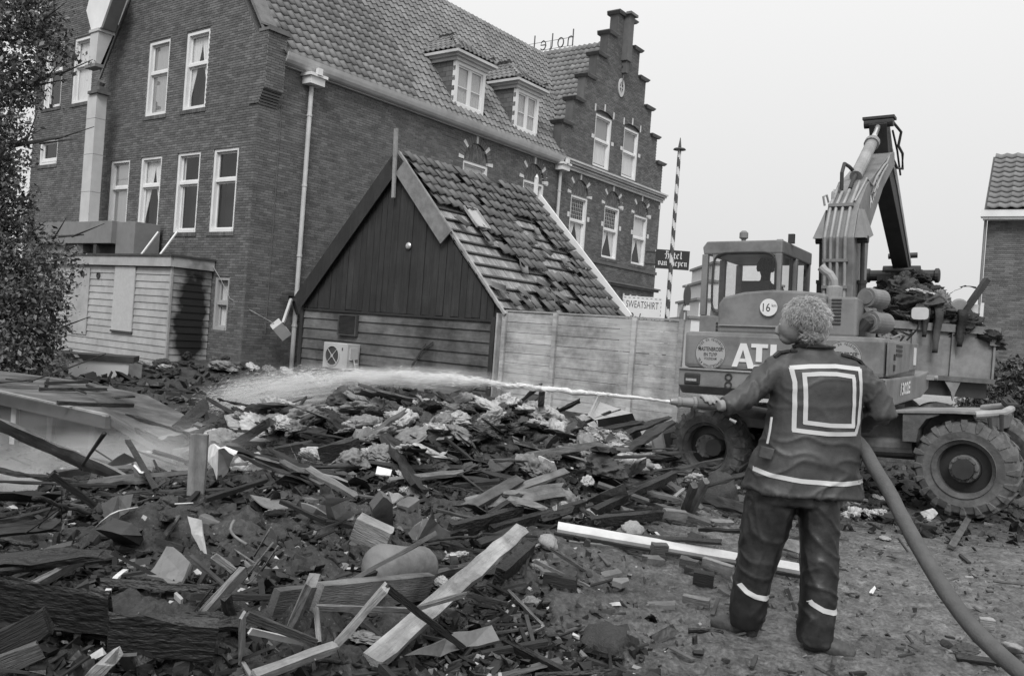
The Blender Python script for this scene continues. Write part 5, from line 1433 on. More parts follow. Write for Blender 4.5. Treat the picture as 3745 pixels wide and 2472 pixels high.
for k in range(3):
    m_ = MB(); m_.box(-1.28, -1.12, y0 - .012, y0 - .001, 1.72 + .045 * k, 1.745 + .045 * k); xb(m_, 'vent_slot', EXD)
# boom: side profile in the machine's own vertical plane
BX0, BX1 = .03, .43
bp_ = [(-.08, 1.45), (-.12, 2.4), (-.20, 3.0), (.04, 3.45), (.50, 3.82), (2.15, 4.60), (2.44, 4.68), (2.54, 4.50), (2.40, 4.42), (1.65, 3.97), (.78, 3.22), (.74, 2.4), (.66, 1.45)]
m_ = MB(); m_.prism([(BX0, y, z) for y, z in bp_], (BX1 - BX0, 0, 0)); boom = xb(m_, 'boom', EXP, bevel=.012)
for side, x in (('l', BX0 - .13), ('r', BX1)):
    m_ = MB(); m_.prism([(x, y, z) for y, z in ((-.16, 3.0), (.10, 3.02), (.40, 3.10), (.35, 3.45), (-.02, 3.40))], (.13, 0, 0)); 
    for q in range(len(m_.v)):
        p = m_.v[q]
        if p[2] > 3.3: m_.v[q] = ((BX0 - .01) if side == 'l' and p[0] < BX0 else (BX1 + .01 if side == 'r' and p[0] > BX1 else p[0]), p[1], p[2])
    xb(m_, 'cylinder_bracket', EXP, boom)
    xc = x + .065
    m_ = MB(); m_.tube([(xc, .05, 3.0), (xc, .12, 2.45)], .028, 10); m_.tube([(xc, .12, 2.45), (xc, .2, 1.5)], .055, 12); m_.tube([(xc, .12, 2.47), (xc, .125, 2.42)], .065, 12); m_.lathe((xc - .07, .05, 3.0), (1, 0, 0), [(.05, 0), (.05, .14)], 12); xb(m_, 'lift_cylinder', EXD, boom)
# pipes up the back of the boom
def along(d):  # offset outwards from the rear/top profile
    return [(-.10 - d, 1.75), (-.12 - d, 2.4), (-.20 - d, 3.0), (.04 - d * .8, 3.45 + d * .5), (.50 - d * .6, 3.82 + d)]
for i, x in enumerate((.075, .15, .235, .33)):
    m_ = MB(); pts = [(x, y, z) for y, z in along(.035)]
    if i in (1, 2): pts = pts[:-1] + [(x, .35, 3.73)]
    m_.tube(pts, .021, 7); xb(m_, 'hydraulic_pipe', EXL, boom)
for y, z in ((-.16, 2.35), (-.18, 2.7), (.0, 3.46)):
    m_ = MB(); m_.box(.05, .37, y - .035, y + .02, z - .02, z + .02); xb(m_, 'pipe_clamp', EXP, boom)
m_ = MB(); m_.tube([(.14, .30, 3.72), (.14, .28, 3.95), (.14, .40, 4.10), (.16, .62, 4.10), (.2, .8, 4.05)], .026, 7); m_.tube([(.24, .34, 3.74), (.25, .55, 3.95), (.22, .8, 4.03)], .026, 7); xb(m_, 'rubber_hose', EXD, boom)
m_ = MB(); m_.tube([(.36, .10, 3.52), (.40, .6, 3.92), (.455, .75, 3.84), (.455, 1.0, 4.02), (.455, 1.5, 4.28), (.455, 1.7, 4.36), (.44, 1.95, 4.5)], .016, 6); m_.tube([(.46, .8, 3.75), (.46, 1.4, 4.15), (.46, 1.75, 4.34)], .016, 6); xb(m_, 'side_pipe', EXL, boom)
m_ = MB(); m_.tube([(.07, .12, 3.57), (.07, .12, 3.66), (.07, .2, 3.70)], .02, 6); m_.tube([(-.0, .0, 3.46), (-.02, -.02, 3.58), (0, .08, 3.62), (.02, .12, 3.52)], .015, 6); xb(m_, 'lifting_eye', EXL, boom)
fit_text('lettering', 'ATLAS', LETW, boom, T2((BX1 + .006, .98, 3.80)), UT.to_3x3() @ Vector((0, .72, .56)), UT.to_3x3() @ Vector((0, -.56, .72)), .70, .16, bold=.03)
# stick with its cylinder
DF, DZ = .42, .05
sp_ = [(y + DF, z + DZ) for y, z in ((1.66, 5.0), (1.86, 5.12), (2.30, 4.72), (2.85, 4.35), (4.62, 3.14), (4.52, 2.98), (4.38, 3.02), (2.55, 4.02), (2.08, 4.28), (1.98, 4.48))]
m_ = MB(); m_.prism([(.10, y, z) for y, z in sp_], (.26, 0, 0)); stick = xb(m_, 'stick', EXD, boom, bevel=.01)
m_ = MB(); m_.prism([(.365, y + DF, z + DZ) for y, z in ((2.2, 4.72), (2.85, 4.31), (4.5, 3.18), (4.48, 3.1), (2.75, 4.22), (2.2, 4.5))], (.012, 0, 0)); xb(m_, 'stick_plate', EXL, stick)
m_ = MB(); m_.lathe((.02, 1.76 + DF, 5.04 + DZ), (1, 0, 0), [(.075, 0), (.075, .42)], 14); xb(m_, 'stick_pin', EXD, stick)
m_ = MB(); m_.box(.0, .46, 1.68 + DF, 1.90 + DF, 5.09 + DZ, 5.13 + DZ); xb(m_, 'stick_cap', EXD, stick)
m_ = MB(); m_.tube([(.23, .72, 3.98), (.23, 1.70, 4.66)], .085, 14); m_.tube([(.23, 1.68, 4.645), (.23, 1.76, 4.70)], .11, 14); xb(m_, 'stick_cylinder', EXL, boom)
m_ = MB(); m_.tube([(.23, 1.72, 4.67), (.23, 2.18, 5.07)], .04, 10); xb(m_, 'piston_rod', CHR, boom)
m_ = MB(); m_.tube([(x, y + DF, z + DZ) for x, y, z in ((.42, 1.85, 5.05), (.5, 2.1, 4.95), (.46, 2.15, 4.75), (.47, 2.5, 4.70), (.46, 2.62, 4.48), (.42, 2.35, 4.45), (.42, 2.05, 4.5))], .022, 7); m_.tube([(x, y + DF, z + DZ) for x, y, z in ((.40, 1.95, 4.95), (.42, 2.3, 4.72), (.42, 2.7, 4.4))], .016, 6); xb(m_, 'stick_hose', EXD, stick)
for y, z, s_ in ((4.42, 3.28, .10), (4.2, 3.0, .08), (4.66, 3.06, .09)):
    m_ = MB(); m_.tube([(.0, y + DF, z + DZ), (.48, y + DF + .03, z + DZ + .02)], s_ * .5, 8); xb(m_, 'stick_lug', EXD, stick)
# grab: rotator, head and two shells biting the load
gx, gy = .23, 4.93
m_ = MB(); m_.lathe((gx, gy, 2.96), (0, 0, 1), [(.20, 0), (.2, .08), (.14, .1), (.14, .3), (.1, .34)], 16); m_.lathe((gx - .02, gy, 3.08), (1, 0, 0), [(.09, -.3), (.09, .32)], 12); rot_ = xb(m_, 'grab_rotator', EXD, stick)
m_ = MB(); m_.lathe((gx - .62, gy, 2.99), (1, 0, 0), [(.10, 0), (.13, .02), (.13, .07), (.10, .09), (.10, 1.15), (.13, 1.17), (.13, 1.22), (.10, 1.24)], 14); m_.box(gx - .4, gx + .4, gy - .12, gy + .12, 2.5, 3.0); xb(m_, 'grab_head', EXD, rot_)
for s_ in (-1, 1):
    m_ = MB(); n = 7; vs = []
    for w in (-.42, .42):
        for i in range(n): a = math.radians(20 + 70 * i / (n - 1)); vs.append((gx + w, gy + s_ * (.62 * math.sin(a) * 1.0 - .05), 2.60 - .75 * (1 - math.cos(a)) - .1))
    m_.add(vs, [(i, i + 1, n + i + 1, n + i) for i in range(n - 1)]); xb(m_, 'grab_shell', EXD, rot_)
# chassis in its own axes
def cb(mb, name, mat, parent=ex, **k): return xb(mb, name, mat, parent, CH, **k)
m_ = MB(); m_.prism([(x, .30, z) for x, z in ((-3.2, .62), (-3.2, .86), (-2.2, .92), (.0, .94), (.18, .90), (.18, .74), (-.44, .66), (-.5, .60))], (0, 1.5, 0)); cb(m_, 'chassis_frame', MUDM, bevel=.012)
m_ = MB(); m_.prism([(x, .02, z) for x, z in ((-.78, .905), (-.1, .935), (.12, .935), (.12, .965), (-.1, .97), (-.78, .935))], (0, 1.6, 0)); cb(m_, 'deck_plate', M('muddy_plate', .22, .8, .35, 5, bump=.3, stain=.3, stain_scale=3), bevel=.006)
m_ = MB(); m_.prism([(x, .04, z) for x, z in ((-.48, .60), (-.46, .74), (-.38, .86), (-.25, .91), (-.25, .93), (-.62, .90), (-.62, .60))], (0, .26, 0)); cb(m_, 'mudguard', MUDM)
m_ = MB(); m_.lathe((-1.5, 1.05, .92), (0, 0, 1), [(.62, 0), (.62, .06), (.55, .07), (.55, .14)], 28); cb(m_, 'slew_ring', EXD)
m_ = MB()
for x in (0, -2.87): m_.tube([(x, -.02, .35), (x, 2.1, .35)], .11, 10); m_.lathe((x, 1.0, .35), (0, 1, 0), [(.1, -.25), (.24, -.1), (.24, .15), (.1, .3)], 14)
cb(m_, 'axles', EXD)
m_ = MB(); m_.tube([(-1.15, .25, .50), (-.55, .25, .52)], .11, 12); m_.box(-2.4, -.6, .5, 1.5, .36, .62); cb(m_, 'tank', MUDM)
m_ = MB(); m_.tube([(.02, .9, .98), (.28, .75, 1.02), (.36, .55, 1.0), (.34, .2, .96), (.10, .05, .93)], .042, 10); cb(m_, 'guard_tube', EXL)
m_ = MB(); m_.tube([(.26, .68, 1.05), (.33, .66, 1.09), (.4, .6, 1.03), (.33, .5, 1.04), (.28, .6, 1.08)], .035, 7); m_.tube([(.22, .12, .95), (.24, .12, .78), (.34, .12, .78), (.34, .12, .95)], .022, 6); cb(m_, 'shackle', EXD)
def wheel(a, y, tyre_mat, rot=0.0, flip=False):
    s_ = 1 if not flip else -1
    R0 = .55
    m_ = MB(); pr2 = [(.27, .05), (.31, .015), (.40, .0), (.475, .03), (.505, .09), (.515, .20), (.505, .34), (.475, .40), (.40, .43), (.27, .40)]
    m_.lathe((a, y, .35), (0, s_, 0), pr2, 40, cap=False)
    nl = 20
    for k in range(nl):
        for side in (0, 1):
            t0 = 2 * math.pi * (k + .5 * side) / nl + rot; t1 = t0 + .16 * 1.0; tm = t0 + .10
            h0, h1 = ((.035, .235) if side == 0 else (.40, .20))
            def pt(r_, t, h): return (a + r_ * math.cos(t), y + s_ * h, .35 + r_ * math.sin(t))
            w = .075
            vs = [pt(.46, t0 - w, h0), pt(.46, t0 + w, h0), pt(.51, t1 + w, h1), pt(.51, t1 - w, h1), pt(.526, t0 - w * .75, h0 + .015 * (1 if side == 0 else -1)), pt(.526, t0 + w * .75, h0 + .015 * (1 if side == 0 else -1)), pt(.534, t1 + w * .7, h1), pt(.534, t1 - w * .7, h1)]
            m_.add(vs, [(0, 3, 2, 1), (4, 5, 6, 7), (0, 1, 5, 4), (1, 2, 6, 5), (2, 3, 7, 6), (3, 0, 4, 7)])
            vs = [pt(.40, t0 - w * .8, .004), pt(.40, t0 + w * .5, .004), pt(.475, t0 + w, .033), pt(.475, t0 - w, .033), pt(.41, t0 - w * .5, -.004), pt(.41, t0 + w * .2, -.004), pt(.49, t0 + w * .8, .016), pt(.49, t0 - w * .8, .016)]
            if side == 0: m_.add(vs, [(0, 3, 2, 1), (4, 5, 6, 7), (0, 1, 5, 4), (1, 2, 6, 5), (2, 3, 7, 6), (3, 0, 4, 7)])
    m_.v = [tuple(Vector(p)) for p in m_.v]
    hubm = MB(); hubm.lathe((a, y, .35), (0, s_, 0), [(.315, .0), (.325, .02), (.30, .05), (.27, .05), (.265, .16)], 36, cap=False); w_ = cb(hubm, 'wheel', MUDM)
    me = cb(m_, 'tyre', tyre_mat, w_)
    m_ = MB(); m_.lathe((a, y, .35), (0, s_, 0), [(.265, .155), (.16, .14), (.155, .10), (.0, .10)], 36); cb(m_, 'rim', EXD, w_)
    m_ = MB(); m_.lathe((a, y, .35), (0, s_, 0), [(.148, .10), (.148, .055), (.135, .045), (0, .045)], 30); h_ = cb(m_, 'hub', MUDM, w_)
    for k in range(10):
        t = 2 * math.pi * k / 10; m_ = MB(); m_.lathe((a + .128 * math.cos(t), y + s_ * .046, .35 + .128 * math.sin(t)), (0, -s_, 0), [(.016, 0), (.016, .02)], 6); cb(m_, 'wheel_nut', MUDM, w_)
wheel(0, 0, RUBM); wheel(-3.0, .0, RUB, .1); wheel(0, 2.1, RUB, .2, True); wheel(-3.0, 2.1, RUB, .3, True)
# dozer blade at the far left end
m_ = MB(); n = 8; vs = []
for y in (-.05, 2.15):
    for i in range(n + 1): t = i / n; vs.append((-3.86 - .13 * (2 * t - 1) ** 2 + .13, y, -.10 + .68 * t)); 
    for i in range(n + 1): t = 1 - i / n; vs.append((-3.80 - .13 * (2 * t - 1) ** 2 + .13, y, -.10 + .68 * t))
k = 2 * (n + 1)
m_.add(vs, [tuple(range(k))[::-1], tuple(range(k, 2 * k))] + [(i, (i + 1) % k, k + (i + 1) % k, k + i) for i in range(k)]); bl_ = cb(m_, 'dozer_blade', MUDM)
m_ = MB(); m_.prism([(x, -.06, z) for x, z in ((-3.78, .56), (-3.62, .58), (-3.55, .3), (-3.66, -.05), (-3.75, -.08), (-3.66, .2))], (0, .05, 0)); cb(m_, 'blade_end', EXP, bl_)
m_ = MB(); m_.prism([(x, .15, z) for x, z in ((-3.7, .45), (-3.1, .62), (-3.1, .45), (-3.7, .1))], (0, .2, 0)); m_.prism([(x, 1.6, z) for x, z in ((-3.7, .45), (-3.1, .62), (-3.1, .45), (-3.7, .1))], (0, .2, 0)); m_.tube([(-3.7, .1, .35), (-3.7, 2.0, .35)], .06, 8); cb(m_, 'blade_arms', EXD, bl_)

# driver in the cab, seen dark through the rear window
dr = thing('person', 'driver with curly hair seen from behind inside the excavator cab', 'person', XR @ Vector((-.86, .22, 1.99)), math.radians(-33))
DRM, DRS = M('driver_clothes', .03, .8, .2, 8), M('driver_skin', .10, .6, .1, 8)
m_ = MB(); m_.ball((0, 0, .62), (.085, .10, .125), 14, 10); m_.tube([(0, 0, .36), (0, .01, .54)], [.075, .06], 10)
m_.tube([(0, -.02, -.05), (0, -.02, .12), (0, -.02, .3), (0, -.01, .40), (0, 0, .45)], [.17, .18, .21, .15, .06], 14); m_.tube([(-.19, 0, .36), (-.27, .06, .16), (-.22, .32, .1)], [.075, .06, .045], 10); m_.tube([(.19, 0, .36), (.27, .06, .16), (.22, .32, .1)], [.075, .06, .045], 10)
o_ = m_.build('body', DRM, dr, smooth=True)
rm_ = o_.modifiers.new('r', 'REMESH'); rm_.mode = 'VOXEL'; rm_.voxel_size = .018
bpy.context.view_layer.update(); me_ = eval_mesh(o_); smooth_mesh(me_); o_.modifiers.clear(); o_.data = me_
def curls(name, c, r_, n, mat, parent, seed, rad=.02, keep=lambda d: True):
    q = random.Random(seed); m_ = MB()
    while n > 0:
        d = Vector((q.gauss(0, 1), q.gauss(0, 1), q.gauss(0, 1))).normalized()
        if not keep(d): continue
        p = Vector(c) + Vector((d.x * r_[0], d.y * r_[1], d.z * r_[2])); m_.ball(p, q.uniform(.7, 1.3) * rad, 6, 5); n -= 1
    return m_.build(name, mat, parent, smooth=True)
curls('hair', (0, -.01, .65), (.10, .12, .125), 260, M('driver_hair', .02, .8, .3, 20), dr, 3, .022, lambda d: d.z > -.45 and not (d.y > .5 and d.z < .3))

# ================================================================== TIPPER TRUCK BEHIND, WITH ITS LOAD
TRK = M('truck_paint', .215, .7, .25, 3, stain=.5, stain_scale=1.6)
XT = -2.0
tk = thing('tipper_truck', 'steel tipper truck standing behind the excavator, bed heaped with burnt rubbish', 'truck', (8.12, 14.5, -.2), math.radians(-2))
m_ = MB(); m_.box(-4.2, 0, 0, .05, 1.42, 2.24); m_.box(-4.2, 0, 2.3, 2.35, 1.42, 2.24); m_.box(-.05, -.002, .05, 2.3, 1.42, 2.24); m_.box(-4.2, -.05, .05, 2.3, 1.42, 1.48); m_.build('bed', TRK, tk)
m_ = MB(); m_.box(-4.2, .03, -.06, -.002, 2.20, 2.33); m_.build('top_rail', TRK, tk)
m_ = MB(); m_.box(-4.2, .0, -.05, -.002, 1.38, 1.46); m_.build('bottom_rail', M('rusty_rail', .10, .8, .4, 6), tk)
for x in (-.06, -.72, -1.38, -2.1):
    m_ = MB(); m_.box(x - (.035 if x < -.1 else .0), x + .035, -.045, -.003, 1.461, 2.198); m_.build('stake', TRK, tk)
m_ = MB(); m_.box(-.14, .03, -.075, -.061, 2.02, 2.198); m_.build('latch', TRK, tk)
m_ = MB(); m_.box(-4.4, -.05, .1, 2.25, 1.12, 1.379); m_.build('subframe', EXD, tk)
m_ = MB(); m_.prism([(-.82, -.03, 1.38), (-.55, -.03, 1.38), (-.62, -.03, 1.2), (-.66, -.03, 1.05), (-.70, -.03, 1.2)], (0, .03, 0)); m_.build('drip_bracket', TRK, tk)
for x in (-.75, -2.0):
    for y in (.12, 1.8):
        m_ = MB(); m_.lathe((x, y, .5), (0, 1, 0), [(.25, .0), (.45, .01), (.5, .05), (.5, .25), (.45, .29), (.25, .3)], 28); w_ = m_.build('wheel', RUB, tk); m_ = MB(); m_.lathe((x, y - .002, .5), (0, 1, 0), [(.0, 0), (.24, .0), (.25, .03)], 20); m_.build('rim', EXD, w_)
m_ = MB(); m_.box(-.16, -.10, .3, .36, 2.25, 2.75); m_.box(-.35, -.10, .36, .42, 2.3, 2.72); m_.build('end_board', STONE, tk)
m_ = MB(); m_.lathe((-.55, .25, 2.62), (0, -1, 0), [(.15, 0), (.17, .03), (.14, .05), (0, .055)], 20); m_.build('round_lamp', GREYP, tk)

# crumpled cloth and rubbish shapes, shared by many objects
def crumple_mesh(seed, mat, flat=.55, sub=3, fold=1.0):
    """rounded broken lump"""
    bm_ = bmesh.new(); bmesh.ops.create_icosphere(bm_, subdivisions=sub, radius=1.0)
    of = Vector((seed * 7.31, seed * 3.17, seed * 1.93))
    for v in bm_.verts:
        p = v.co.copy()
        d = 1 + fold * (.42 * mnoise.noise(p * 1.4 + of) - .42 * abs(mnoise.noise(p * 2.6 + of * 2)) + .26 * abs(mnoise.noise(Vector((p.x * 7, p.y * 3, p.z * 7)) + of)) - .12 * abs(mnoise.noise(p * 9 + of)))
        v.co = p * d; v.co.z *= flat
    me = bpy.data.meshes.new('lump'); bm_.to_mesh(me); bm_.free(); me.materials.append(mat); smooth_mesh(me); return me
def bundle_mesh(seed, mat):
    """dropped bundle of cloth: sharp fold ridges, slack hollows between, ragged outline"""
    bm_ = bmesh.new(); bmesh.ops.create_icosphere(bm_, subdivisions=5, radius=1.0)
    of = Vector((seed * 5.7 + 1, seed * 2.9, seed * 8.3)); q_ = random.Random(seed)
    st = Vector((q_.uniform(.5, 1.6), q_.uniform(.5, 1.6), q_.uniform(1.0, 2.2)))
    for v in bm_.verts:
        p = v.co.copy()
        w = p + Vector((mnoise.noise(p * 1.7 + of), mnoise.noise(p * 1.7 + of + Vector((7, 0, 0))), mnoise.noise(p * 1.7 + of + Vector((0, 7, 0))))) * .55
        ws = Vector((w.x * st.x, w.y * st.y, w.z * st.z))
        n1, n2 = mnoise.noise(ws * 1.25 + of), mnoise.noise(Vector((ws.x * 3.4, ws.y * 1.3, ws.z * 3.0)) + of * 2)
        r1 = (1 - abs(n1)) ** 2.5; r2 = (1 - abs(n2)) ** 3
        d = .50 + .55 * mnoise.noise(p * .95 + of * 3) + .40 * r1 + .15 * r2 + .02 * mnoise.noise(w * 9 + of)
        if p.z < .1: d += (.1 - p.z) * .30 * (.5 + mnoise.noise(Vector((p.x * 2, p.y * 2, seed))))
        v.co = p * max(.3, d); v.co.z *= .80
        if v.co.z < -.15: v.co.z = -.15 + (v.co.z + .15) * .3
    me = bpy.data.meshes.new('crumpled_cloth'); bm_.to_mesh(me); bm_.free(); me.materials.append(mat); smooth_mesh(me); return me
def cloth_mesh(seed, mat, n=36):
    """a square of cloth crumpled by folding it again and again across random planes"""
    rs_ = np.random.RandomState(seed)
    g = np.linspace(-1, 1, n); X, Y = np.meshgrid(g, g); P = np.stack([X.ravel(), Y.ravel() * rs_.uniform(.6, 1), np.zeros(n * n)], -1)
    P[:, 2] += .10 * np.sin(P[:, 0] * 3 + seed) * np.cos(P[:, 1] * 4)
    for k in range(11):
        nn = rs_.normal(size=3) * np.array([1, 1, .75]); nn /= np.linalg.norm(nn)
        d = (P - P[rs_.randint(len(P))]) @ nn
        w = .05 + .05 * rs_.rand(); s_ = np.where(d / w > 30, d, np.log1p(np.exp(np.clip(d / w, -30, 30))) * w)       # soft max(0, d)
        P = P - nn[None] * (s_ * rs_.uniform(.7, 1.45))[:, None]
        P = P + .018 * np.sin(P[:, [1, 2, 0]] * rs_.uniform(6, 14) + rs_.rand(3) * 6)
        P = P - P.mean(0); P = P / np.maximum(np.percentile(np.abs(P), 97, axis=0), .15) * np.array([1, .85, .55])
    P = np.clip(P / np.percentile(np.abs(P), 97, axis=0), -1.15, 1.15) * np.array([1.0, rs_.uniform(.6, .9), rs_.uniform(.38, .6)])
    F = [(i * n + j, i * n + j + 1, (i + 1) * n + j + 1, (i + 1) * n + j) for i in range(n - 1) for j in range(n - 1)]
    me = bpy.data.meshes.new('crumpled_cloth'); me.from_pydata([tuple(p) for p in P], [], F); me.materials.append(mat); smooth_mesh(me); return me
CLM = [M('cloth_dark', .055, .85, .5, 3, bump=.3, bscale=25), M('cloth_mid', .17, .85, .5, 3, bump=.3, bscale=25), M('cloth_pale', .42, .85, .35, 3, bump=.3, bscale=25, stain=.55, stain_scale=2.2), M('cloth_char', .018, .7, .5, 4, bump=.4, bscale=30)]
CRUM = [[bundle_mesh(s * 7 + k + 1, m_) for s in range(4)] + [cloth_mesh(29 + k, m_)] for k, m_ in enumerate(CLM)]
def crumpled(name, loc, size, tone, seed, label, cat, group=None, rot=None, flat=1.0):
    q = random.Random(seed)
    o = link(name, CRUM[tone][q.randrange(5)])
    o.location = loc; o.scale = (size * q.uniform(.75, 1.35), size * q.uniform(.6, 1.1), size * q.uniform(.6, 1.1) * flat)
    o.rotation_euler = rot or (q.uniform(-.5, .5), q.uniform(-.5, .5), q.uniform(0, 6.28))
    return tag(o, label, cat, group)
q = random.Random(31)
m_ = MB(); n = 14; vs = []
for j in range(n + 1):
    for i in range(n + 1):
        x, y = 4.6 + 3.4 * i / n, 14.62 + 1.8 * j / n
        h = .92 * math.exp(-((x - 6.95) / .72) ** 2) * (1 - ((y - 15.4) / 1.2) ** 2 * .5) + .05 + .12 * mnoise.noise(Vector((x * 3, y * 3, 1)))
        vs.append((x, y, 1.9 + h))
m_.add(vs, [(j * (n + 1) + i, j * (n + 1) + i + 1, (j + 1) * (n + 1) + i + 1, (j + 1) * (n + 1) + i) for j in range(n) for i in range(n)]); tag(m_.build('truck_load', CLM[3], smooth=True), 'black heap of burnt waste filling the truck bed', 'load', kind='stuff')
for i in range(190):
    x = q.gauss(6.92, .60)
    if not 5.3 < x < 8.0: continue
    y = 14.62 + 1.5 * q.random() ** 1.5
    z = 1.92 + (1.02 * math.exp(-((x - 6.95) / .60) ** 2)) * q.uniform(.1, 1.0) * (1 if y > 14.9 else .7)
    tone = q.choice((0, 0, 3, 3, 3, 0, 1, 1))
    crumpled('burnt_rag', (x, y, z), q.uniform(.15, .34), tone, i + 900, '%s rag %s of the truck heap, %s' % (('dark grey', 'ash grey', 'pale', 'black')[tone], 'at the foot' if z < 2.15 else 'high on the top' if z > 2.5 else 'halfway up the side', 'by the excavator filters' if x < 6.5 else 'under the grab' if x < 7.2 else 'toward the slanting post'), 'rag', 'burnt rags heaped on the truck')
crumpled('burnt_sheet', (6.85, 14.70, 2.62), .30, 2, 4, 'pale flap of sheet on top of the truck load under the grab', 'sheet', rot=(.2, .1, .3), flat=.5)
crumpled('burnt_bag', (7.72, 15.0, 2.78), .24, 3, 6, 'dark knotted bundle sticking out right of the grab', 'bundle')
m_ = MB(); m_.beam((7.55, 14.7, 2.2), (8.02, 14.75, 2.95), .10, .09); tag(m_.build('charred_post', EXD), 'charred post slanting up from the right end of the truck bed', 'post')
crumpled('white_paper', (7.75, 14.75, 2.33), .16, 2, 9, 'bright crumpled paper on the right end of the truck load', 'paper')
for i, (x, l, w) in enumerate(((7.05, .75, .11), (7.45, .62, .13), (6.85, .5, .08))):
    m_ = MB(); n = 9; vs = []; q = random.Random(i)
    for j in range(n + 1):
        f = j / n; ww = w * (1 - .3 * f) * q.uniform(.8, 1.2); z = 2.38 - l * f; y = 14.40 - .02 * math.sin(f * 9) - .02
        vs += [(x - ww / 2 + .02 * math.sin(f * 5), y, z), (x + ww / 2 + .02 * math.sin(f * 5), y - .03, z), (x + ww / 2, y + .03, z), (x - ww / 2, y + .04, z)]
    m_.add(vs, [(j * 4 + a, j * 4 + (a + 1) % 4, j * 4 + 4 + (a + 1) % 4, j * 4 + 4 + a) for j in range(n) for a in range(4)] + [(0, 3, 2, 1), (n * 4, n * 4 + 1, n * 4 + 2, n * 4 + 3)])
    tag(m_.build('hanging_rag', CLM[3 if i else 0], smooth=True), ('long dark rag hanging over the truck side by the mirror', 'short thick rag hanging over the middle of the truck side', 'narrow rag hanging over the truck side nearest the excavator')[i], 'rag')

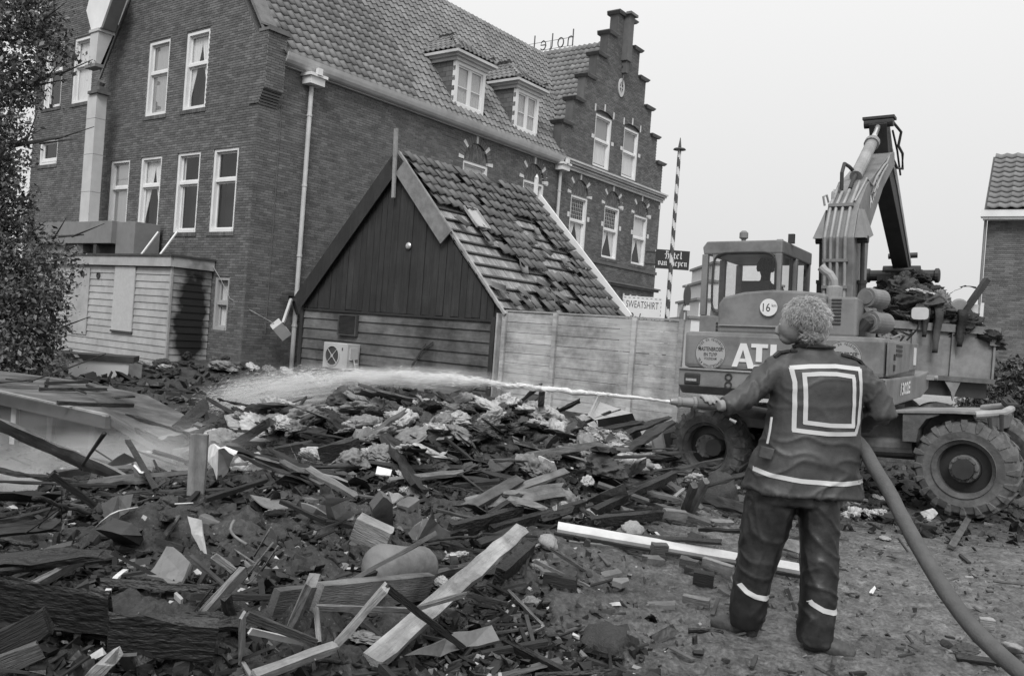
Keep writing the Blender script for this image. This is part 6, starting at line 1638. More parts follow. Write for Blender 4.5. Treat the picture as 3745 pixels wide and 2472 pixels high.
# ================================================================== RUBBLE: every piece that can be pointed at
PLANKS = [('upright_board', 'pale grey board standing upright in the rubble', 'board', 3, (-1.655, 4.7, 0.412),
 (-1.653, 4.68, 0.777), 0.095, 0.03, 0.15, 0.0),
 ('pole', 'charred round pole poking out into the steam', 'pole', 1, (-1.973, 4.184, 0.422),
 (-1.714, 3.169, 0.72), 0.019, 0.03, 0.5, 0.0),
 ('log', 'charred log end at the far left edge', 'log', 0, (-1.977, 3.717, 0.382),
 (-2.133, 3.712, 0.401), 0.025, 0.06, 0.8, 0.0),
 ('plank', 'dark board half hidden in the steam', 'plank', 1, (-2.052, 4.38, 0.415),
 (-2.162, 4.142, 0.611), 0.014, 0.03, 0.5, -0.38),
 ('plank', 'long grey plank running up the left mound', 'plank', 3, (-1.75, 3.168, 0.35),
 (-1.713, 3.598, 0.381), 0.02, 0.05, 0.5, 0.38),
 ('beam', 'huge charred beam lying across the left foreground', 'beam', 0, (-1.708, 2.872, 0.45),
 (-1.251, 2.825, 0.433), 0.027, 0.13, 1.5, 0.22),
 ('beam', 'thick scorched beam end at the lower left', 'beam', 1, (-1.568, 2.748, 0.329),
 (-1.431, 2.794, 0.411), 0.03, 0.08, 1.1, 0.22),
 ('plank', 'scorched board under the beam end at lower left', 'plank', 2, (-1.563, 2.728, 0.269),
 (-1.442, 2.776, 0.323), 0.026, 0.06, 0.5, 0.22),
 ('beam', 'black charcoal beam with a pale curled end, front left', 'beam', 0, (-1.21, 2.748, 0.399),
 (-0.883, 2.775, 0.395), 0.032, 0.13, 1.6, 0.22),
 ('plank', 'split grey plank leaning up beside the wires', 'plank', 3, (-1.038, 2.98, 0.339),
 (-0.914, 3.147, 0.515), 0.025, 0.05, 0.8, 0.38),
 ('plank', 'short pale slat above the split plank', 'plank', 4, (-0.961, 3.18, 0.499),
 (-1.028, 3.144, 0.56), 0.011, 0.02, 0.5, -0.38),
 ('post', 'charred post leaning behind the white cloth', 'post', 0, (-2.282, 7.39, 0.338),
 (-1.98, 7.321, 0.557), 0.173, 0.07, 0.5, 0.22),
 ('plank', 'long pale batten lying behind the upright board', 'plank', 4, (-3.326, 7.702, 0.153),
 (-2.854, 8.036, 0.344), 0.048, 0.02, 0.5, 0.38),
 ('plank', 'dark board right of the upright board', 'plank', 1, (-1.547, 4.53, 0.458),
 (-1.353, 4.985, 0.496), 0.02, 0.03, 0.5, 0.38),
 ('stub', 'short stub of wood below the upright board', 'wood stub', 2, (-1.559, 4.19, 0.428),
 (-1.565, 4.051, 0.365), 0.021, 0.05, 0.5, -0.38),
 ('slat', 'broken whitewashed slat end at the bottom left', 'slat', 4, (-1.236, 2.686, 0.278),
 (-1.139, 2.645, 0.375), 0.067, 0.03, 0.8, 0.38),
 ('lath', 'thin dark lath right of the left mound', 'lath', 1, (-0.966, 2.97, 0.498),
 (-1.07, 2.994, 0.35), 0.007, 0.012, 0.5, 0.0),
 ('plank', 'charred board standing behind the window frame', 'plank', 0, (-0.905, 2.92, 0.486),
 (-0.892, 3.044, 0.322), 0.025, 0.03, 0.5, 0.38),
 ('beam', 'charred beam lying left of the cloth heap', 'beam', 0, (-1.882, 7.097, 0.303),
 (-1.572, 7.166, 0.378), 0.059, 0.12, 0.6, 0.22),
 ('beam', 'charred squared beam in front of the grey cloths', 'beam', 0, (-1.41, 6.617, 0.377),
 (-1.138, 6.727, 0.461), 0.063, 0.18, 1.1, 0.22),
 ('plank', 'ragged plank lower left of the squared beam', 'plank', 2, (-1.435, 5.606, 0.505),
 (-1.082, 5.27, 0.432), 0.043, 0.03, 0.8, 0.38),
 ('plank', 'rough grey plank slanting down to the middle', 'plank', 3, (-1.213, 5.388, 0.501),
 (-0.863, 5.183, 0.398), 0.052, 0.03, 0.8, 0.38),
 ('plank', 'long dark lath crossing the dark hollow', 'plank', 1, (-1.176, 4.614, 0.46),
 (-0.92, 4.594, 0.372), 0.018, 0.025, 0.5, 0.38),
 ('plank', 'dark lath end near the pale block', 'plank', 1, (-0.92, 4.594, 0.372),
 (-0.777, 4.645, 0.343), 0.017, 0.025, 0.5, 0.38),
 ('stone_block', 'pale fluted stone block in the middle of the rubble', 'stone block', 4, (-0.75, 4.515, 0.37),
 (-0.566, 4.497, 0.304), 0.075, 0.16, 0.2, 0.22),
 ('bolster', 'fat grey bolster lying in the middle of the rubble', 'bolster', 3, (-0.559, 4.011, 0.315),
 (-0.35, 4.365, 0.234), 0.107, 0.2, 0, 0.0),
 ('long_plank', 'long wide pale plank slanting across the foreground', 'plank', 4, (-0.433, 3.155, 0.203),
 (0.136, 4.92, 0.333), 0.094, 0.035, 0.7, 0.38),
 ('timber', 'thick squared grey timber lying behind the frames', 'timber', 3, (-0.701, 3.41, 0.346),
 (-0.312, 4.113, 0.216), 0.044, 0.12, 0.15, 0.22),
 ('timber', 'dark timber stub left of the squared grey timber', 'timber', 2, (-0.829, 3.251, 0.36),
 (-0.713, 3.448, 0.329), 0.036, 0.12, 0.3, 0.22),
 ('post', 'weathered two layer post leaning at the frames', 'post', 3, (-0.739, 3.196, 0.297),
 (-0.642, 3.058, 0.525), 0.037, 0.06, 0.5, 0.0),
 ('frame_slat', 'upper slat of the broken window frame', 'frame slat', 2, (-0.61, 3.022, 0.314),
 (-0.782, 2.75, 0.487), 0.009, 0.03, 0.1, -0.38),
 ('frame_slat', 'white glazing slat inside the broken window frame', 'frame slat', 5, (-0.651, 3.029, 0.309),
 (-0.785, 2.818, 0.415), 0.008, 0.02, 0.1, -0.38),
 ('frame_slat', 'upright side of the broken window frame at the left', 'frame slat', 4, (-0.81, 2.835, 0.306),
 (-0.773, 2.681, 0.513), 0.01, 0.03, 0.1, -0.38),
 ('frame_slat', 'bottom left corner of the broken window frame', 'frame slat', 4, (-0.81, 2.835, 0.306),
 (-0.741, 2.75, 0.278), 0.012, 0.03, 0.1, 0.38),
 ('frame_sill', 'wide pale sill of the broken window frame', 'frame sill', 4, (-0.737, 2.723, 0.306),
 (-0.54, 3.02, 0.307), 0.032, 0.03, 0.2, 0.38),
 ('frame_slat', 'pale slat rising from the sill to a peak', 'frame slat', 4, (-0.549, 3.067, 0.29),
 (-0.371, 2.993, 0.538), 0.045, 0.025, 0.3, 0.38),
 ('frame_slat', 'dark slat falling right from the peak', 'frame slat', 1, (-0.372, 2.988, 0.538),
 (-0.109, 3.71, 0.078), 0.01, 0.025, 0.2, 0.38),
 ('frame_slat', 'level slat of the rear window frame', 'frame slat', 3, (-0.669, 3.265, 0.355),
 (-0.336, 3.651, 0.244), 0.01, 0.025, 0.2, 0.38),
 ('frame_slat', 'upright slat of the rear window frame', 'frame slat', 4, (-0.621, 3.148, 0.268),
 (-0.656, 3.22, 0.37), 0.018, 0.025, 0.2, -0.38),
 ('batten', 'thin batten propped on the long pale plank, left half', 'batten', 3, (-0.116, 3.656, 0.33),
 (-0.307, 3.537, 0.293), 0.009, 0.02, 0.5, -0.38),
 ('batten', 'thin batten beyond the long pale plank, right half', 'batten', 2, (-0.116, 3.656, 0.33),
 (0.067, 4.287, 0.103), 0.01, 0.02, 0.5, 0.38),
 ('splinter', 'short splinter at the bottom of the frame sill', 'splinter', 4, (-0.623, 2.955, 0.256),
 (-0.59, 2.922, 0.3), 0.006, 0.012, 0.5, 0.38),
 ('splinter', 'pale splinter standing on the heap crest', 'splinter', 4, (-0.695, 7.886, 0.655),
 (-0.808, 7.786, 0.821), 0.097, 0.02, 0.8, -0.38),
 ('plank', 'pale end of a grooved board on the heap crest', 'plank', 3, (-0.515, 8.049, 0.723),
 (-0.594, 7.852, 0.837), 0.26, 0.03, 0.5, -0.38),
 ('stake', 'dark stake lying down the right of the blanket', 'stake', 1, (-0.236, 6.852, 0.407),
 (-0.489, 7.095, 0.549), 0.019, 0.03, 0.5, -0.38),
 ('plank', 'long dark board in front of the blanket', 'plank', 1, (-0.821, 6.424, 0.369),
 (-0.271, 6.729, 0.367), 0.058, 0.03, 0.5, 0.38),
 ('plank', 'pale frayed board under the long dark board', 'plank', 3, (-0.801, 6.155, 0.333),
 (-0.29, 6.558, 0.364), 0.047, 0.03, 0.9, 0.38),
 ('plank', 'wide grey board leaning right of the hollow', 'plank', 2, (-0.238, 5.789, 0.238),
 (0.136, 6.434, 0.364), 0.09, 0.03, 0.5, 0.38),
 ('joist', 'charred joist right of the torn sheet', 'joist', 0, (-0.288, 5.178, 0.236),
 (0.145, 5.786, 0.254), 0.043, 0.09, 0.5, 0.22),
 ('pole', 'black pole in front of the torn sheet', 'pole', 0, (-0.47, 4.752, 0.259),
 (-0.112, 5.173, 0.219), 0.019, 0.03, 0.5, 0.0),
 ('plank', 'grey plank stub left of the long pale plank', 'plank', 2, (-0.329, 4.485, 0.159),
 (-0.144, 4.837, 0.125), 0.031, 0.04, 0.5, 0.38),
 ('plank', 'dark board tucked behind the squared timber', 'plank', 1, (-0.675, 3.691, 0.317),
 (-0.509, 4.12, 0.275), 0.021, 0.03, 0.5, 0.38),
 ('plank', 'scorched board above the long pale plank', 'plank', 1, (-0.114, 5.202, 0.164),
 (0.136, 5.485, 0.215), 0.055, 0.03, 0.5, 0.38),
 ('plank', 'broken pale plank end left of the curled sheet', 'plank', 4, (1.513, 13.848, -0.015),
 (1.219, 14.492, 0.152), 0.152, 0.03, 0.9, -0.38),
 ('plank', 'dark board sliding down below the curled sheet', 'plank', 1, (0.857, 7.804, 0.566),
 (1.217, 7.907, 0.376), 0.21, 0.035, 0.5, 0.38),
 ('steel_angle', 'long steel angle lying across the middle right', 'steel bar', 2, (1.626, 6.642, 0.096),
 (0.75, 6.719, 0.324), 0.043, 0.03, 0.05, -0.38),
 ('plank', 'short plank end next to the long steel angle', 'plank', 3, (1.896, 7.032, 0.04),
 (1.657, 6.74, 0.086), 0.054, 0.03, 0.5, -0.38),
 ('rafter', 'charred rafter leaning towards the front wheel', 'rafter', 0, (0.681, 6.272, 0.193),
 (1.47, 7.371, 0.343), 0.055, 0.06, 0.5, 0.22),
 ('plank', 'grey weatherboard left of the charred rafter', 'plank', 3, (-0.083, 6.15, 0.255),
 (0.51, 6.811, 0.394), 0.074, 0.025, 0.5, 0.38),
 ('plank', 'second weatherboard under the grey one', 'plank', 2, (0.119, 6.508, 0.251),
 (0.512, 6.813, 0.364), 0.062, 0.025, 0.5, 0.38),
 ('joist', 'charred joist ending at the middle right', 'joist', 0, (-0.047, 5.442, 0.188),
 (0.61, 6.277, 0.241), 0.044, 0.07, 0.5, 0.22),
 ('lath', 'dark lath beside the weatherboards', 'lath', 1, (-0.07, 5.695, 0.245),
 (0.168, 6.229, 0.299), 0.035, 0.02, 0.5, 0.38),
 ('beam', 'charred beam resting on bricks behind the white board', 'beam', 0, (0.609, 5.913, 0.191),
 (1.216, 6.472, 0.169), 0.051, 0.07, 0.5, 0.22),
 ('white_board', 'long clean white board lying on the mud', 'board', 5, (0.391, 5.685, 0.195),
 (2.025, 5.587, 0.057), 0.087, 0.025, 0.05, 0.38),
 ('strip', 'dark strip showing under the white board', 'strip', 1, (0.366, 5.621, 0.164),
 (1.989, 5.511, 0.028), 0.014, 0.02, 0.5, 0.38),
 ('lath', 'thin grey lath below the white board', 'lath', 3, (0.462, 5.554, 0.133),
 (0.948, 5.641, 0.098), 0.019, 0.02, 0.5, 0.38),
 ('stick', 'lower of two thin sticks at the pale plank end', 'stick', 3, (0.539, 4.868, 0.051),
 (0.213, 4.776, 0.199), 0.013, 0.018, 0.5, -0.38),
 ('stick', 'upper of two thin sticks at the pale plank end', 'stick', 2, (0.549, 5.09, 0.069),
 (0.305, 5.001, 0.218), 0.015, 0.018, 0.5, -0.38),
 ('bar', 'thin dark bar above the steel angle', 'bar', 0, (0.89, 6.988, 0.34),
 (0.331, 6.824, 0.423), 0.015, 0.02, 0.5, -0.38),
 ('log', 'short round log behind the white board', 'log', 2, (1.308, 5.962, 0.102),
 (1.488, 5.896, 0.087), 0.054, 0.06, 0.5, 0.0),
 ('post', 'left thick post standing in front of the wheel', 'post', 2, (1.48, 6.902, 0.135),
 (1.455, 6.52, 0.404), 0.048, 0.05, 0.3, 0.38),
 ('post', 'right pale topped post standing in front of the wheel', 'post', 3, (1.535, 6.909, 0.123),
 (1.558, 6.582, 0.433), 0.041, 0.05, 0.3, 0.38),
 ('stick', 'pale stick left of the two posts', 'stick', 4, (1.368, 6.965, 0.19),
 (1.5, 7.093, 0.27), 0.025, 0.02, 0.5, 0.38),
 ('plank', 'charred board edge at the bottom centre', 'plank', 0, (0.076, 3.895, 0.041),
 (0.352, 3.553, 0.05), 0.025, 0.05, 0.5, 0.38),
 ('frame_slat', 'right slat of a flattened pale frame', 'frame slat', 3, (0.083, 4.61, 0.071),
 (0.253, 4.181, 0.041), 0.015, 0.02, 0.5, 0.38),
 ('frame_slat', 'front slat of a flattened pale frame', 'frame slat', 4, (0.253, 4.181, 0.041),
 (0.123, 3.965, 0.04), 0.015, 0.02, 0.5, -0.38),
 ('loose_brick', 'brick standing under the middle of the white board', 'brick', 2, (0.997, 5.566, 0.108),
 (1.099, 5.596, 0.103), 0.052, 0.11, 0.1, 0.22),
 ('loose_brick', 'dark brick left of the firefighter boots', 'brick', 1, (1.186, 5.154, 0.07),
 (1.302, 5.122, 0.065), 0.051, 0.09, 0.1, 0.22),
 ('loose_brick', 'pale edged brick beside the firefighter knee', 'brick', 4, (1.324, 5.504, 0.083),
 (1.484, 5.377, 0.07), 0.033, 0.06, 0.1, 0.22),
 ('loose_brick', 'flat grey brick in the mud left of the boots', 'brick', 3, (1.061, 4.824, 0.039),
 (1.2, 4.766, 0.036), 0.029, 0.05, 0.2, 0.38),
 ('loose_brick', 'brick at the right end of the charred beam', 'brick', 3, (1.249, 6.575, 0.157),
 (1.433, 6.631, 0.137), 0.056, 0.08, 0.1, 0.22),
 ('loose_brick', 'broken brick between the two other bricks', 'brick', 2, (1.165, 5.452, 0.079),
 (1.267, 5.403, 0.07), 0.046, 0.08, 0.4, 0.22),
 ('splinter', 'black splinter beside the left boot', 'splinter', 0, (0.986, 4.3, 0.031),
 (1.162, 4.311, 0.031), 0.017, 0.03, 0.5, 0.38),
 ('timber', 'dark chunk of timber in the mud', 'timber', 1, (0.46, 4.822, 0.069),
 (0.278, 4.864, 0.075), 0.037, 0.08, 0.5, -0.22),
 ('block', 'charred block in the shade of the long plank', 'block', 0, (0.202, 5.241, 0.133),
 (0.02, 4.763, 0.085), 0.061, 0.12, 0.6, -0.22),
 ('stick', 'pale stick in front of the front wheel', 'stick', 4, (1.363, 6.976, 0.193),
 (1.531, 7.202, 0.256), 0.012, 0.02, 0.5, 0.38),
 ('plank', 'dark board leading up to the front wheel', 'plank', 1, (1.006, 6.882, 0.268),
 (1.496, 7.51, 0.335), 0.032, 0.035, 0.5, 0.38),
 ('plank', 'short plank pressed under the rear wheel', 'plank', 2, (3.835, 7.289, -0.084),
 (5.096, 9.36, -0.18), 0.06, 0.03, 0.5, 0.38),
 ('loose_brick', 'pale brick in the mud beside the hose', 'brick', 4, (2.695, 4.771, 0.04),
 (2.77, 4.751, 0.04), 0.038, 0.06, 0.2, 0.22),
 ('rubber_strip', 'dark strip of rubber beside the hose', 'rubber strip', 0, (2.277, 4.208, 0.03),
 (2.464, 4.173, 0.03), 0.047, 0.02, 0.5, 0.38),
 ('twig', 'thin twig on the mud at the right edge', 'twig', 2, (3.362, 5.818, 0.015),
 (3.562, 5.788, 0.016), 0.017, 0.012, 0.5, 0.38),
 ('plank', 'dark board end behind the hose', 'plank', 0, (4.16, 8.753, -0.187),
 (3.984, 7.935, -0.141), 0.065, 0.03, 0.5, 0.38),
 ('plank', 'dark board on the mud behind the hose', 'plank', 1, (4.05, 9.102, -0.19),
 (4.305, 8.917, -0.19), 0.094, 0.03, 0.5, 0.38),
 ('plank', 'muddy board lying between the firefighter boots', 'plank', 1, (1.785, 5.252, 0.008),
 (1.597, 4.395, 0.001), 0.031, 0.02, 0.5, 0.38),
 ('batten', 'pale batten lying behind the steam', 'batten', 4, (-3.342, 7.691, 0.158),
 (-2.828, 7.929, 0.357), 0.054, 0.02, 0.5, 0.38),
 ('batten', 'second batten crossing behind the steam', 'batten', 3, (-2.965, 7.706, 0.247),
 (-3.46, 8.298, 0.252), 0.032, 0.02, 0.5, -0.38)]
TUBES = [('bent_bar', 'bent black metal bar with one end pointing up', 'bar', 0, [(-2.472, 5.525, 0.364),
 (-2.604, 5.527, 0.369),
 (-2.72, 5.565, 0.369),
 (-2.083, 4.369, 0.691),
 (-1.498, 3.232, 0.96)], 0.0092),
 ('rod', 'thin dark rod at the left, lower end in the steam', 'rod', 1, [(-2.092, 3.828, 0.403),
 (-1.939, 3.686, 0.502),
 (-1.792, 3.538, 0.601)], 0.0034),
 ('rod', 'thin upright dark rod in the steam', 'rod', 1, [(-1.682, 3.312, 0.72),
 (-2.049, 4.05, 0.41)], 0.0023),
 ('rod', 'thin slanting dark rod crossing others in the steam', 'rod', 1, [(-2.138, 3.989, 0.366),
 (-1.996, 3.831, 0.504),
 (-1.884, 3.679, 0.602)], 0.0031),
 ('curved_strip', 'white curved strip of ash-covered trim on the left mound', 'strip', 5, [(-1.525, 3.565, 0.351),
 (-1.523, 3.468, 0.35),
 (-1.484, 3.329, 0.35),
 (-1.439, 3.212, 0.35),
 (-1.404, 3.131, 0.35)], 0.0105),
 ('wire', 'thin white bent wire on the left mound', 'wire', 5, [(-1.929, 4.142, 0.37),
 (-1.754, 3.905, 0.508),
 (-1.769, 4.087, 0.479),
 (-1.755, 4.19, 0.47)], 0.0033),
 ('stick', 'short white stick in front of the upright board', 'stick', 5, [(-1.647, 4.377, 0.457),
 (-1.567, 4.416, 0.46)], 0.0034),
 ('pipe', 'bent grey pipe piece near the wires', 'pipe', 3, [(-1.258, 4.112, 0.46),
 (-1.267, 4.064, 0.429),
 (-1.249, 4.084, 0.389),
 (-1.174, 4.053, 0.366)], 0.0073),
 ('stick', 'thin stick standing steepest in the twig tangle', 'stick', 3, [(-1.085, 3.879, 0.362),
 (-0.933, 3.553, 0.577)], 0.0042),
 ('stick', 'longest stick of the twig tangle', 'stick', 4, [(-1.021, 3.527, 0.36),
 (-0.868, 3.35, 0.568)], 0.0038),
 ('stick', 'stick of the twig tangle slanting the other way', 'stick', 3, [(-1.202, 3.957, 0.364),
 (-0.856, 3.065, 0.566)], 0.0043),
 ('stick', 'rightmost stick of the twig tangle', 'stick', 4, [(-0.991, 3.674, 0.36),
 (-0.842, 3.324, 0.563)], 0.004),
 ('wire', 'thin looped wire under the twig tangle', 'wire', 3, [(-0.92, 3.17, 0.495),
 (-0.993, 3.396, 0.4),
 (-0.988, 3.442, 0.36),
 (-0.949, 3.461, 0.398),
 (-0.891, 3.332, 0.492)], 0.0022),
 ('branch', 'charred curved branch at the bottom centre', 'branch', 0, [(-0.598, 3.013, 0.259),
 (-0.495, 3.112, 0.218),
 (-0.404, 3.155, 0.181),
 (-0.286, 3.224, 0.135)], 0.0085),
 ('rod', 'long thin dark rod lying on the flat roof', 'rod', 0, [(-5.391, 9.729, 0.5),
 (-5.408, 10.629, 0.62),
 (-5.719, 12.205, 0.726)], 0.0088)]
SHEETS = [('sheet', 'square of scorched sheet lying on the left mound', 'sheet', 3, [(-1.421, 3.727, 0.402),
 (-1.237, 3.516, 0.42),
 (-1.249, 3.468, 0.36),
 (-1.257, 3.385, 0.35),
 (-1.356, 3.498, 0.34),
 (-1.398, 3.469, 0.35)], 0.012),
 ('sheet', 'pale torn strip hanging below the upright board', 'sheet', 4, [(-1.5, 4.173, 0.444),
 (-1.412, 4.124, 0.437),
 (-1.357, 4.003, 0.388),
 (-1.319, 3.943, 0.335),
 (-1.351, 3.973, 0.337),
 (-1.431, 4.061, 0.393)], 0.012),
 ('sheet', 'dark flat slab edge under the scorched sheet', 'sheet', 1, [(-1.804, 4.025, 0.414),
 (-1.612, 3.922, 0.408),
 (-1.656, 4.052, 0.346),
 (-1.764, 4.028, 0.344),
 (-1.777, 3.976, 0.411)], 0.04),
 ('sheet', 'rusty scorched sheet at the top of the left mound', 'sheet', 2, [(-1.984, 4.326, 0.435),
 (-1.881, 4.26, 0.494),
 (-1.829, 4.303, 0.502),
 (-1.81, 4.232, 0.434),
 (-1.856, 4.222, 0.391),
 (-1.871, 4.15, 0.373)], 0.012),
 ('sheet', 'white triangular cloth scrap left of the upright board', 'sheet', 5, [(-2.1, 4.934, 0.529),
 (-1.992, 4.808, 0.528),
 (-2.006, 5.056, 0.417),
 (-2.064, 5.042, 0.405),
 (-2.187, 5.181, 0.377)], 0.012),
 ('cloth', 'tall pointed white cloth right of the upright board', 'cloth', 5, [(-1.483, 4.755, 0.743),
 (-1.515, 4.931, 0.66),
 (-1.623, 5.122, 0.545),
 (-1.678, 5.12, 0.476),
 (-1.89, 5.587, 0.443),
 (-2.389, 7.004, 0.269),
 (-1.63, 4.968, 0.671)], 0.012),
 ('bracket', 'pale hook shaped bracket on the left mound', 'bracket', 4, [(-1.181, 3.157, 0.38),
 (-1.146, 3.145, 0.38),
 (-1.159, 3.166, 0.36),
 (-1.163, 3.147, 0.35),
 (-1.136, 3.134, 0.35),
 (-1.145, 3.137, 0.33),
 (-1.197, 3.182, 0.33)], 0.02),
 ('peg', 'short pale peg next to the hook shaped bracket', 'peg', 4, [(-1.195, 3.259, 0.36),
 (-1.143, 3.189, 0.36),
 (-1.144, 3.169, 0.36),
 (-1.196, 3.238, 0.36)], 0.02),
 ('sheet', 'grey board corner under the charcoal beam', 'sheet', 2, [(-1.166, 2.708, 0.349),
 (-1.109, 2.722, 0.356),
 (-1.121, 2.766, 0.298),
 (-1.157, 2.757, 0.294)], 0.012),
 ('sheet', 'torn strip of felt on the left slope', 'sheet', 2, [(-1.849, 3.41, 0.4),
 (-1.893, 3.5, 0.4),
 (-1.883, 3.583, 0.401),
 (-1.828, 3.709, 0.402),
 (-1.847, 3.761, 0.403),
 (-1.909, 3.617, 0.401),
 (-1.915, 3.52, 0.401),
 (-1.833, 3.365, 0.4)], 0.012),
 ('sheet', 'folded pale sheet left of the upright slab', 'sheet', 4, [(-0.907, 4.49, 0.506),
 (-0.901, 4.619, 0.451),
 (-0.817, 4.83, 0.356),
 (-0.817, 4.809, 0.335),
 (-0.872, 4.736, 0.352),
 (-0.928, 4.67, 0.398)], 0.012),
 ('sheet', 'crumpled grey sheet on the dark lath', 'sheet', 3, [(-1.081, 4.724, 0.437),
 (-0.989, 4.684, 0.426),
 (-0.935, 4.736, 0.373),
 (-1.011, 4.705, 0.379),
 (-1.069, 4.728, 0.396)], 0.012),
 ('upright_slab', 'rough grey slab standing upright in the middle', 'slab', 3, [(-0.623, 4.45, 0.585),
 (-0.593, 4.635, 0.521),
 (-0.608, 4.826, 0.399),
 (-0.616, 4.985, 0.298),
 (-0.688, 4.902, 0.305),
 (-0.717, 4.826, 0.317),
 (-0.693, 4.695, 0.42),
 (-0.683, 4.512, 0.508)], 0.04),
 ('sheet', 'jagged torn sheet right of the pale stone block', 'sheet', 3, [(-0.375, 4.741, 0.46),
 (-0.368, 4.896, 0.37),
 (-0.355, 4.981, 0.315),
 (-0.287, 5.072, 0.261),
 (-0.281, 5.112, 0.174),
 (-0.37, 5.006, 0.194),
 (-0.459, 4.905, 0.228),
 (-0.507, 4.921, 0.269),
 (-0.477, 4.912, 0.316),
 (-0.436, 4.975, 0.327),
 (-0.386, 4.868, 0.375)], 0.012),
 ('sheet', 'triangular grey panel lying by the long plank', 'sheet', 3, [(-0.326, 3.326, 0.18),
 (-0.193, 3.643, 0.143),
 (-0.15, 3.728, 0.13),
 (-0.007, 3.932, 0.088),
 (0.036, 3.862, 0.043),
 (-0.105, 3.729, 0.067),
 (-0.214, 3.557, 0.099)], 0.018),
 ('sheet', 'bent cardboard sheet on the cloth heap', 'sheet', 3, [(-1.28, 7.195, 0.466),
 (-1.263, 7.293, 0.527),
 (-1.167, 7.272, 0.56),
 (-1.045, 7.046, 0.56),
 (-1.023, 6.974, 0.528),
 (-1.125, 7.113, 0.46),
 (-1.219, 7.217, 0.429)], 0.012),
 ('card', 'white flat card in front of the blanket', 'card', 5, [(-0.928, 6.387, 0.384),
 (-0.817, 6.398, 0.362),
 (-0.821, 6.348, 0.322),
 (-0.923, 6.292, 0.337)], 0.012),
 ('card', 'white card behind the upright slab', 'card', 5, [(-0.699, 5.323, 0.416),
 (-0.623, 5.474, 0.37),
 (-0.618, 5.515, 0.315),
 (-0.676, 5.365, 0.34)], 0.012),
 ('card', 'small white card behind the long pale plank', 'card', 5, [(-0.255, 4.669, 0.229),
 (-0.223, 4.728, 0.221),
 (-0.204, 4.859, 0.126),
 (-0.252, 4.788, 0.136)], 0.012),
 ('sheet', 'curled pale sheet metal left of the dozer blade', 'sheet', 4, [(0.718, 7.708, 0.798),
 (1.686, 14.894, 0.17),
 (2.114, 14.195, 0.052),
 (2.218, 13.094, -0.005),
 (2.225, 13.454, -0.102),
 (1.82, 13.281, -0.072),
 (1.682, 13.625, -0.007),
 (1.535, 13.959, 0.044),
 (0.777, 7.881, 0.713)], 0.015),
 ('card', 'white card standing by the thin dark bar', 'card', 5, [(0.277, 6.741, 0.505),
 (0.322, 6.727, 0.496),
 (0.4, 6.796, 0.462),
 (0.432, 6.862, 0.38),
 (0.327, 6.805, 0.364),
 (0.278, 6.769, 0.369)], 0.012),
 ('stone', 'flat round stone below the sticks', 'stone', 3, [(0.675, 4.908, 0.07),
 (0.764, 4.938, 0.07),
 (0.763, 4.886, 0.067),
 (0.713, 4.828, 0.065),
 (0.664, 4.86, 0.068)], 0.03),
 ('paper', 'small white paper on the mud right of the legs', 'paper', 5, [(2.3, 5.287, 0.022),
 (2.404, 5.453, 0.022),
 (2.393, 5.403, 0.021),
 (2.303, 5.243, 0.021)], 0.004)]
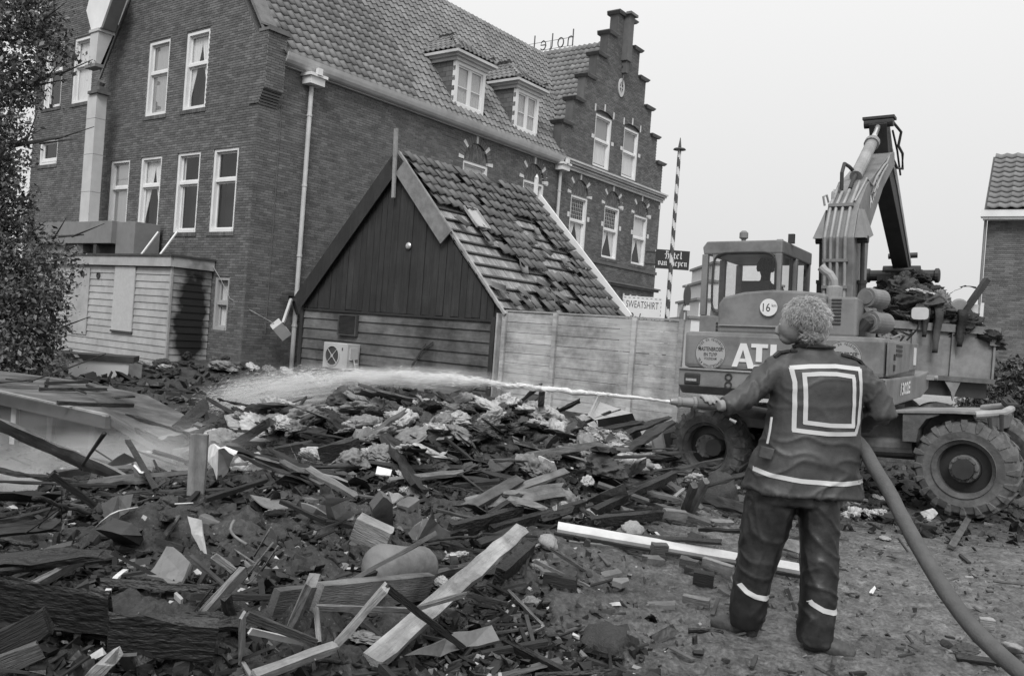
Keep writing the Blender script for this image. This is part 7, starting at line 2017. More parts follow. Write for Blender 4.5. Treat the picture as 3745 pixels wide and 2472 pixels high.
LUMPS = [('cloth', 'white cloth bundle left of the upright board', 'cloth', 2, (-3.056, 7.321, 0.167), 0.108, 0.5),
 ('scrap', 'small pale scrap near the end of the bent bar', 'scrap', 2, (-2.304, 5.236, 0.369), 0.039, 0.7),
 ('cloth', 'crumpled white cloth spread right of the pointed one', 'cloth', 2, (-2.108, 7.047, 0.214), 0.145, 0.45),
 ('cloth', 'grey cloth folded behind the upright board', 'cloth', 1, (-2.667, 7.064, 0.156), 0.083, 0.7),
 ('lump', 'pale grey lump beside the long grey plank', 'lump', 1, (-1.549, 3.249, 0.34), 0.035, 0.7),
 ('block', 'small grey block in the shade of the dark slab', 'block', 1, (-1.749, 3.814, 0.345), 0.03, 0.7),
 ('cloth', 'big grey cloth bundle at the middle of the heap', 'cloth', 1, (-0.707, 7.461, 0.597), 0.162, 0.8),
 ('cloth', 'pale cloth fold on the big grey bundle', 'cloth', 2, (-0.589, 7.229, 0.599), 0.102, 0.6),
 ('blanket', 'pale blanket crumpled below the big grey bundle', 'blanket', 2, (-0.516, 6.872, 0.443), 0.156, 0.7),
 ('cloth', 'pale cloth left of the crumpled blanket', 'cloth', 2, (-0.769, 6.742, 0.457), 0.11, 0.7),
 ('cover', 'pale stained mattress cover on top of the heap', 'cover', 2, (-0.144, 7.804, 0.755), 0.194, 0.5),
 ('cloth', 'rounded pale cloth left of the mattress cover', 'cloth', 2, (-0.536, 7.884, 0.71), 0.111, 0.5),
 ('bag', 'dark wrinkled bag right end of the mattress cover', 'bag', 1, (0.053, 7.563, 0.618), 0.123, 0.9),
 ('bag', 'white bag at the left end of the heap crest', 'bag', 2, (-1.713, 7.775, 0.506), 0.101, 0.8),
 ('bag', 'grey upright bag beside the white bag', 'bag', 1, (-1.624, 7.861, 0.547), 0.094, 1.1),
 ('bundle', 'pale flat bundle on the heap crest', 'bundle', 2, (-1.451, 7.721, 0.531), 0.109, 0.5),
 ('bundle', 'grey round bundle on the back of the crest', 'bundle', 1, (-1.555, 8.226, 0.605), 0.08, 0.7),
 ('scrap', 'ruffled pale scrap behind the bent cardboard', 'scrap', 2, (-0.966, 7.378, 0.523), 0.088, 0.7),
 ('rag', 'pale twisted rag right of the squared beam', 'rag', 2, (-1.041, 6.717, 0.419), 0.08, 0.8),
 ('scrap', 'white scrap under the squared beam', 'scrap', 2, (-1.137, 6.633, 0.351), 0.072, 0.5),
 ('paper', 'bright white crumpled sheet on the left slope', 'paper', 2, (-1.203, 4.618, 0.393), 0.058, 0.4),
 ('scrap', 'pale carton scrap behind the long pale plank', 'scrap', 2, (-0.229, 4.891, 0.158), 0.058, 0.9),
 ('lid', 'scorched round lid leaning in the rear frame', 'lid', 1, (-0.49, 3.406, 0.206), 0.074, 0.5),
 ('scrap', 'pale scrap at the end of the squared timber', 'scrap', 2, (-0.279, 4.496, 0.13), 0.039, 0.6),
 ('scrap', 'white scrap left of the standing card', 'scrap', 2, (0.163, 6.819, 0.374), 0.052, 0.6),
 ('plaster_lump', 'pale lump of plaster under the white board end', 'plaster', 2, (0.322, 5.422, 0.154), 0.07, 0.8),
 ('plaster_lump', 'pale plaster lump leaning on the charred beam', 'plaster', 2, (0.932, 5.975, 0.15), 0.084, 0.7),
 ('paper', 'white crumpled paper on the charred joist', 'paper', 2, (0.476, 6.284, 0.216), 0.048, 0.9),
 ('sack', 'pale crumpled sack above the two posts', 'sack', 2, (1.686, 7.61, 0.269), 0.107, 0.7),
 ('paper', 'white tissue crumple left of the front wheel', 'paper', 2, (1.353, 7.779, 0.334), 0.076, 0.8),
 ('earth_lump', 'dark earth lump stuck under the front wheel', 'earth lump', 1, (2.163, 8.543, -0.004), 0.194, 1.4),
 ('stone', 'grey stone lump below the curled sheet', 'stone', 1, (0.789, 7.255, 0.414), 0.102, 0.7),
 ('soil_lump', 'rough heap of crumbled soil in the near mud', 'soil', 1, (0.537, 4.042, 0.03), 0.123, 0.55),
 ('clod', 'dark clod at the right of the soil heap', 'clod', 0, (0.66, 4.043, 0.03), 0.053, 0.9),
 ('chip', 'pale chip in the mud right of the legs', 'chip', 2, (3.439, 7.673, -0.129), 0.054, 0.4),
 ('clod', 'soil clod near the hose', 'clod', 1, (2.324, 4.398, 0.03), 0.034, 0.6),
 ('rag', 'dark flattened rag beside the hose', 'rag', 0, (2.386, 4.334, 0.03), 0.056, 0.3),
 ('stone', 'pale stone at the lower right corner', 'stone', 2, (2.656, 4.376, 0.04), 0.062, 0.5),
 ('rag', 'white rags in front of the soot marked wall', 'rag', 2, (-6.993, 16.719, 0.29), 0.152, 0.8),
 ('scrap', 'small white scrap below the rags by the lean-to', 'scrap', 2, (-6.802, 16.207, 0.192), 0.147, 0.5),
 ('rag', 'white rags at the foot of the hotel corner', 'rag', 2, (-5.08, 17.098, 0.382), 0.138, 0.6),
 ('rag', 'grey rags between the lean-to and hotel corner', 'rag', 1, (-5.457, 16.672, 0.354), 0.269, 0.6),
 ('scrap', 'white scrap near the downpipe foot', 'scrap', 2, (-4.899, 19.266, 0.17), 0.214, 0.5),
 ('bag', 'grey pointed bag near the hotel corner', 'bag', 1, (-4.75, 17.17, 0.316), 0.139, 1.2),
 ('stone', 'grey stone on the flat roof edge', 'stone', 1, (-5.616, 11.353, 0.403), 0.08, 0.8)]

def wood(name, v, **k): return M(name, v, .8, .45, 3, bump=.5, bscale=26, stretch=(.7, 7, 7), island=.15, **k)
WOOD = [M('charcoal', .012, .45, .6, 9, bump=.7, bscale=11, stretch=(2.2, 6, 6), stain=-1.0, stain_scale=6), wood('scorched_wood', .030, stain=.5, stain_scale=3), wood('dark_grey_wood', .095, stain=.6, stain_scale=2.5),
        wood('grey_wood', .19, stain=.65, stain_scale=2), wood('light_wood', .30, stain=.7, stain_scale=1.8), M('white_board_paint', .56, .55, .06, 5, stain=.25, stain_scale=3)]
SHT = [M('black_sheet', .014, .5, .5, 6, bump=.4), M('dark_sheet', .04, .6, .5, 5, bump=.4), M('brown_sheet', .075, .6, .5, 5, bump=.4, stain=.4, stain_scale=5), M('grey_sheet', .19, .55, .4, 5, bump=.4, stain=.55, stain_scale=5),
       M('pale_sheet', .40, .6, .3, 5, bump=.3, stain=.5, stain_scale=5), M('white_sheet', .70, .7, .15, 5, bump=.3, stain=.35, stain_scale=6)]
def plank_mesh(L, w, t, rough, seed):
    """board along +x from 0 to L, warped, chipped along the edges, splintered at the far end"""
    q = random.Random(seed); n = max(3, min(14, int(L / .10)))
    vs = []
    hw, ht = w / 2, t / 2
    ring = [(-1, -1), (0, -1), (1, -1), (1, 1), (.33, 1), (-.33, 1), (-1, 1)]
    k = len(ring); bend = q.uniform(-1, 1) * .006 * L * min(rough, 1); tw = q.uniform(-.08, .08) * min(rough, 1)
    for i in range(n + 1):
        f = i / n; x = L * f; a = tw * f
        for j, (y, z) in enumerate(ring):
            xx = x
            if i == n: xx += q.uniform(-.5, .25) * w * rough * .9
            if i == 0: xx += q.uniform(-.15, .25) * w * rough * .7
            e = q.uniform(-1, .2) * rough * min(.09 * w, .012)
            yy = y * (hw + (e if abs(y) == 1 else 0)); zz = z * ht + q.uniform(-1, 1) * (.0016 * (1 + 3 * rough) + max(0, rough - .9) * .007) + bend * math.sin(math.pi * f)
            vs.append((xx, yy * math.cos(a) - zz * math.sin(a), yy * math.sin(a) + zz * math.cos(a)))
    fs = [tuple(range(k))[::-1], tuple(n * k + j for j in range(k))]
    for i in range(n):
        for j in range(k): fs.append((i * k + j, i * k + (j + 1) % k, (i + 1) * k + (j + 1) % k, (i + 1) * k + j))
    me = bpy.data.meshes.new('plank'); me.from_pydata(vs, [], fs); return me
def frame_on(a, b):
    a, b = Vector(a), Vector(b); x = (b - a).normalized()
    if abs(x.z) > .8: y = Vector((1, 0, 0)); y = (y - x * y.dot(x)).normalized(); y = -y
    else: y = Vector((0, 0, 1)).cross(x).normalized()
    z = x.cross(y)
    return Matrix(((x.x, y.x, z.x, a.x), (x.y, y.y, z.y, a.y), (x.z, y.z, z.z, a.z), (0, 0, 0, 1)))
for i, (nm, lab, cat, tone, a, b, w, t, rough, tilt) in enumerate(PLANKS):
    L = (Vector(b) - Vector(a)).length
    if nm in ('bolster',):
        m_ = MB(); prof = [(0, 0), (.06, .0), (.095, .02), (.105, .05), (.105, L * .5), (.10, L - .05), (.09, L - .02), (.05, L), (0, L)]
        m_.lathe((0, 0, 0), (1, 0, 0), [(r_ * (1 + .05 * math.sin(h * 23)), h) for r_, h in prof], 18); me = m_.mesh('bolster', SHT[3]); smooth_mesh(me)
        o = link(nm, me); o.matrix_world = frame_on(a, b)
    elif nm in ('log', 'pole'):
        q = random.Random(i); m_ = MB(); n = 9
        m_.tube([(L * j / n, q.uniform(-.006, .006), q.uniform(-.006, .006)) for j in range(n + 1)], [w * .5 * q.uniform(.82, 1.1) for _ in range(n + 1)], 9); me = m_.mesh(nm, WOOD[tone]); smooth_mesh(me)
        o = link(nm, me); o.matrix_world = frame_on(a, b)
    else:
        me = plank_mesh(L, w, t, rough * 1.35 if rough > .1 else rough, i + 1); me.materials.append(WOOD[tone]); o = link(nm, me); mt = frame_on(a, b)
        o.matrix_world = mt @ Matrix.Rotation(tilt, 4, 'X')
    tag(o, lab, cat)
for i, (nm, lab, cat, tone, pts, r_) in enumerate(TUBES):
    p = [Vector(v) for v in pts]
    fine = []
    for j in range(len(p) - 1):
        for f in (0, .5) if len(p) > 2 else (0, .33, .66):
            fine.append(p[j].lerp(p[j + 1], f))
    fine.append(p[-1])
    if nm in ('wire', 'pipe', 'branch', 'curved_strip'):
        for _ in range(2): fine = [fine[0]] + [(fine[j - 1] + fine[j] * 2 + fine[j + 1]) / 4 for j in range(1, len(fine) - 1)] + [fine[-1]]
    m_ = MB()
    if nm == 'curved_strip':
        for A_, B_ in zip(fine, fine[1:]): m_.beam(A_, B_, r_ * 2, .012)
    else: m_.tube(fine, r_, 7)
    tag(m_.build(nm, (WOOD if nm in ('rod', 'stick', 'branch') else SHT)[tone], smooth=nm != 'curved_strip'), lab, cat)
def sheet_mesh(pts, t, mat, seed):
    """thin crumpled sheet: outline fanned and subdivided, given thickness"""
    bm_ = bmesh.new(); vs = [bm_.verts.new(p) for p in pts]; f = bm_.faces.new(vs)
    bmesh.ops.triangulate(bm_, faces=[f]); bmesh.ops.subdivide_edges(bm_, edges=bm_.edges[:], cuts=2, use_grid_fill=True)
    sz = max((Vector(a) - Vector(pts[0])).length for a in pts); of = Vector((seed, seed * 2.3, 1))
    bm_.normal_update()
    for v in bm_.verts:
        nn = mnoise.noise(v.co * (3.2 / sz) + of) * .10 + abs(mnoise.noise(v.co * (7 / sz) + of)) * .05
        v.co += Vector((0, -.25, .9)) * nn * sz * (.35 if t > .015 else .8)
    ret = bmesh.ops.solidify(bm_, geom=bm_.faces[:], thickness=t)
    bmesh.ops.recalc_face_normals(bm_, faces=bm_.faces)
    me = bpy.data.meshes.new('sheet'); bm_.to_mesh(me); bm_.free(); me.materials.append(mat); return me
for i, (nm, lab, cat, tone, pts, t) in enumerate(SHEETS):
    o = link(nm, sheet_mesh(pts, t, SHT[tone], i * 1.7)); tag(o, lab, cat)
for i, (nm, lab, cat, tone, loc, size, flat) in enumerate(LUMPS):
    if nm in ('earth_lump', 'soil_lump', 'clod', 'stone', 'plaster_lump', 'lump', 'block', 'chip'):
        if 'SOILM' not in globals():
            SOILM = [[crumple_mesh(90 + s + 5 * k, m_, .8, 3, .75) for s in range(4)] for k, m_ in enumerate((M('black_earth', .02, .8, .5, 8, bump=.8, bscale=22), M('wet_earth', .045, .7, .5, 8, bump=.8, bscale=22), M('plaster', .30, .9, .3, 6, bump=.6, bscale=20)))]
        o = link(nm, SOILM[min(tone, 2)][i % 4]); o.location = loc; q = random.Random(i)
        o.scale = (size * 1.15, size * .9, size * flat); o.rotation_euler = (q.uniform(-.4, .4), q.uniform(-.4, .4), q.uniform(0, 6)); tag(o, lab, cat)
    else: crumpled(nm, loc, size * 1.12, tone, i + 50, lab, cat, flat=flat)

# ---- unnamed fill: charred wood, scorched clothes, bricks. Each is named by its look and the nearest piece one can find
LAND = [(l, s_) for l, s_ in (('upright_board', 'upright pale board'), ('bent_bar', 'bent black bar'), ('long grey plank running', 'long grey plank'), ('huge charred beam', 'huge charred beam'), ('black charcoal beam', 'black charcoal beam'), ('split grey plank', 'split grey plank'),
    ('square of scorched sheet', 'square scorched sheet'), ('tall pointed white cloth', 'pointed white cloth'), ('charred squared beam', 'charred squared beam'), ('upright_slab', 'rough upright slab'), ('stone_block', 'pale fluted stone block'), ('bolster', 'fat grey bolster'),
    ('jagged torn sheet', 'jagged torn sheet'), ('long_plank', 'long wide pale plank'), ('thick squared grey timber', 'squared grey timber'), ('wide pale sill', 'broken window frame'), ('triangular grey panel', 'triangular grey panel'), ('big grey cloth bundle', 'big grey cloth bundle'),
    ('pale stained mattress', 'stained mattress cover'), ('white bag at the left', 'white bag'), ('pale flat bundle', 'pale flat bundle'), ('rounded pale cloth', 'rounded pale cloth'), ('dark wrinkled bag', 'dark wrinkled bag'), ('grey round bundle', 'grey round bundle'), ('ruffled pale scrap', 'ruffled pale scrap'), ('pale splinter standing', 'standing pale splinter'), ('grooved board on the heap', 'grooved board end'), ('bent cardboard sheet', 'bent cardboard'), ('dark stake lying', 'dark stake'), ('thin dark bar above', 'thin dark bar'), ('grey weatherboard left', 'grey weatherboard'), ('pale blanket crumpled', 'pale blanket'), ('long dark board in front of the blanket', 'long dark board'), ('charred joist right', 'charred joist'), ('curled pale sheet metal', 'curled sheet metal'),
    ('long steel angle', 'steel angle'), ('charred rafter', 'charred rafter'), ('white_board', 'clean white board'), ('rough heap of crumbled soil', 'crumbled soil heap'), ('left thick post', 'two short posts'), ('dark earth lump', 'earth lump at the wheel'), ('flattened pale frame', 'flattened pale frame'),
    ('white card standing', 'standing white card'), ('bright white crumpled sheet', 'bright white paper'), ('wide grey board leaning', 'wide leaning grey board'), ('dark brick left of the firefighter', 'dark brick by the boots'))]
LANDP = []
for key, short in LAND:
    for o in COL.objects:
        if 'label' in o and (o.name.split('.')[0] == key or key in o['label']):
            bb = [o.matrix_world @ Vector(c) for c in o.bound_box]; LANDP.append((short, sum(bb, Vector()) / 8)); break
def where(x, y):
    d2, short, p = min(((p.x - x) ** 2 + (p.y - y) ** 2, s_, p) for s_, p in LANDP)
    dx, dy = x - p.x, y - p.y
    side = ('right of' if dx > 0 else 'left of') if abs(dx) > abs(dy) else ('behind' if dy > 0 else 'in front of')
    far = 'just ' if d2 < .12 else 'well ' if d2 > .6 and side != 'in front of' else ''
    return far + side + ' the ' + short
rng = random.Random(99)
PM = []
for k in range(16):
    L, w, t = rng.uniform(.18, .8), rng.uniform(.014, .065), rng.uniform(.010, .035)
    me = plank_mesh(L, w, t, rng.uniform(.5, 1.0), 500 + k); me.materials.append(WOOD[(0, 1, 0, 1, 2, 0, 0, 1)[k % 8]]); PM.append((me, L))
def zone():
    while True:
        u = rng.random()
        if u < .40: x, y = rng.uniform(-3.2, 1.5), rng.uniform(6.2, 9.2)
        elif u < .78: x, y = rng.uniform(-2.6, .5), rng.uniform(2.7, 6.2)
        elif u < .92: x, y = rng.uniform(.2, 2.4), rng.uniform(5.6, 9.6)
        else: x, y = rng.uniform(-6.5, 1), rng.uniform(9.5, 17)
        if x > .35 and y < 5.2: continue
        return x, y
for i in range(150):
    x, y = zone(); kk = rng.randrange(16); me, L = PM[kk]
    o = link('charred_wood', me); z = TH(x, y) + rng.uniform(.01, .07)
    o.location = (x, y, z); o.rotation_euler = (rng.uniform(-.4, .4), rng.gauss(0, .16) - .08, rng.gauss(.4, .9) + (math.pi if rng.random() < .5 else 0))
    s_ = rng.uniform(.6, 1.15); o.scale = (s_, s_, s_)
    tag(o, ('short ' if L * s_ < .45 else 'long ') + ('black', 'scorched', 'black', 'scorched', 'dark grey', 'black', 'black', 'scorched')[kk % 8] + ' piece of wood ' + where(x, y), 'charred wood', 'charred sticks scattered over the rubble')
for i in range(280):
    x = rng.uniform(-2.6, 1.3); y = rng.gauss(7.85, .5)
    if i > 200: x, y = rng.uniform(-3, 1.2), rng.uniform(6.3, 8.2)
    tone = rng.choices((0, 1, 2, 3), (2.4, 4.2, 3.0, 2.0))[0]
    gs = rng.uniform(.06, .17); crumpled('scorched_garment', (x, y, TH(x, y) + rng.uniform(.03, .13)), gs, tone, 2000 + i, ('small ' if gs < .10 else 'large ' if gs > .135 else '') + ('dark', 'ash grey', 'pale', 'black')[tone] + ' crumpled garment ' + where(x, y), 'garment', 'scorched garments in the heap', flat=rng.uniform(.5, 1.0))
for i in range(16):
    f, g = rng.random(), rng.random(); x, y = -3.3 - 2.6 * f + .3 * g, 7.9 + 1.9 * f + 1.6 * g; kk = rng.randrange(16); me, L = PM[kk]
    o = link('charred_wood', me); o.location = (x, y, .48); o.rotation_euler = (rng.uniform(-.2, .2), rng.uniform(-.06, .06), rng.uniform(0, 6.28))
    tag(o, ('short ' if L < .45 else 'long ') + ('black', 'scorched', 'black', 'scorched', 'dark grey', 'black', 'black', 'scorched')[kk % 8] + ' stick on the fallen flat roof, ' + ('its near right end' if f < .33 else 'its middle' if f < .66 else 'its far left end'), 'charred wood', 'sticks on the flat roof')
CLEAR = [tuple(sum((o.matrix_world @ Vector(c) for c in o.bound_box), Vector()) / 8) + (max(o.dimensions.x, o.dimensions.y, o.dimensions.z) * .5,) for o in COL.objects if o.name.split('.')[0] in ('bolster', 'stone_block', 'upright_slab', 'upright_board', 'timber', 'frame_sill', 'frame_slat', 'curved_strip', 'bracket', 'long_plank', 'white_board', 'bent_bar', 'blanket', 'cover', 'card', 'post') or o.get('label', '').startswith(('square of', 'tall pointed', 'jagged', 'folded pale', 'triangular', 'pale torn', 'split grey'))]
def free(x, y): return not any(abs(x - a * (y / b)) < .12 + min(l, .35) and -.75 < y - b < .15 for a, b, c, l in CLEAR)
# broken boards and torn sheets thrown through the heap, steeply tilted
BRD = []
for k in range(14):
    L, w, t = rng.uniform(.35, 1.15), rng.uniform(.07, .17), rng.uniform(.012, .03)
    me = plank_mesh(L, w, t, 1.5, 700 + k); tn = (0, 1, 2, 0, 1, 3, 1)[k % 7]; me.materials.append(WOOD[tn]); BRD.append((me, L, tn))
for i in range(120):
    while True:
        x, y = zone()
        if y < 9.4 and (x < -.3 or y > 5.8) and free(x, y): break
    kk = rng.randrange(14); me, L, tn = BRD[kk]
    o = link('broken_board', me); o.location = (x, y, TH(x, y) + rng.uniform(.02, .10))
    o.rotation_euler = (rng.gauss(.25, .35), -abs(rng.gauss(.10, .18)), rng.gauss(.3, 1.0) + (math.pi if rng.random() < .5 else 0)); s_ = rng.uniform(.6, 1.05); o.scale = (s_, s_, s_)
    tag(o, ('short ' if L * s_ < .6 else 'long ') + ('charred', 'scorched', 'brown', 'grey')[tn] + ' broken board ' + where(x, y), 'board', 'broken boards in the rubble')
TSH = []
for k in range(12):
    n_ = rng.randrange(5, 8); pts = []
    for j in range(n_): a = 2 * math.pi * (j + rng.uniform(-.25, .25)) / n_; r_ = rng.uniform(.5, 1.0); pts.append((r_ * math.cos(a), r_ * .7 * math.sin(a), rng.uniform(-.15, .25)))
    tn = (0, 1, 2, 3, 1, 4)[k % 6]; TSH.append((sheet_mesh(pts, .03, SHT[tn], 40 + k), tn))
for i in range(95):
    while True:
        x, y = zone()
        if y < 9.4 and (x < 0 or y > 5.8) and free(x, y): break
    me, tn = TSH[rng.randrange(12)]; o = link('torn_sheet', me); s_ = rng.uniform(.07, .22); o.scale = (s_, s_ * rng.uniform(.6, 1.1), s_)
    o.location = (x, y, TH(x, y) + s_ * .25); o.rotation_euler = (rng.gauss(.45, .5), rng.gauss(0, .4), rng.uniform(0, 6.28))
    tag(o, ('small ' if s_ < .14 else 'large ') + ('black', 'dark', 'brown', 'grey', 'pale')[tn] + ' torn sheet ' + where(x, y), 'sheet', 'torn sheets in the rubble')
for i in range(60):
    x, y = zone(); tone = rng.choice((0, 3, 1, 2, 0)); crumpled('burnt_scrap', (x, y, TH(x, y) + .02), rng.uniform(.03, .07), tone, 3000 + i, 'small ' + ('dark', 'grey', 'pale', 'black')[tone] + ' burnt scrap ' + where(x, y), 'scrap', 'burnt scraps scattered over the rubble')
for i in range(26):
    x, y = rng.uniform(-7.6, -2.0), rng.gauss(17.0, .5)
    if y > 19 or x < -7: continue
    crumpled('burnt_rag', (x, y, TH(x, y) + .06), rng.uniform(.07, .17), (kt := rng.choice((0, 3, 0, 1, 2))), 4000 + i, ('dark', 'grey', 'pale', 'black')[kt] + ' rag on the low heap ' + ('below the lean-to' if x < -6 else 'at the hotel corner' if x < -4.6 else 'near the downpipe' if x < -3.2 else 'beside the dark shed') + (', its near side' if y < 17 else ', its far side'), 'rag', 'burnt rags below the hotel corner')
BRK = [M('loose_brick_dark', .045, .85, .3, 8, bump=.4, bscale=30), M('loose_brick_pale', .12, .85, .3, 8, bump=.4, bscale=30)]
BM_ = []
for k in range(6):
    me = plank_mesh(rng.uniform(.10, .2), .10, .055, .5, 800 + k); me.materials.append(BRK[k % 2]); BM_.append(me)
for i in range(46):
    if i < 30: x, y = rng.uniform(.1, 1.6), rng.uniform(4.3, 6.6)
    else: x, y = rng.uniform(-1.6, .2), rng.uniform(3.4, 6.5)
    if 1.1 < x < 1.8 and y < 4.8: continue
    kk = rng.randrange(6); o = link('brick_fragment', BM_[kk]); o.location = (x, y, TH(x, y) + .02); o.rotation_euler = (rng.uniform(-.4, .4), rng.uniform(-.3, .3), rng.uniform(0, 6.28)); s_ = rng.uniform(.55, 1.0); o.scale = (s_, s_, s_)
    tag(o, ('dark', 'pale')[kk % 2] + ' broken brick ' + where(x, y), 'brick', 'broken bricks in the mud')

def chips(name, n, sampler, smin, smax, mat, seed, label=None, flat=.55, lift=.35):
    rs_ = np.random.RandomState(seed)
    X, Y = sampler(rs_, n)
    s_ = smin + (smax - smin) * rs_.rand(len(X)) ** 2.6
    h = np.stack([s_ * (.7 + 1.6 * rs_.rand(len(X)) ** 2), s_ * (.4 + .6 * rs_.rand(len(X))), s_ * flat * (.4 + .6 * rs_.rand(len(X)))], -1) * .5
    ang = rs_.normal(size=(len(X), 3)) * np.array([.5, .5, 3])
    ca, sa = np.cos(ang), np.sin(ang)
    Rx = np.zeros((len(X), 3, 3)); Rx[:, 0, 0] = 1; Rx[:, 1, 1] = ca[:, 0]; Rx[:, 1, 2] = -sa[:, 0]; Rx[:, 2, 1] = sa[:, 0]; Rx[:, 2, 2] = ca[:, 0]
    Ry = np.zeros_like(Rx); Ry[:, 1, 1] = 1; Ry[:, 0, 0] = ca[:, 1]; Ry[:, 0, 2] = sa[:, 1]; Ry[:, 2, 0] = -sa[:, 1]; Ry[:, 2, 2] = ca[:, 1]
    Rz = np.zeros_like(Rx); Rz[:, 2, 2] = 1; Rz[:, 0, 0] = ca[:, 2]; Rz[:, 0, 1] = -sa[:, 2]; Rz[:, 1, 0] = sa[:, 2]; Rz[:, 1, 1] = ca[:, 2]
    Rm = Rz @ Ry @ Rx
    Z = terrain(X, Y) + s_ * lift
    v = SGN[None] * h[:, None, :] * (1 + .45 * (rs_.rand(len(X), 8, 3) - .5) * 2)
    v = np.einsum('nij,nkj->nki', Rm, v) + np.stack([X, Y, Z], -1)[:, None, :]
    f = BOXF[None] + (np.arange(len(X)) * 8)[:, None, None]
    o = np_mesh(name, v.reshape(-1, 3), f.reshape(-1, 4), mat, kind='stuff')
    tag(o, label, 'rubble' if 'rubble' in name else name.split('_')[-1]); return o
def samp_debris(rs_, n):
    # even density on the picture: uniform bearing, depth weighted to the front
    a = rs_.uniform(-.85, .30, n); d = 2.6 + 7.0 * rs_.rand(n) ** 1.25; X, Y = d * np.sin(a), d * np.cos(a)
    k = (X < .45 + .18 * np.maximum(0, Y - 5) + .25 * rs_.normal(size=n)) & ((X > -2.9) | (rs_.rand(n) < .6)); return X[k], Y[k]
def samp_mud(rs_, n):
    a = rs_.uniform(-.15, .62, n); d = 2.6 + 8.0 * rs_.rand(n) ** 1.3; X, Y = d * np.sin(a), d * np.cos(a); k = X > .1; return X[k], Y[k]
def samp_back(rs_, n):
    a = rs_.uniform(-.5, .2, n); d = rs_.uniform(9, 18, n); return d * np.sin(a), d * np.cos(a)
RUBM_D = M('rubble_dark', .026, .45, .6, 9, island=.9, bump=.3)
chips('rubble', 50000, samp_debris, .006, .06, RUBM_D, 5, 'dark burnt rubble and cinders covering the wrecked plot', flat=.4)
chips('pale_rubble', 9500, samp_debris, .004, .040, M('rubble_pale', .20, .85, .5, 9, island=.8), 6, 'pale fragments of plaster and brick among the burnt rubble')
chips('mud_crumbs', 7000, samp_mud, .004, .028, M('mud_crumb', .10, .8, .5, 9, island=.6), 7, 'crumbs and clods of trodden mud in the yard')
chips('pale_chips', 420, samp_mud, .006, .034, M('pale_chip', .26, .8, .5, 9, island=.7), 8, 'small pale chips scattered over the mud', flat=.35)
chips('far_rubble', 3500, samp_back, .02, .16, RUBM_D, 9, 'burnt rubble on the plot between the heap and the sheds')
def samp_machine(rs_, n):
    return rs_.uniform(1.6, 6.5, n), rs_.uniform(8.0, 13.5, n)
chips('machine_rubble', 2600, samp_machine, .01, .10, RUBM_D, 19, 'burnt rubble under and around the excavator')
for i in range(34):
    x, y = rng.uniform(2.4, 4.6), rng.uniform(8.7, 11.0)
    tone = rng.choice((0, 1, 2, 3, 2)); crumpled('burnt_scrap', (x, y, TH(x, y) + .02), rng.uniform(.05, .13), tone, 6000 + i, ('dark', 'grey', 'pale', 'black')[tone] + ' crumpled scrap under the excavator, ' + ('nearer its front wheel' if x < 3.3 else 'nearer its rear wheel') + (' at the near side' if y < 9.6 else ' at the far side'), 'scrap', 'scraps under the excavator')
def shards(name, n, sampler, lmin, lmax, mat, seed, label):
    rs_ = np.random.RandomState(seed); X, Y = sampler(rs_, n); m = len(X)
    L = lmin + (lmax - lmin) * rs_.rand(m) ** 2; h = np.stack([L / 2, .004 + .010 * rs_.rand(m), .003 + .004 * rs_.rand(m)], -1)
    th = rs_.rand(m) * 6.28; el = rs_.normal(size=m) * .22
    x = np.stack([np.cos(th) * np.cos(el), np.sin(th) * np.cos(el), np.sin(el)], -1); y = np.stack([-np.sin(th), np.cos(th), np.zeros(m)], -1); z = np.cross(x, y)
    v, f = boxes_np(np.stack([X, Y, terrain(X, Y) + .012 + abs(np.sin(el)) * L / 2], -1), h, np.stack([x, y, z], -1)); o = np_mesh(name, v, f, mat, kind='stuff'); return tag(o, label, 'splinters')
shards('splinters', 1500, samp_debris, .05, .32, M('splinter', .05, .8, .6, 8, island=.9), 15, 'small splinters and twigs strewn over the rubble')
shards('mud_splinters', 260, samp_mud, .04, .26, M('mud_splinter', .06, .8, .6, 8, island=.9), 16, 'small splinters lying in the mud of the yard')

# ================================================================== WATER JET, SPRAY, STEAM
JET = [(.79, 4.2, 1.173), (.74, 4.6, 1.15), (.576, 5.2, 1.121), (.357, 5.9, 1.081), (-.032, 6.8, 1.033), (-.507, 7.8, .988), (-1.261, 9.0, .90), (-2.3, 10.3, .74), (-3.3, 11.3, .48), (-4.1, 12.0, .15)]
JR = [.006, .008, .012, .018, .034, .070, .10, .17, .26, .36]
JP = np.array(JET)
WATER = M('white_water', .82, .25, .05, 10)
wj = thing('water_jet', 'white jet of water from the nozzle breaking into spray over the plot', 'water jet', JET[0])
J0 = Vector(JET[0])
m_ = MB(); fine, rad = [], []
rs_ = np.random.RandomState(2)
for i in range(4):
    for f in np.linspace(0, 1, 7)[:-1]:
        fine.append(Vector(JET[i]).lerp(Vector(JET[i + 1]), f) - J0 + Vector((0, 0, rs_.normal() * .0015 * (1 + i)))); rad.append((JR[i] * (1 - f) + min(JR[i + 1], .022) * f) * (1 + .15 * rs_.normal()))
for k in range(len(rad)):
    if k > 19: rad[k] *= max(.25, 1 - (k - 19) * .16)
m_.tube(fine, rad, 8); m_.build('stream', WATER, wj, smooth=True)
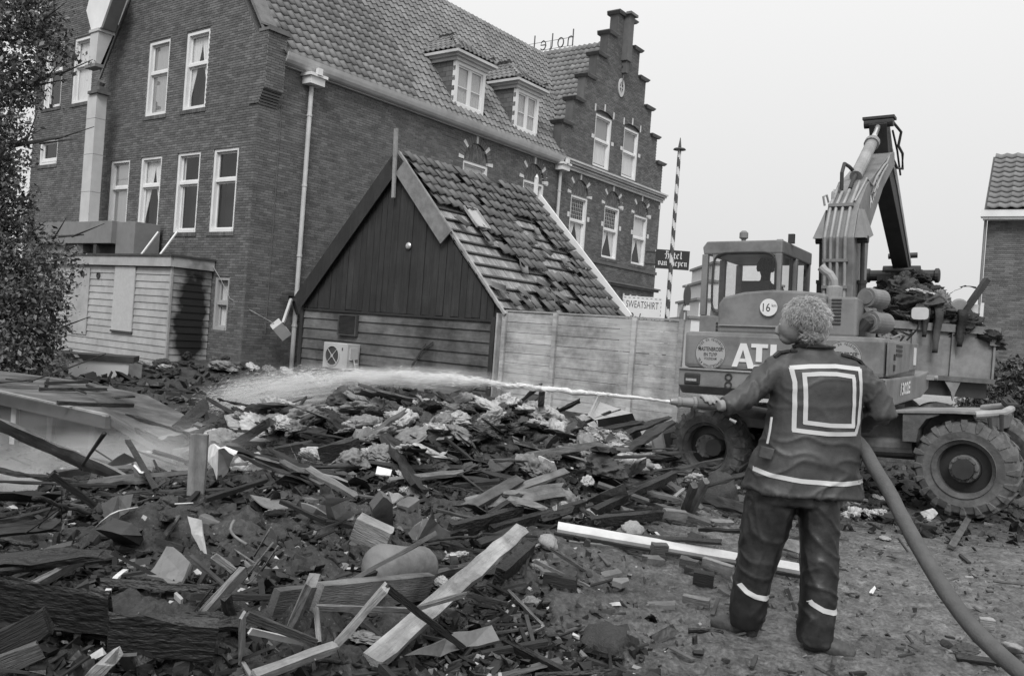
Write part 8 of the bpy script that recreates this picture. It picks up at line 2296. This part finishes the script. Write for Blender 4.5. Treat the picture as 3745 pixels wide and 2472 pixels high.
def droplets(n, seed, t0, t1, stretch, smin, smax, thin=1.0):
    rs_ = np.random.RandomState(seed); t = t0 + (t1 - t0) * rs_.rand(n); i = np.minimum(t.astype(int), len(JP) - 2); f = (t - i)[:, None]
    P = JP[i] * (1 - f) + JP[i + 1] * f; D = JP[i + 1] - JP[i]; D /= np.linalg.norm(D, axis=1)[:, None]
    r_ = (np.array(JR)[i] * (1 - f[:, 0]) + np.array(JR)[i + 1] * f[:, 0]) * thin
    cl = np.sin(t * 9 + rs_.rand(n) * .8) * .45
    g = rs_.normal(size=(n, 3)) * .52; g[:, 2] = g[:, 2] * .62 + cl * .35 - .15 * (t > 6)
    C = P + g * r_[:, None] - np.array(J0)
    D = D + rs_.normal(size=(n, 3)) * .10; D /= np.linalg.norm(D, axis=1)[:, None]
    s_ = (smin + (smax - smin) * rs_.rand(n) ** 3); x = D; y = np.cross(x, np.array([0, 0, 1.])); y /= np.linalg.norm(y, axis=1)[:, None]; z = np.cross(x, y)
    oc = np.array([(1, 0, 0), (0, 1, 0), (-1, 0, 0), (0, -1, 0), (0, 0, 1), (0, 0, -1)], float)
    h = np.stack([s_ * stretch * (.4 + rs_.rand(n)), s_, s_], -1)
    V = np.einsum('nij,nkj->nki', np.stack([x, y, z], -1), oc[None] * h[:, None, :]) + C[:, None, :]
    F = np.array([(0, 1, 4), (1, 2, 4), (2, 3, 4), (3, 0, 4), (1, 0, 5), (2, 1, 5), (3, 2, 5), (0, 3, 5)])[None] + (np.arange(n) * 6)[:, None, None]
    return V.reshape(-1, 3), F.reshape(-1, 3)
V1, F1 = droplets(9000, 1, 3.0, 6.6, 30, .0008, .0036, .75); V2, F2 = droplets(14000, 2, 4.4, 8.9, 20, .0008, .0034); V3, F3 = droplets(2500, 3, 1.6, 4.2, 30, .0006, .0020, 1.1)
np_mesh('spray', np.concatenate([V1, V2, V3]), np.concatenate([F1, F2 + len(V1), F3 + len(V1) + len(V2)]), WATER, wj, kind='stuff')
def vol_mat(name, dens, scale, stretch=(1, 1, 1), lo=.42, hi=.68):
    """fades to nothing at the surface of a unit-sphere domain; clumped by noise"""
    m = bpy.data.materials.new(name); m.use_nodes = True; n, l = m.node_tree.nodes, m.node_tree.links; n.clear()
    tc = n.new('ShaderNodeTexCoord'); ln = n.new('ShaderNodeVectorMath'); ln.operation = 'LENGTH'; l.new(tc.outputs['Object'], ln.inputs[0])
    fa = n.new('ShaderNodeMapRange'); fa.interpolation_type = 'SMOOTHSTEP'; fa.inputs[1].default_value = 1.0; fa.inputs[2].default_value = .15; fa.inputs[3].default_value = 0; fa.inputs[4].default_value = 1; l.new(ln.outputs['Value'], fa.inputs[0])
    mp = n.new('ShaderNodeMapping'); mp.inputs['Scale'].default_value = stretch; l.new(tc.outputs['Object'], mp.inputs[0])
    nz = n.new('ShaderNodeTexNoise'); nz.inputs['Scale'].default_value = scale; nz.inputs['Detail'].default_value = 4; nz.inputs['Roughness'].default_value = .6; l.new(mp.outputs[0], nz.inputs['Vector'])
    mr = n.new('ShaderNodeMapRange'); mr.inputs[1].default_value = lo; mr.inputs[2].default_value = hi; mr.inputs[3].default_value = 0; mr.inputs[4].default_value = 1; l.new(nz.outputs['Fac'], mr.inputs[0])
    mu = n.new('ShaderNodeMath'); mu.operation = 'MULTIPLY'; l.new(fa.outputs[0], mu.inputs[0]); l.new(mr.outputs[0], mu.inputs[1])
    m2 = n.new('ShaderNodeMath'); m2.operation = 'MULTIPLY'; m2.inputs[1].default_value = dens; l.new(mu.outputs[0], m2.inputs[0])
    vs = n.new('ShaderNodeVolumePrincipled'); vs.inputs['Color'].default_value = (.97, .97, .97, 1); vs.inputs['Anisotropy'].default_value = .2; l.new(m2.outputs[0], vs.inputs['Density'])
    o = n.new('ShaderNodeOutputMaterial'); l.new(vs.outputs[0], o.inputs['Volume'])
    return m
def cloud(name, label, loc, rad, rot, mat, cat):
    m_ = MB(); m_.ball((0, 0, 0), 1.0, 20, 12); o = m_.build(name, mat); o.location = loc; o.scale = rad; o.rotation_euler = rot
    return tag(o, label, cat, kind='stuff')
cloud('steam', 'pale steam drifting over the left side of the wreck', (-2.95, 6.3, .16), (2.1, 1.2, .58), (0, 0, .2), vol_mat('steam', 1.9, 1.9, (1.2, 1, 1.2), .38, .68), 'steam')
cloud('spray_mist', 'fine water mist around the falling end of the jet', (-2.75, 10.6, .52), (2.2, .75, .34), (0, -.17, -.81), vol_mat('mist', 4.6, 5.0, (.55, 1.8, 2.2), .48, .62), 'mist')
cloud('jet_mist', 'thin veil of mist along the breaking jet', (-1.1, 8.5, .93), (2.4, .24, .13), (0, -.07, -1.0), vol_mat('jet_veil', 15.0, 8.0, (.4, 2.2, 2.6), .50, .60), 'mist')

# ================================================================== FIREFIGHTER
JKT = M('leather_jacket', .034, .55, .4, 5, bump=.10, bscale=45, spec=.4, stain=-.7, stain_scale=3.5)
TRS = M('wet_trousers', .010, .42, .4, 5, bump=.10, bscale=40, spec=.45, stain=-1.6, stain_scale=7)
REFL = M('reflective_tape', .50, .5, .10, 9, stain=.15, stain_scale=9)
SKIN = M('skin', .24, .55, .12, 20)
BOOT = M('muddy_boot', .032, .6, .5, 9, bump=.4, stain=-.8, stain_scale=6)
HAIRM = M('grey_hair', .42, .6, .3, 30, island=.35)
HAIRD = M('grey_hair_under', .32, .7, .5, 40, bump=.6, bscale=90)
def loft(m_, rings, n=20, pw=2.3):
    """rings: (cx, cy, cz, rx, ry) horizontal superellipses, bottom to top or top to bottom"""
    vs = []
    for cx, cy, cz, rx, ry in rings:
        for j in range(n):
            a = 2 * math.pi * j / n; c, s_ = math.cos(a), math.sin(a)
            vs.append((cx + rx * abs(c) ** (2 / pw) * (1 if c > 0 else -1), cy + ry * abs(s_) ** (2 / pw) * (1 if s_ > 0 else -1), cz))
    k = len(rings)
    m_.add(vs, [tuple(range(n)), tuple((k - 1) * n + j for j in range(n))] + [(i * n + j, i * n + (j + 1) % n, (i + 1) * n + (j + 1) % n, (i + 1) * n + j) for i in range(k - 1) for j in range(n)])
def fuse(m_, name, mat, parent, vox, smooth=4, wr=None):
    o = m_.build(name, mat, parent)
    bm_ = bmesh.new(); bm_.from_mesh(o.data); bmesh.ops.recalc_face_normals(bm_, faces=bm_.faces); bm_.to_mesh(o.data); bm_.free()
    r_ = o.modifiers.new('r', 'REMESH'); r_.mode = 'VOXEL'; r_.voxel_size = vox
    if smooth: s_ = o.modifiers.new('s', 'SMOOTH'); s_.iterations = smooth; s_.factor = .5
    bpy.context.view_layer.update(); me = eval_mesh(o); o.modifiers.clear(); o.data = me
    if wr:
        nrm = [v.normal.copy() for v in me.vertices]
        for v, nn in zip(me.vertices, nrm): v.co += nn * wr(v.co)
    smooth_mesh(me); me.update()
    return o
ff = thing('person', 'firefighter with curly grey hair in dark striped jacket aiming a hose', 'person', (1.45, 4.33, 0.0))
F0 = Vector((1.45, 4.33, 0.0))
def L_(p): return tuple(Vector(p) - F0)
def lm(m_): m_.v = [L_(p) for p in m_.v]; return m_
YB = 4.36
# body: head turned left and away, neck, slim trunk and limbs, both hands
FD = Vector((-.89, .45, 0)); SDv = Vector((.45, .89, 0))
m_ = MB()
m_.ball((1.462, 4.36, 1.632), (.092, .086, .094), 20, 14)
m_.ball(Vector((1.455, 4.36, 1.585)) + FD * .035, (.078, .070, .085), 18, 12)
m_.ball(Vector((1.45, 4.36, 1.525)) + FD * .058, (.040, .038, .034), 14, 10)          # chin
m_.tube([Vector((1.455, 4.36, 1.595)) + FD * .098, Vector((1.455, 4.36, 1.567)) + FD * .117, Vector((1.455, 4.36, 1.552)) + FD * .122, Vector((1.455, 4.36, 1.545)) + FD * .098], [.009, .014, .016, .012], 8)  # nose
m_.ball(Vector((1.455, 4.36, 1.609)) + FD * .085, (.026, .05, .014), 12, 8)            # brow
m_.ball(Vector((1.455, 4.36, 1.528)) + FD * .093, (.016, .024, .008), 10, 6); m_.ball(Vector((1.455, 4.36, 1.517)) + FD * .090, (.016, .022, .007), 10, 6)   # lips
for s_ in (-1, 1):
    c_ = Vector((1.468, 4.36, 1.588)) + SDv * s_ * .080
    m_.ball(c_, (.017, .010, .033), 12, 8); m_.ball(c_ + Vector((.004, -.006, -.014)), (.012, .009, .014), 10, 6)                  # ears
m_.tube([(1.535, 4.37, 1.42), (1.525, 4.37, 1.48), (1.497, 4.365, 1.54), (1.475, 4.365, 1.58)], [.085, .066, .064, .062], 14)
loft(m_, [(1.54, YB, .72, .16, .10), (1.54, YB, .95, .16, .10), (1.54, YB, 1.15, .17, .11), (1.54, YB, 1.36, .19, .10), (1.54, YB, 1.42, .12, .08)], 16)
m_.tube([(1.37, YB, 1.37), (1.27, 4.34, 1.31), (1.19, 4.29, 1.24), (1.11, 4.26, 1.19), (1.065, 4.245, 1.172)], [.06, .05, .045, .036, .030], 12)
m_.tube([(1.72, YB, 1.37), (1.82, 4.35, 1.30), (1.885, 4.34, 1.20), (1.81, 4.48, 1.13), (1.735, 4.55, 1.10)], [.06, .05, .045, .036, .030], 12)
for pts in ([(1.42, 4.37, .78), (1.35, 4.37, .62), (1.315, 4.365, .36), (1.295, 4.37, .10), (1.29, 4.37, .05)], [(1.60, 4.35, .78), (1.60, 4.31, .62), (1.60, 4.26, .36), (1.59, 4.21, .10), (1.59, 4.21, .04)]):
    m_.tube(pts, [.085, .075, .055, .045, .042], 12)
def hand(c, ax, r_, flip=1):
    """palm beside a tube running along ax, four unequal fingers curled over it, thumb under and along"""
    ax = Vector(ax).normalized(); up = Vector((0, 0, 1)); sd = ax.cross(up).normalized() * flip      # sd: towards the back of the hand
    c = Vector(c)
    def rp(a, d, k): return c + ax * k + (sd * math.cos(a) + up * math.sin(a)) * d
    m_.tube([rp(-.2, r_ + .016, -.055), rp(-.15, r_ + .017, -.02), rp(.0, r_ + .016, .02), rp(.1, r_ + .013, .045)], [.024, .028, .027, .018], 12)
    m_.tube([rp(.35, r_ + .014, -.045), rp(.4, r_ + .015, .0), rp(.4, r_ + .012, .035)], [.018, .020, .014], 10)
    for i, (k, ln) in enumerate(((.040, .92), (.018, 1.05), (-.004, 1.0), (-.026, .80))):
        a0 = .35
        m_.tube([rp(a0, r_ + .013, k - .004), rp(a0 + .75 * ln, r_ + .015, k + .004), rp(a0 + 1.35 * ln, r_ + .010, k + .006), rp(a0 + 2.1 * ln, r_ + .009, k + .004), rp(a0 + 2.7 * ln, r_ + .009, k)], [.0105, .0112, .0095, .0088, .0070], 8)
    m_.tube([rp(-.5, r_ + .014, -.02), rp(-1.0, r_ + .014, .012), rp(-1.35, r_ + .012, .042), rp(-1.55, r_ + .010, .066)], [.015, .013, .0105, .008], 8)
NZ_ = Vector((-1, -.17, .018)).normalized()
hand((1.000, 4.242, 1.170), NZ_, .026, 1)
hand((1.69, 4.585, 1.085), (-.9, .25, .1), .033, -1)
m_.tube([(1.075, 4.25, 1.175), (1.05, 4.225, 1.168), (1.03, 4.215, 1.166)], [.029, .028, .025], 12)
m_.tube([(1.76, 4.53, 1.108), (1.73, 4.56, 1.10), (1.71, 4.60, 1.09)], [.030, .028, .025], 12)
body = fuse(lm(m_), 'body', SKIN, ff, .0055, 2)
for s_ in (-1, 1):
    m_ = MB(); m_.ball(Vector((1.455, 4.36, 1.591)) + FD * .094 + SDv * s_ * .032, .0115, 12, 8); lm(m_).build('eye', [M('eye_white', .5, .2, .05, 9)], ff, smooth=True)
# jacket
m_ = MB()
loft(m_, [(1.526, YB, .752, .296, .180), (1.523, YB, .823, .284, .172), (1.522, YB, .894, .270, .165), (1.538, YB, .98, .248, .158), (1.549, YB, 1.085, .235, .152), (1.55, YB, 1.19, .230, .150), (1.55, YB, 1.30, .234, .146), (1.54, YB, 1.375, .226, .130), (1.537, YB + .005, 1.42, .190, .108), (1.535, YB + .01, 1.452, .130, .090), (1.53, YB + .012, 1.478, .098, .082), (1.527, YB + .012, 1.507, .090, .080)], 28)
m_.tube([(1.405, YB, 1.375), (1.35, YB - .005, 1.362), (1.275, 4.34, 1.305), (1.195, 4.29, 1.235), (1.12, 4.262, 1.185), (1.062, 4.247, 1.165)], [.074, .078, .070, .063, .058, .050], 16)
m_.tube([(1.665, YB, 1.378), (1.735, YB, 1.358), (1.83, 4.348, 1.285), (1.882, 4.335, 1.195), (1.835, 4.43, 1.14), (1.755, 4.535, 1.105)], [.074, .080, .074, .072, .064, .054], 16)
m_.tube([(1.44, YB, 1.415), (1.36, YB, 1.385)], [.06, .07], 12); m_.tube([(1.63, YB, 1.418), (1.72, YB, 1.388)], [.06, .07], 12)
def ridge(v): return (1 - abs(mnoise.noise(v))) ** 8
def wr_j(p):
    q_ = p + Vector((3, 1, 7)); low = max(0, 1.0 - p.z)
    wp = q_ + Vector((mnoise.noise(q_ * 6), mnoise.noise(q_ * 6 + Vector((9, 0, 0))), mnoise.noise(q_ * 6 + Vector((0, 9, 0))))) * .05
    arm = abs(p.x - .08) > .25 and p.z > 1.0
    back = p.y < -.02 and not arm and p.z > 1.05
    if arm: fold = ridge(Vector((wp.x * 13, wp.y * 9, wp.z * 5))) * .012 + ridge(Vector((wp.x * 22, wp.y * 16, wp.z * 12))) * .005 - .004
    else: fold = (ridge(Vector((wp.x * 4, wp.y * 5, wp.z * 12))) * .010 - .003) * (.45 if back else 1.0) + ridge(Vector((wp.x * 11, wp.y * 6, wp.z * 3)) + Vector((5, 5, 5))) * .012 * min(1, low * 4)
    return fold + mnoise.noise(q_ * 24) * .0016
jacket = fuse(lm(m_), 'jacket', JKT, ff, .0085, 4, wr_j)
m_ = MB()
loft(m_, [(1.49, 4.37, .84, .235, .15), (1.485, 4.365, .74, .240, .15), (1.482, 4.36, .70, .235, .145)], 24)
loft(m_, [(1.40, 4.37, .78, .125, .13), (1.367, 4.37, .68, .124, .130), (1.355, 4.37, .58, .120, .118), (1.338, 4.368, .48, .109, .108), (1.321, 4.365, .39, .098, .104), (1.307, 4.362, .31, .091, .103), (1.296, 4.362, .22, .089, .100), (1.288, 4.365, .13, .089, .098), (1.289, 4.367, .085, .080, .090), (1.291, 4.37, .055, .074, .084)], 22)
loft(m_, [(1.575, 4.36, .78, .115, .13), (1.592, 4.34, .70, .108, .125), (1.600, 4.32, .62, .098, .115), (1.600, 4.29, .50, .090, .104), (1.601, 4.26, .37, .087, .100), (1.595, 4.235, .24, .083, .098), (1.588, 4.22, .15, .082, .095), (1.581, 4.212, .085, .080, .088), (1.584, 4.21, .050, .074, .080)], 22)
def wr_t(p):
    q_ = p + Vector((5, 2, 1)); wp = q_ + Vector((mnoise.noise(q_ * 5), mnoise.noise(q_ * 5 + Vector((9, 0, 0))), mnoise.noise(q_ * 5 + Vector((0, 9, 0))))) * .06
    lowf = 1 + 1.0 * max(0, .35 - p.z) * 2
    return (ridge(Vector((wp.x * 5 + wp.z * 4, wp.y * 6, wp.z * 9))) * .007 - .002) * lowf + ridge(Vector((wp.x * 9, wp.y * 9, wp.z * 2.5))) * .005 + mnoise.noise(q_ * 24) * .0015
trousers = fuse(lm(m_), 'trousers', TRS, ff, .0085, 4, wr_t)
# boots
for heel, toe in (((1.305, 4.365), (1.155, 4.455)), ((1.585, 4.225), (1.715, 4.145))):
    h, t = Vector((*heel, 0)), Vector((*toe, 0)); d = (t - h).normalized(); m_ = MB()
    m_.tube([h - d * .045 + Vector((0, 0, .035)), h + Vector((0, 0, .045)), h + d * .07 + Vector((0, 0, .045)), h + d * .14 + Vector((0, 0, .034)), h + d * .195 + Vector((0, 0, .028))], [.040, .052, .052, .048, .026], 14)
    m_.tube([h + Vector((0, 0, .03)), h + Vector((0, 0, .12))], [.045, .05], 14)
    m_.v = [(p[0], p[1], max(p[2], -.004)) for p in m_.v]
    fuse(lm(m_), 'boot', BOOT, ff, .009, 3, lambda p: mnoise.noise(p * 22) * .004)
# reflective tape, laid on the cloth
def bvh(o): return BVHTree.FromPolygons([v.co.copy() for v in o.data.vertices], [tuple(p.vertices) for p in o.data.polygons])
JB, TB = bvh(jacket), bvh(trousers)
def tape(name, pts, w, tree, lift=.0035):
    m_ = MB(); P = [Vector((x, 0, z)) for x, z in pts]; S_ = []
    for a, b in zip(P, P[1:]):
        n = max(1, int((b - a).length / .012)); S_ += [a.lerp(b, i / n) for i in range(n)]
    S_.append(P[-1]); rows = []
    for i, p in enumerate(S_):
        d = (S_[min(i + 1, len(S_) - 1)] - S_[max(i - 1, 0)]).normalized(); nn = Vector((-d.z, 0, d.x))
        row = []
        for e in (-.5, -.17, .17, .5):
            q_ = p + nn * e * w; q_ = Vector(L_((q_.x, 3.4, q_.z))); hit = tree.ray_cast(q_, Vector((0, 1, 0)))
            if hit[0] is None: row = None; break
            row.append(hit[0] + Vector((0, -lift, 0)))
        rows.append(row)
    last = None
    for r_ in rows:
        if r_ is None: last = None; continue
        st = len(m_.v); m_.v += [tuple(p) for p in r_]
        if last is not None and max(abs((Vector(m_.v[last + k]) - r_[k]).y) for k in range(4)) < .05:
            for k in range(3): m_.f.append((last + k, last + k + 1, st + k + 1, st + k)); m_.mi.append(0)
        last = st
    return m_.build(name, REFL, ff, smooth=True)
tape('outer_square_tape', [(1.380, 1.378), (1.47, 1.392), (1.60, 1.402), (1.737, 1.396)], .021, JB); tape('outer_square_tape', [(1.733, 1.398), (1.741, 1.27), (1.738, 1.13), (1.722, 1.078)], .021, JB)
tape('outer_square_tape', [(1.727, 1.078), (1.57, 1.070), (1.404, 1.076)], .021, JB); tape('outer_square_tape', [(1.384, 1.382), (1.402, 1.31), (1.408, 1.18), (1.412, 1.072)], .021, JB)
tape('inner_square_tape', [(1.434, 1.348), (1.52, 1.360), (1.60, 1.364), (1.700, 1.356)], .021, JB); tape('inner_square_tape', [(1.693, 1.356), (1.700, 1.23), (1.703, 1.112)], .021, JB)
tape('inner_square_tape', [(1.710, 1.116), (1.58, 1.112), (1.452, 1.118)], .021, JB); tape('inner_square_tape', [(1.444, 1.350), (1.455, 1.24), (1.460, 1.112)], .021, JB)
tape('hem_tape', [(1.238, .866), (1.313, .846), (1.457, .833), (1.664, .833), (1.812, .845)], .022, JB)
tape('ankle_tape', [(1.214, .292), (1.25, .258), (1.296, .237), (1.35, .229), (1.396, .230)], .024, TB); tape('ankle_tape', [(1.508, .285), (1.54, .252), (1.589, .230), (1.64, .220), (1.680, .224)], .024, TB)
# collar edge, shoulder straps, pocket flap, cuff strap, zip edge
m_ = MB(); m_.tube([(1.527 + .100 * math.cos(a), YB + .01 + .090 * math.sin(a), 1.492 + .004 * math.cos(a)) for a in np.linspace(0, 2 * math.pi, 25)], .008, 6); lm(m_).build('collar_edge', TRS, ff)
for pts in ([(1.318, 4.335, 1.425), (1.345, 4.335, 1.452), (1.39, 4.335, 1.462), (1.425, 4.34, 1.462)], [(1.655, 4.34, 1.462), (1.70, 4.335, 1.455), (1.745, 4.335, 1.437), (1.775, 4.335, 1.405)]):
    m_ = MB()
    for a, b in zip(pts, pts[1:]): m_.beam(a, b, .05, .012, (0, 0, 1))
    lm(m_).build('shoulder_strap', TRS, ff)
m_ = MB(); m_.prism([(1.262, 4.235, .985), (1.318, 4.205, .978), (1.302, 4.200, .925), (1.25, 4.235, .93)], (.0, .035, .0)); lm(m_).build('pocket_flap', JKT, ff, bevel=.004)
m_ = MB(); m_.tube([(1.30, 4.235, 1.13), (1.293, 4.225, 1.06), (1.285, 4.225, 1.0)], .006, 6); lm(m_).build('jacket_zip', REFL, ff)
m_ = MB(); m_.tube([(1.085, 4.20, 1.108), (1.115, 4.19, 1.095)], [.006, .009], 8); lm(m_).build('cuff_clip', EXL, ff)
# hair: scalp shell and many loose curls
m_ = MB(); m_.ball((1.472, 4.352, 1.634), (.093, .086, .086), 20, 14); m_.ball((1.494, 4.345, 1.575), (.061, .061, .060), 16, 12)
hair = fuse(lm(m_), 'hair', HAIRD, ff, .008, 3, lambda p: mnoise.noise(p * 40) * .006)
m_ = MB(); q = random.Random(12); cnt = 0
def scalp(d): return Vector((1.474, 4.352, 1.628)) + Vector((d.x * .084, d.y * .079, d.z * .076 - (.035 if d.z < -.3 else 0)))
def keep(d):
    f_ = d.dot(FD)
    return not ((f_ > .78 and d.z < .5) or (f_ > .35 and d.z < .05) or (f_ > -.15 and d.z < -.2) or d.z < -.8)
while cnt < 420:                                   # locks: each a bundle of hairs curling together
    d = Vector((q.gauss(0, 1), q.gauss(0, 1), q.gauss(0, 1) + .2)).normalized()
    if not keep(d): continue
    base = scalp(d)
    t_ = (Vector((0, 0, -1)) + d * .2 + Vector((q.gauss(0, .55), q.gauss(0, .55), q.gauss(0, .45)))); t_ = (t_ - d * t_.dot(d)).normalized()
    ln = q.uniform(.034, .062); cu = q.uniform(.004, .009); w_ = d.cross(t_).normalized(); ph = q.uniform(0, 6.28); tn = q.choice((-1, 1)) * q.uniform(2, 4.5); lift = q.uniform(.008, .022)
    for h_ in range(20):
        off = w_ * q.gauss(0, .0075) + d * q.gauss(0, .006) + t_ * q.gauss(0, .007); pts = []; l2 = ln * q.uniform(.75, 1.15)
        for k in range(7):
            f = k / 6
            pts.append(base + off * (1 + .8 * f) + d * (lift * math.sin(min(1, f * 1.15) * 2.6) + .004) + t_ * l2 * f * .85 + (w_ * math.cos(ph + f * tn) + d * math.sin(ph + f * tn) * .7) * cu * f)
        m_.tube(pts, [.0009, .0010, .0009, .0009, .0008, .0006, .0003], 3, cap=False)
    cnt += 1
lm(m_).build('curls', HAIRM, hair, smooth=True)
# nozzle and hose
NZM = M('nozzle_metal', .22, .38, .15, 8, metal=.3)
nz = thing('nozzle', 'metal fire hose nozzle held in the firefighter outstretched left hand', 'nozzle', (1.03, 4.25, 1.17))
N0 = Vector((1.03, 4.25, 1.17)); ND = (Vector((.79, 4.20, 1.173)) - N0); NL = ND.length; ND.normalize()
m_ = MB(); m_.lathe((0, 0, 0), ND, [(.020, -.03), (.026, -.02), (.026, .105), (.0275, .11)], 16); m_.build('grip', M('nozzle_grip', .11, .5, .2, 8), nz)
m_ = MB(); m_.lathe((0, 0, 0), ND, [(.027, .111), (.031, .115), (.031, .128), (.024, .132), (.022, .170), (.0215, .19)], 16); m_.build('barrel', NZM, nz)
m_ = MB(); m_.lathe((0, 0, 0), ND, [(.022, .191), (.026, .194), (.026, .206), (.019, .212), (.016, .235), (.013, NL)], 16); m_.build('tip', NZM, nz)
HOSE = M('hose_canvas', .085, .75, .15, 30, bump=.2, bscale=120, stain=.25, stain_scale=4)
m_ = MB(); hp = [(1.05, 4.256, 1.169), (1.14, 4.32, 1.155), (1.27, 4.47, 1.13), (1.42, 4.585, 1.11), (1.58, 4.605, 1.095), (1.70, 4.565, 1.08), (1.775, 4.46, 1.05), (1.80, 4.33, 1.0), (1.812, 4.22, .925), (1.83, 4.08, .835), (1.845, 3.95, .735), (1.861, 3.75, .605), (1.885, 3.55, .485), (1.918, 3.38, .40), (1.99, 3.18, .32), (2.14, 2.9, .22), (2.4, 2.5, .11), (2.8, 2.0, .05), (3.4, 1.4, .04), (4.2, .8, .03)]
hp = [Vector(p) for p in hp]; fine = []
for i in range(len(hp) - 1):
    a, b = hp[max(i - 1, 0)], hp[min(i + 2, len(hp) - 1)]
    for f in (0, .25, .5, .75):
        p0, p1 = hp[i], hp[i + 1]; m0, m1 = (p1 - a) * .5, (b - p0) * .5
        fine.append(p0 * (2 * f ** 3 - 3 * f ** 2 + 1) + m0 * (f ** 3 - 2 * f ** 2 + f) + p1 * (-2 * f ** 3 + 3 * f ** 2) + m1 * (f ** 3 - f ** 2))
fine.append(hp[-1])
tag(m_.tube(fine, [.024 if i < 6 else .0335 * (1 + .035 * math.sin(i * 1.9) * math.sin(i * .7)) for i in range(len(fine))], 14).build('fire_hose', HOSE, smooth=True), 'thick grey fire hose running from the firefighter to the lower right', 'hose')
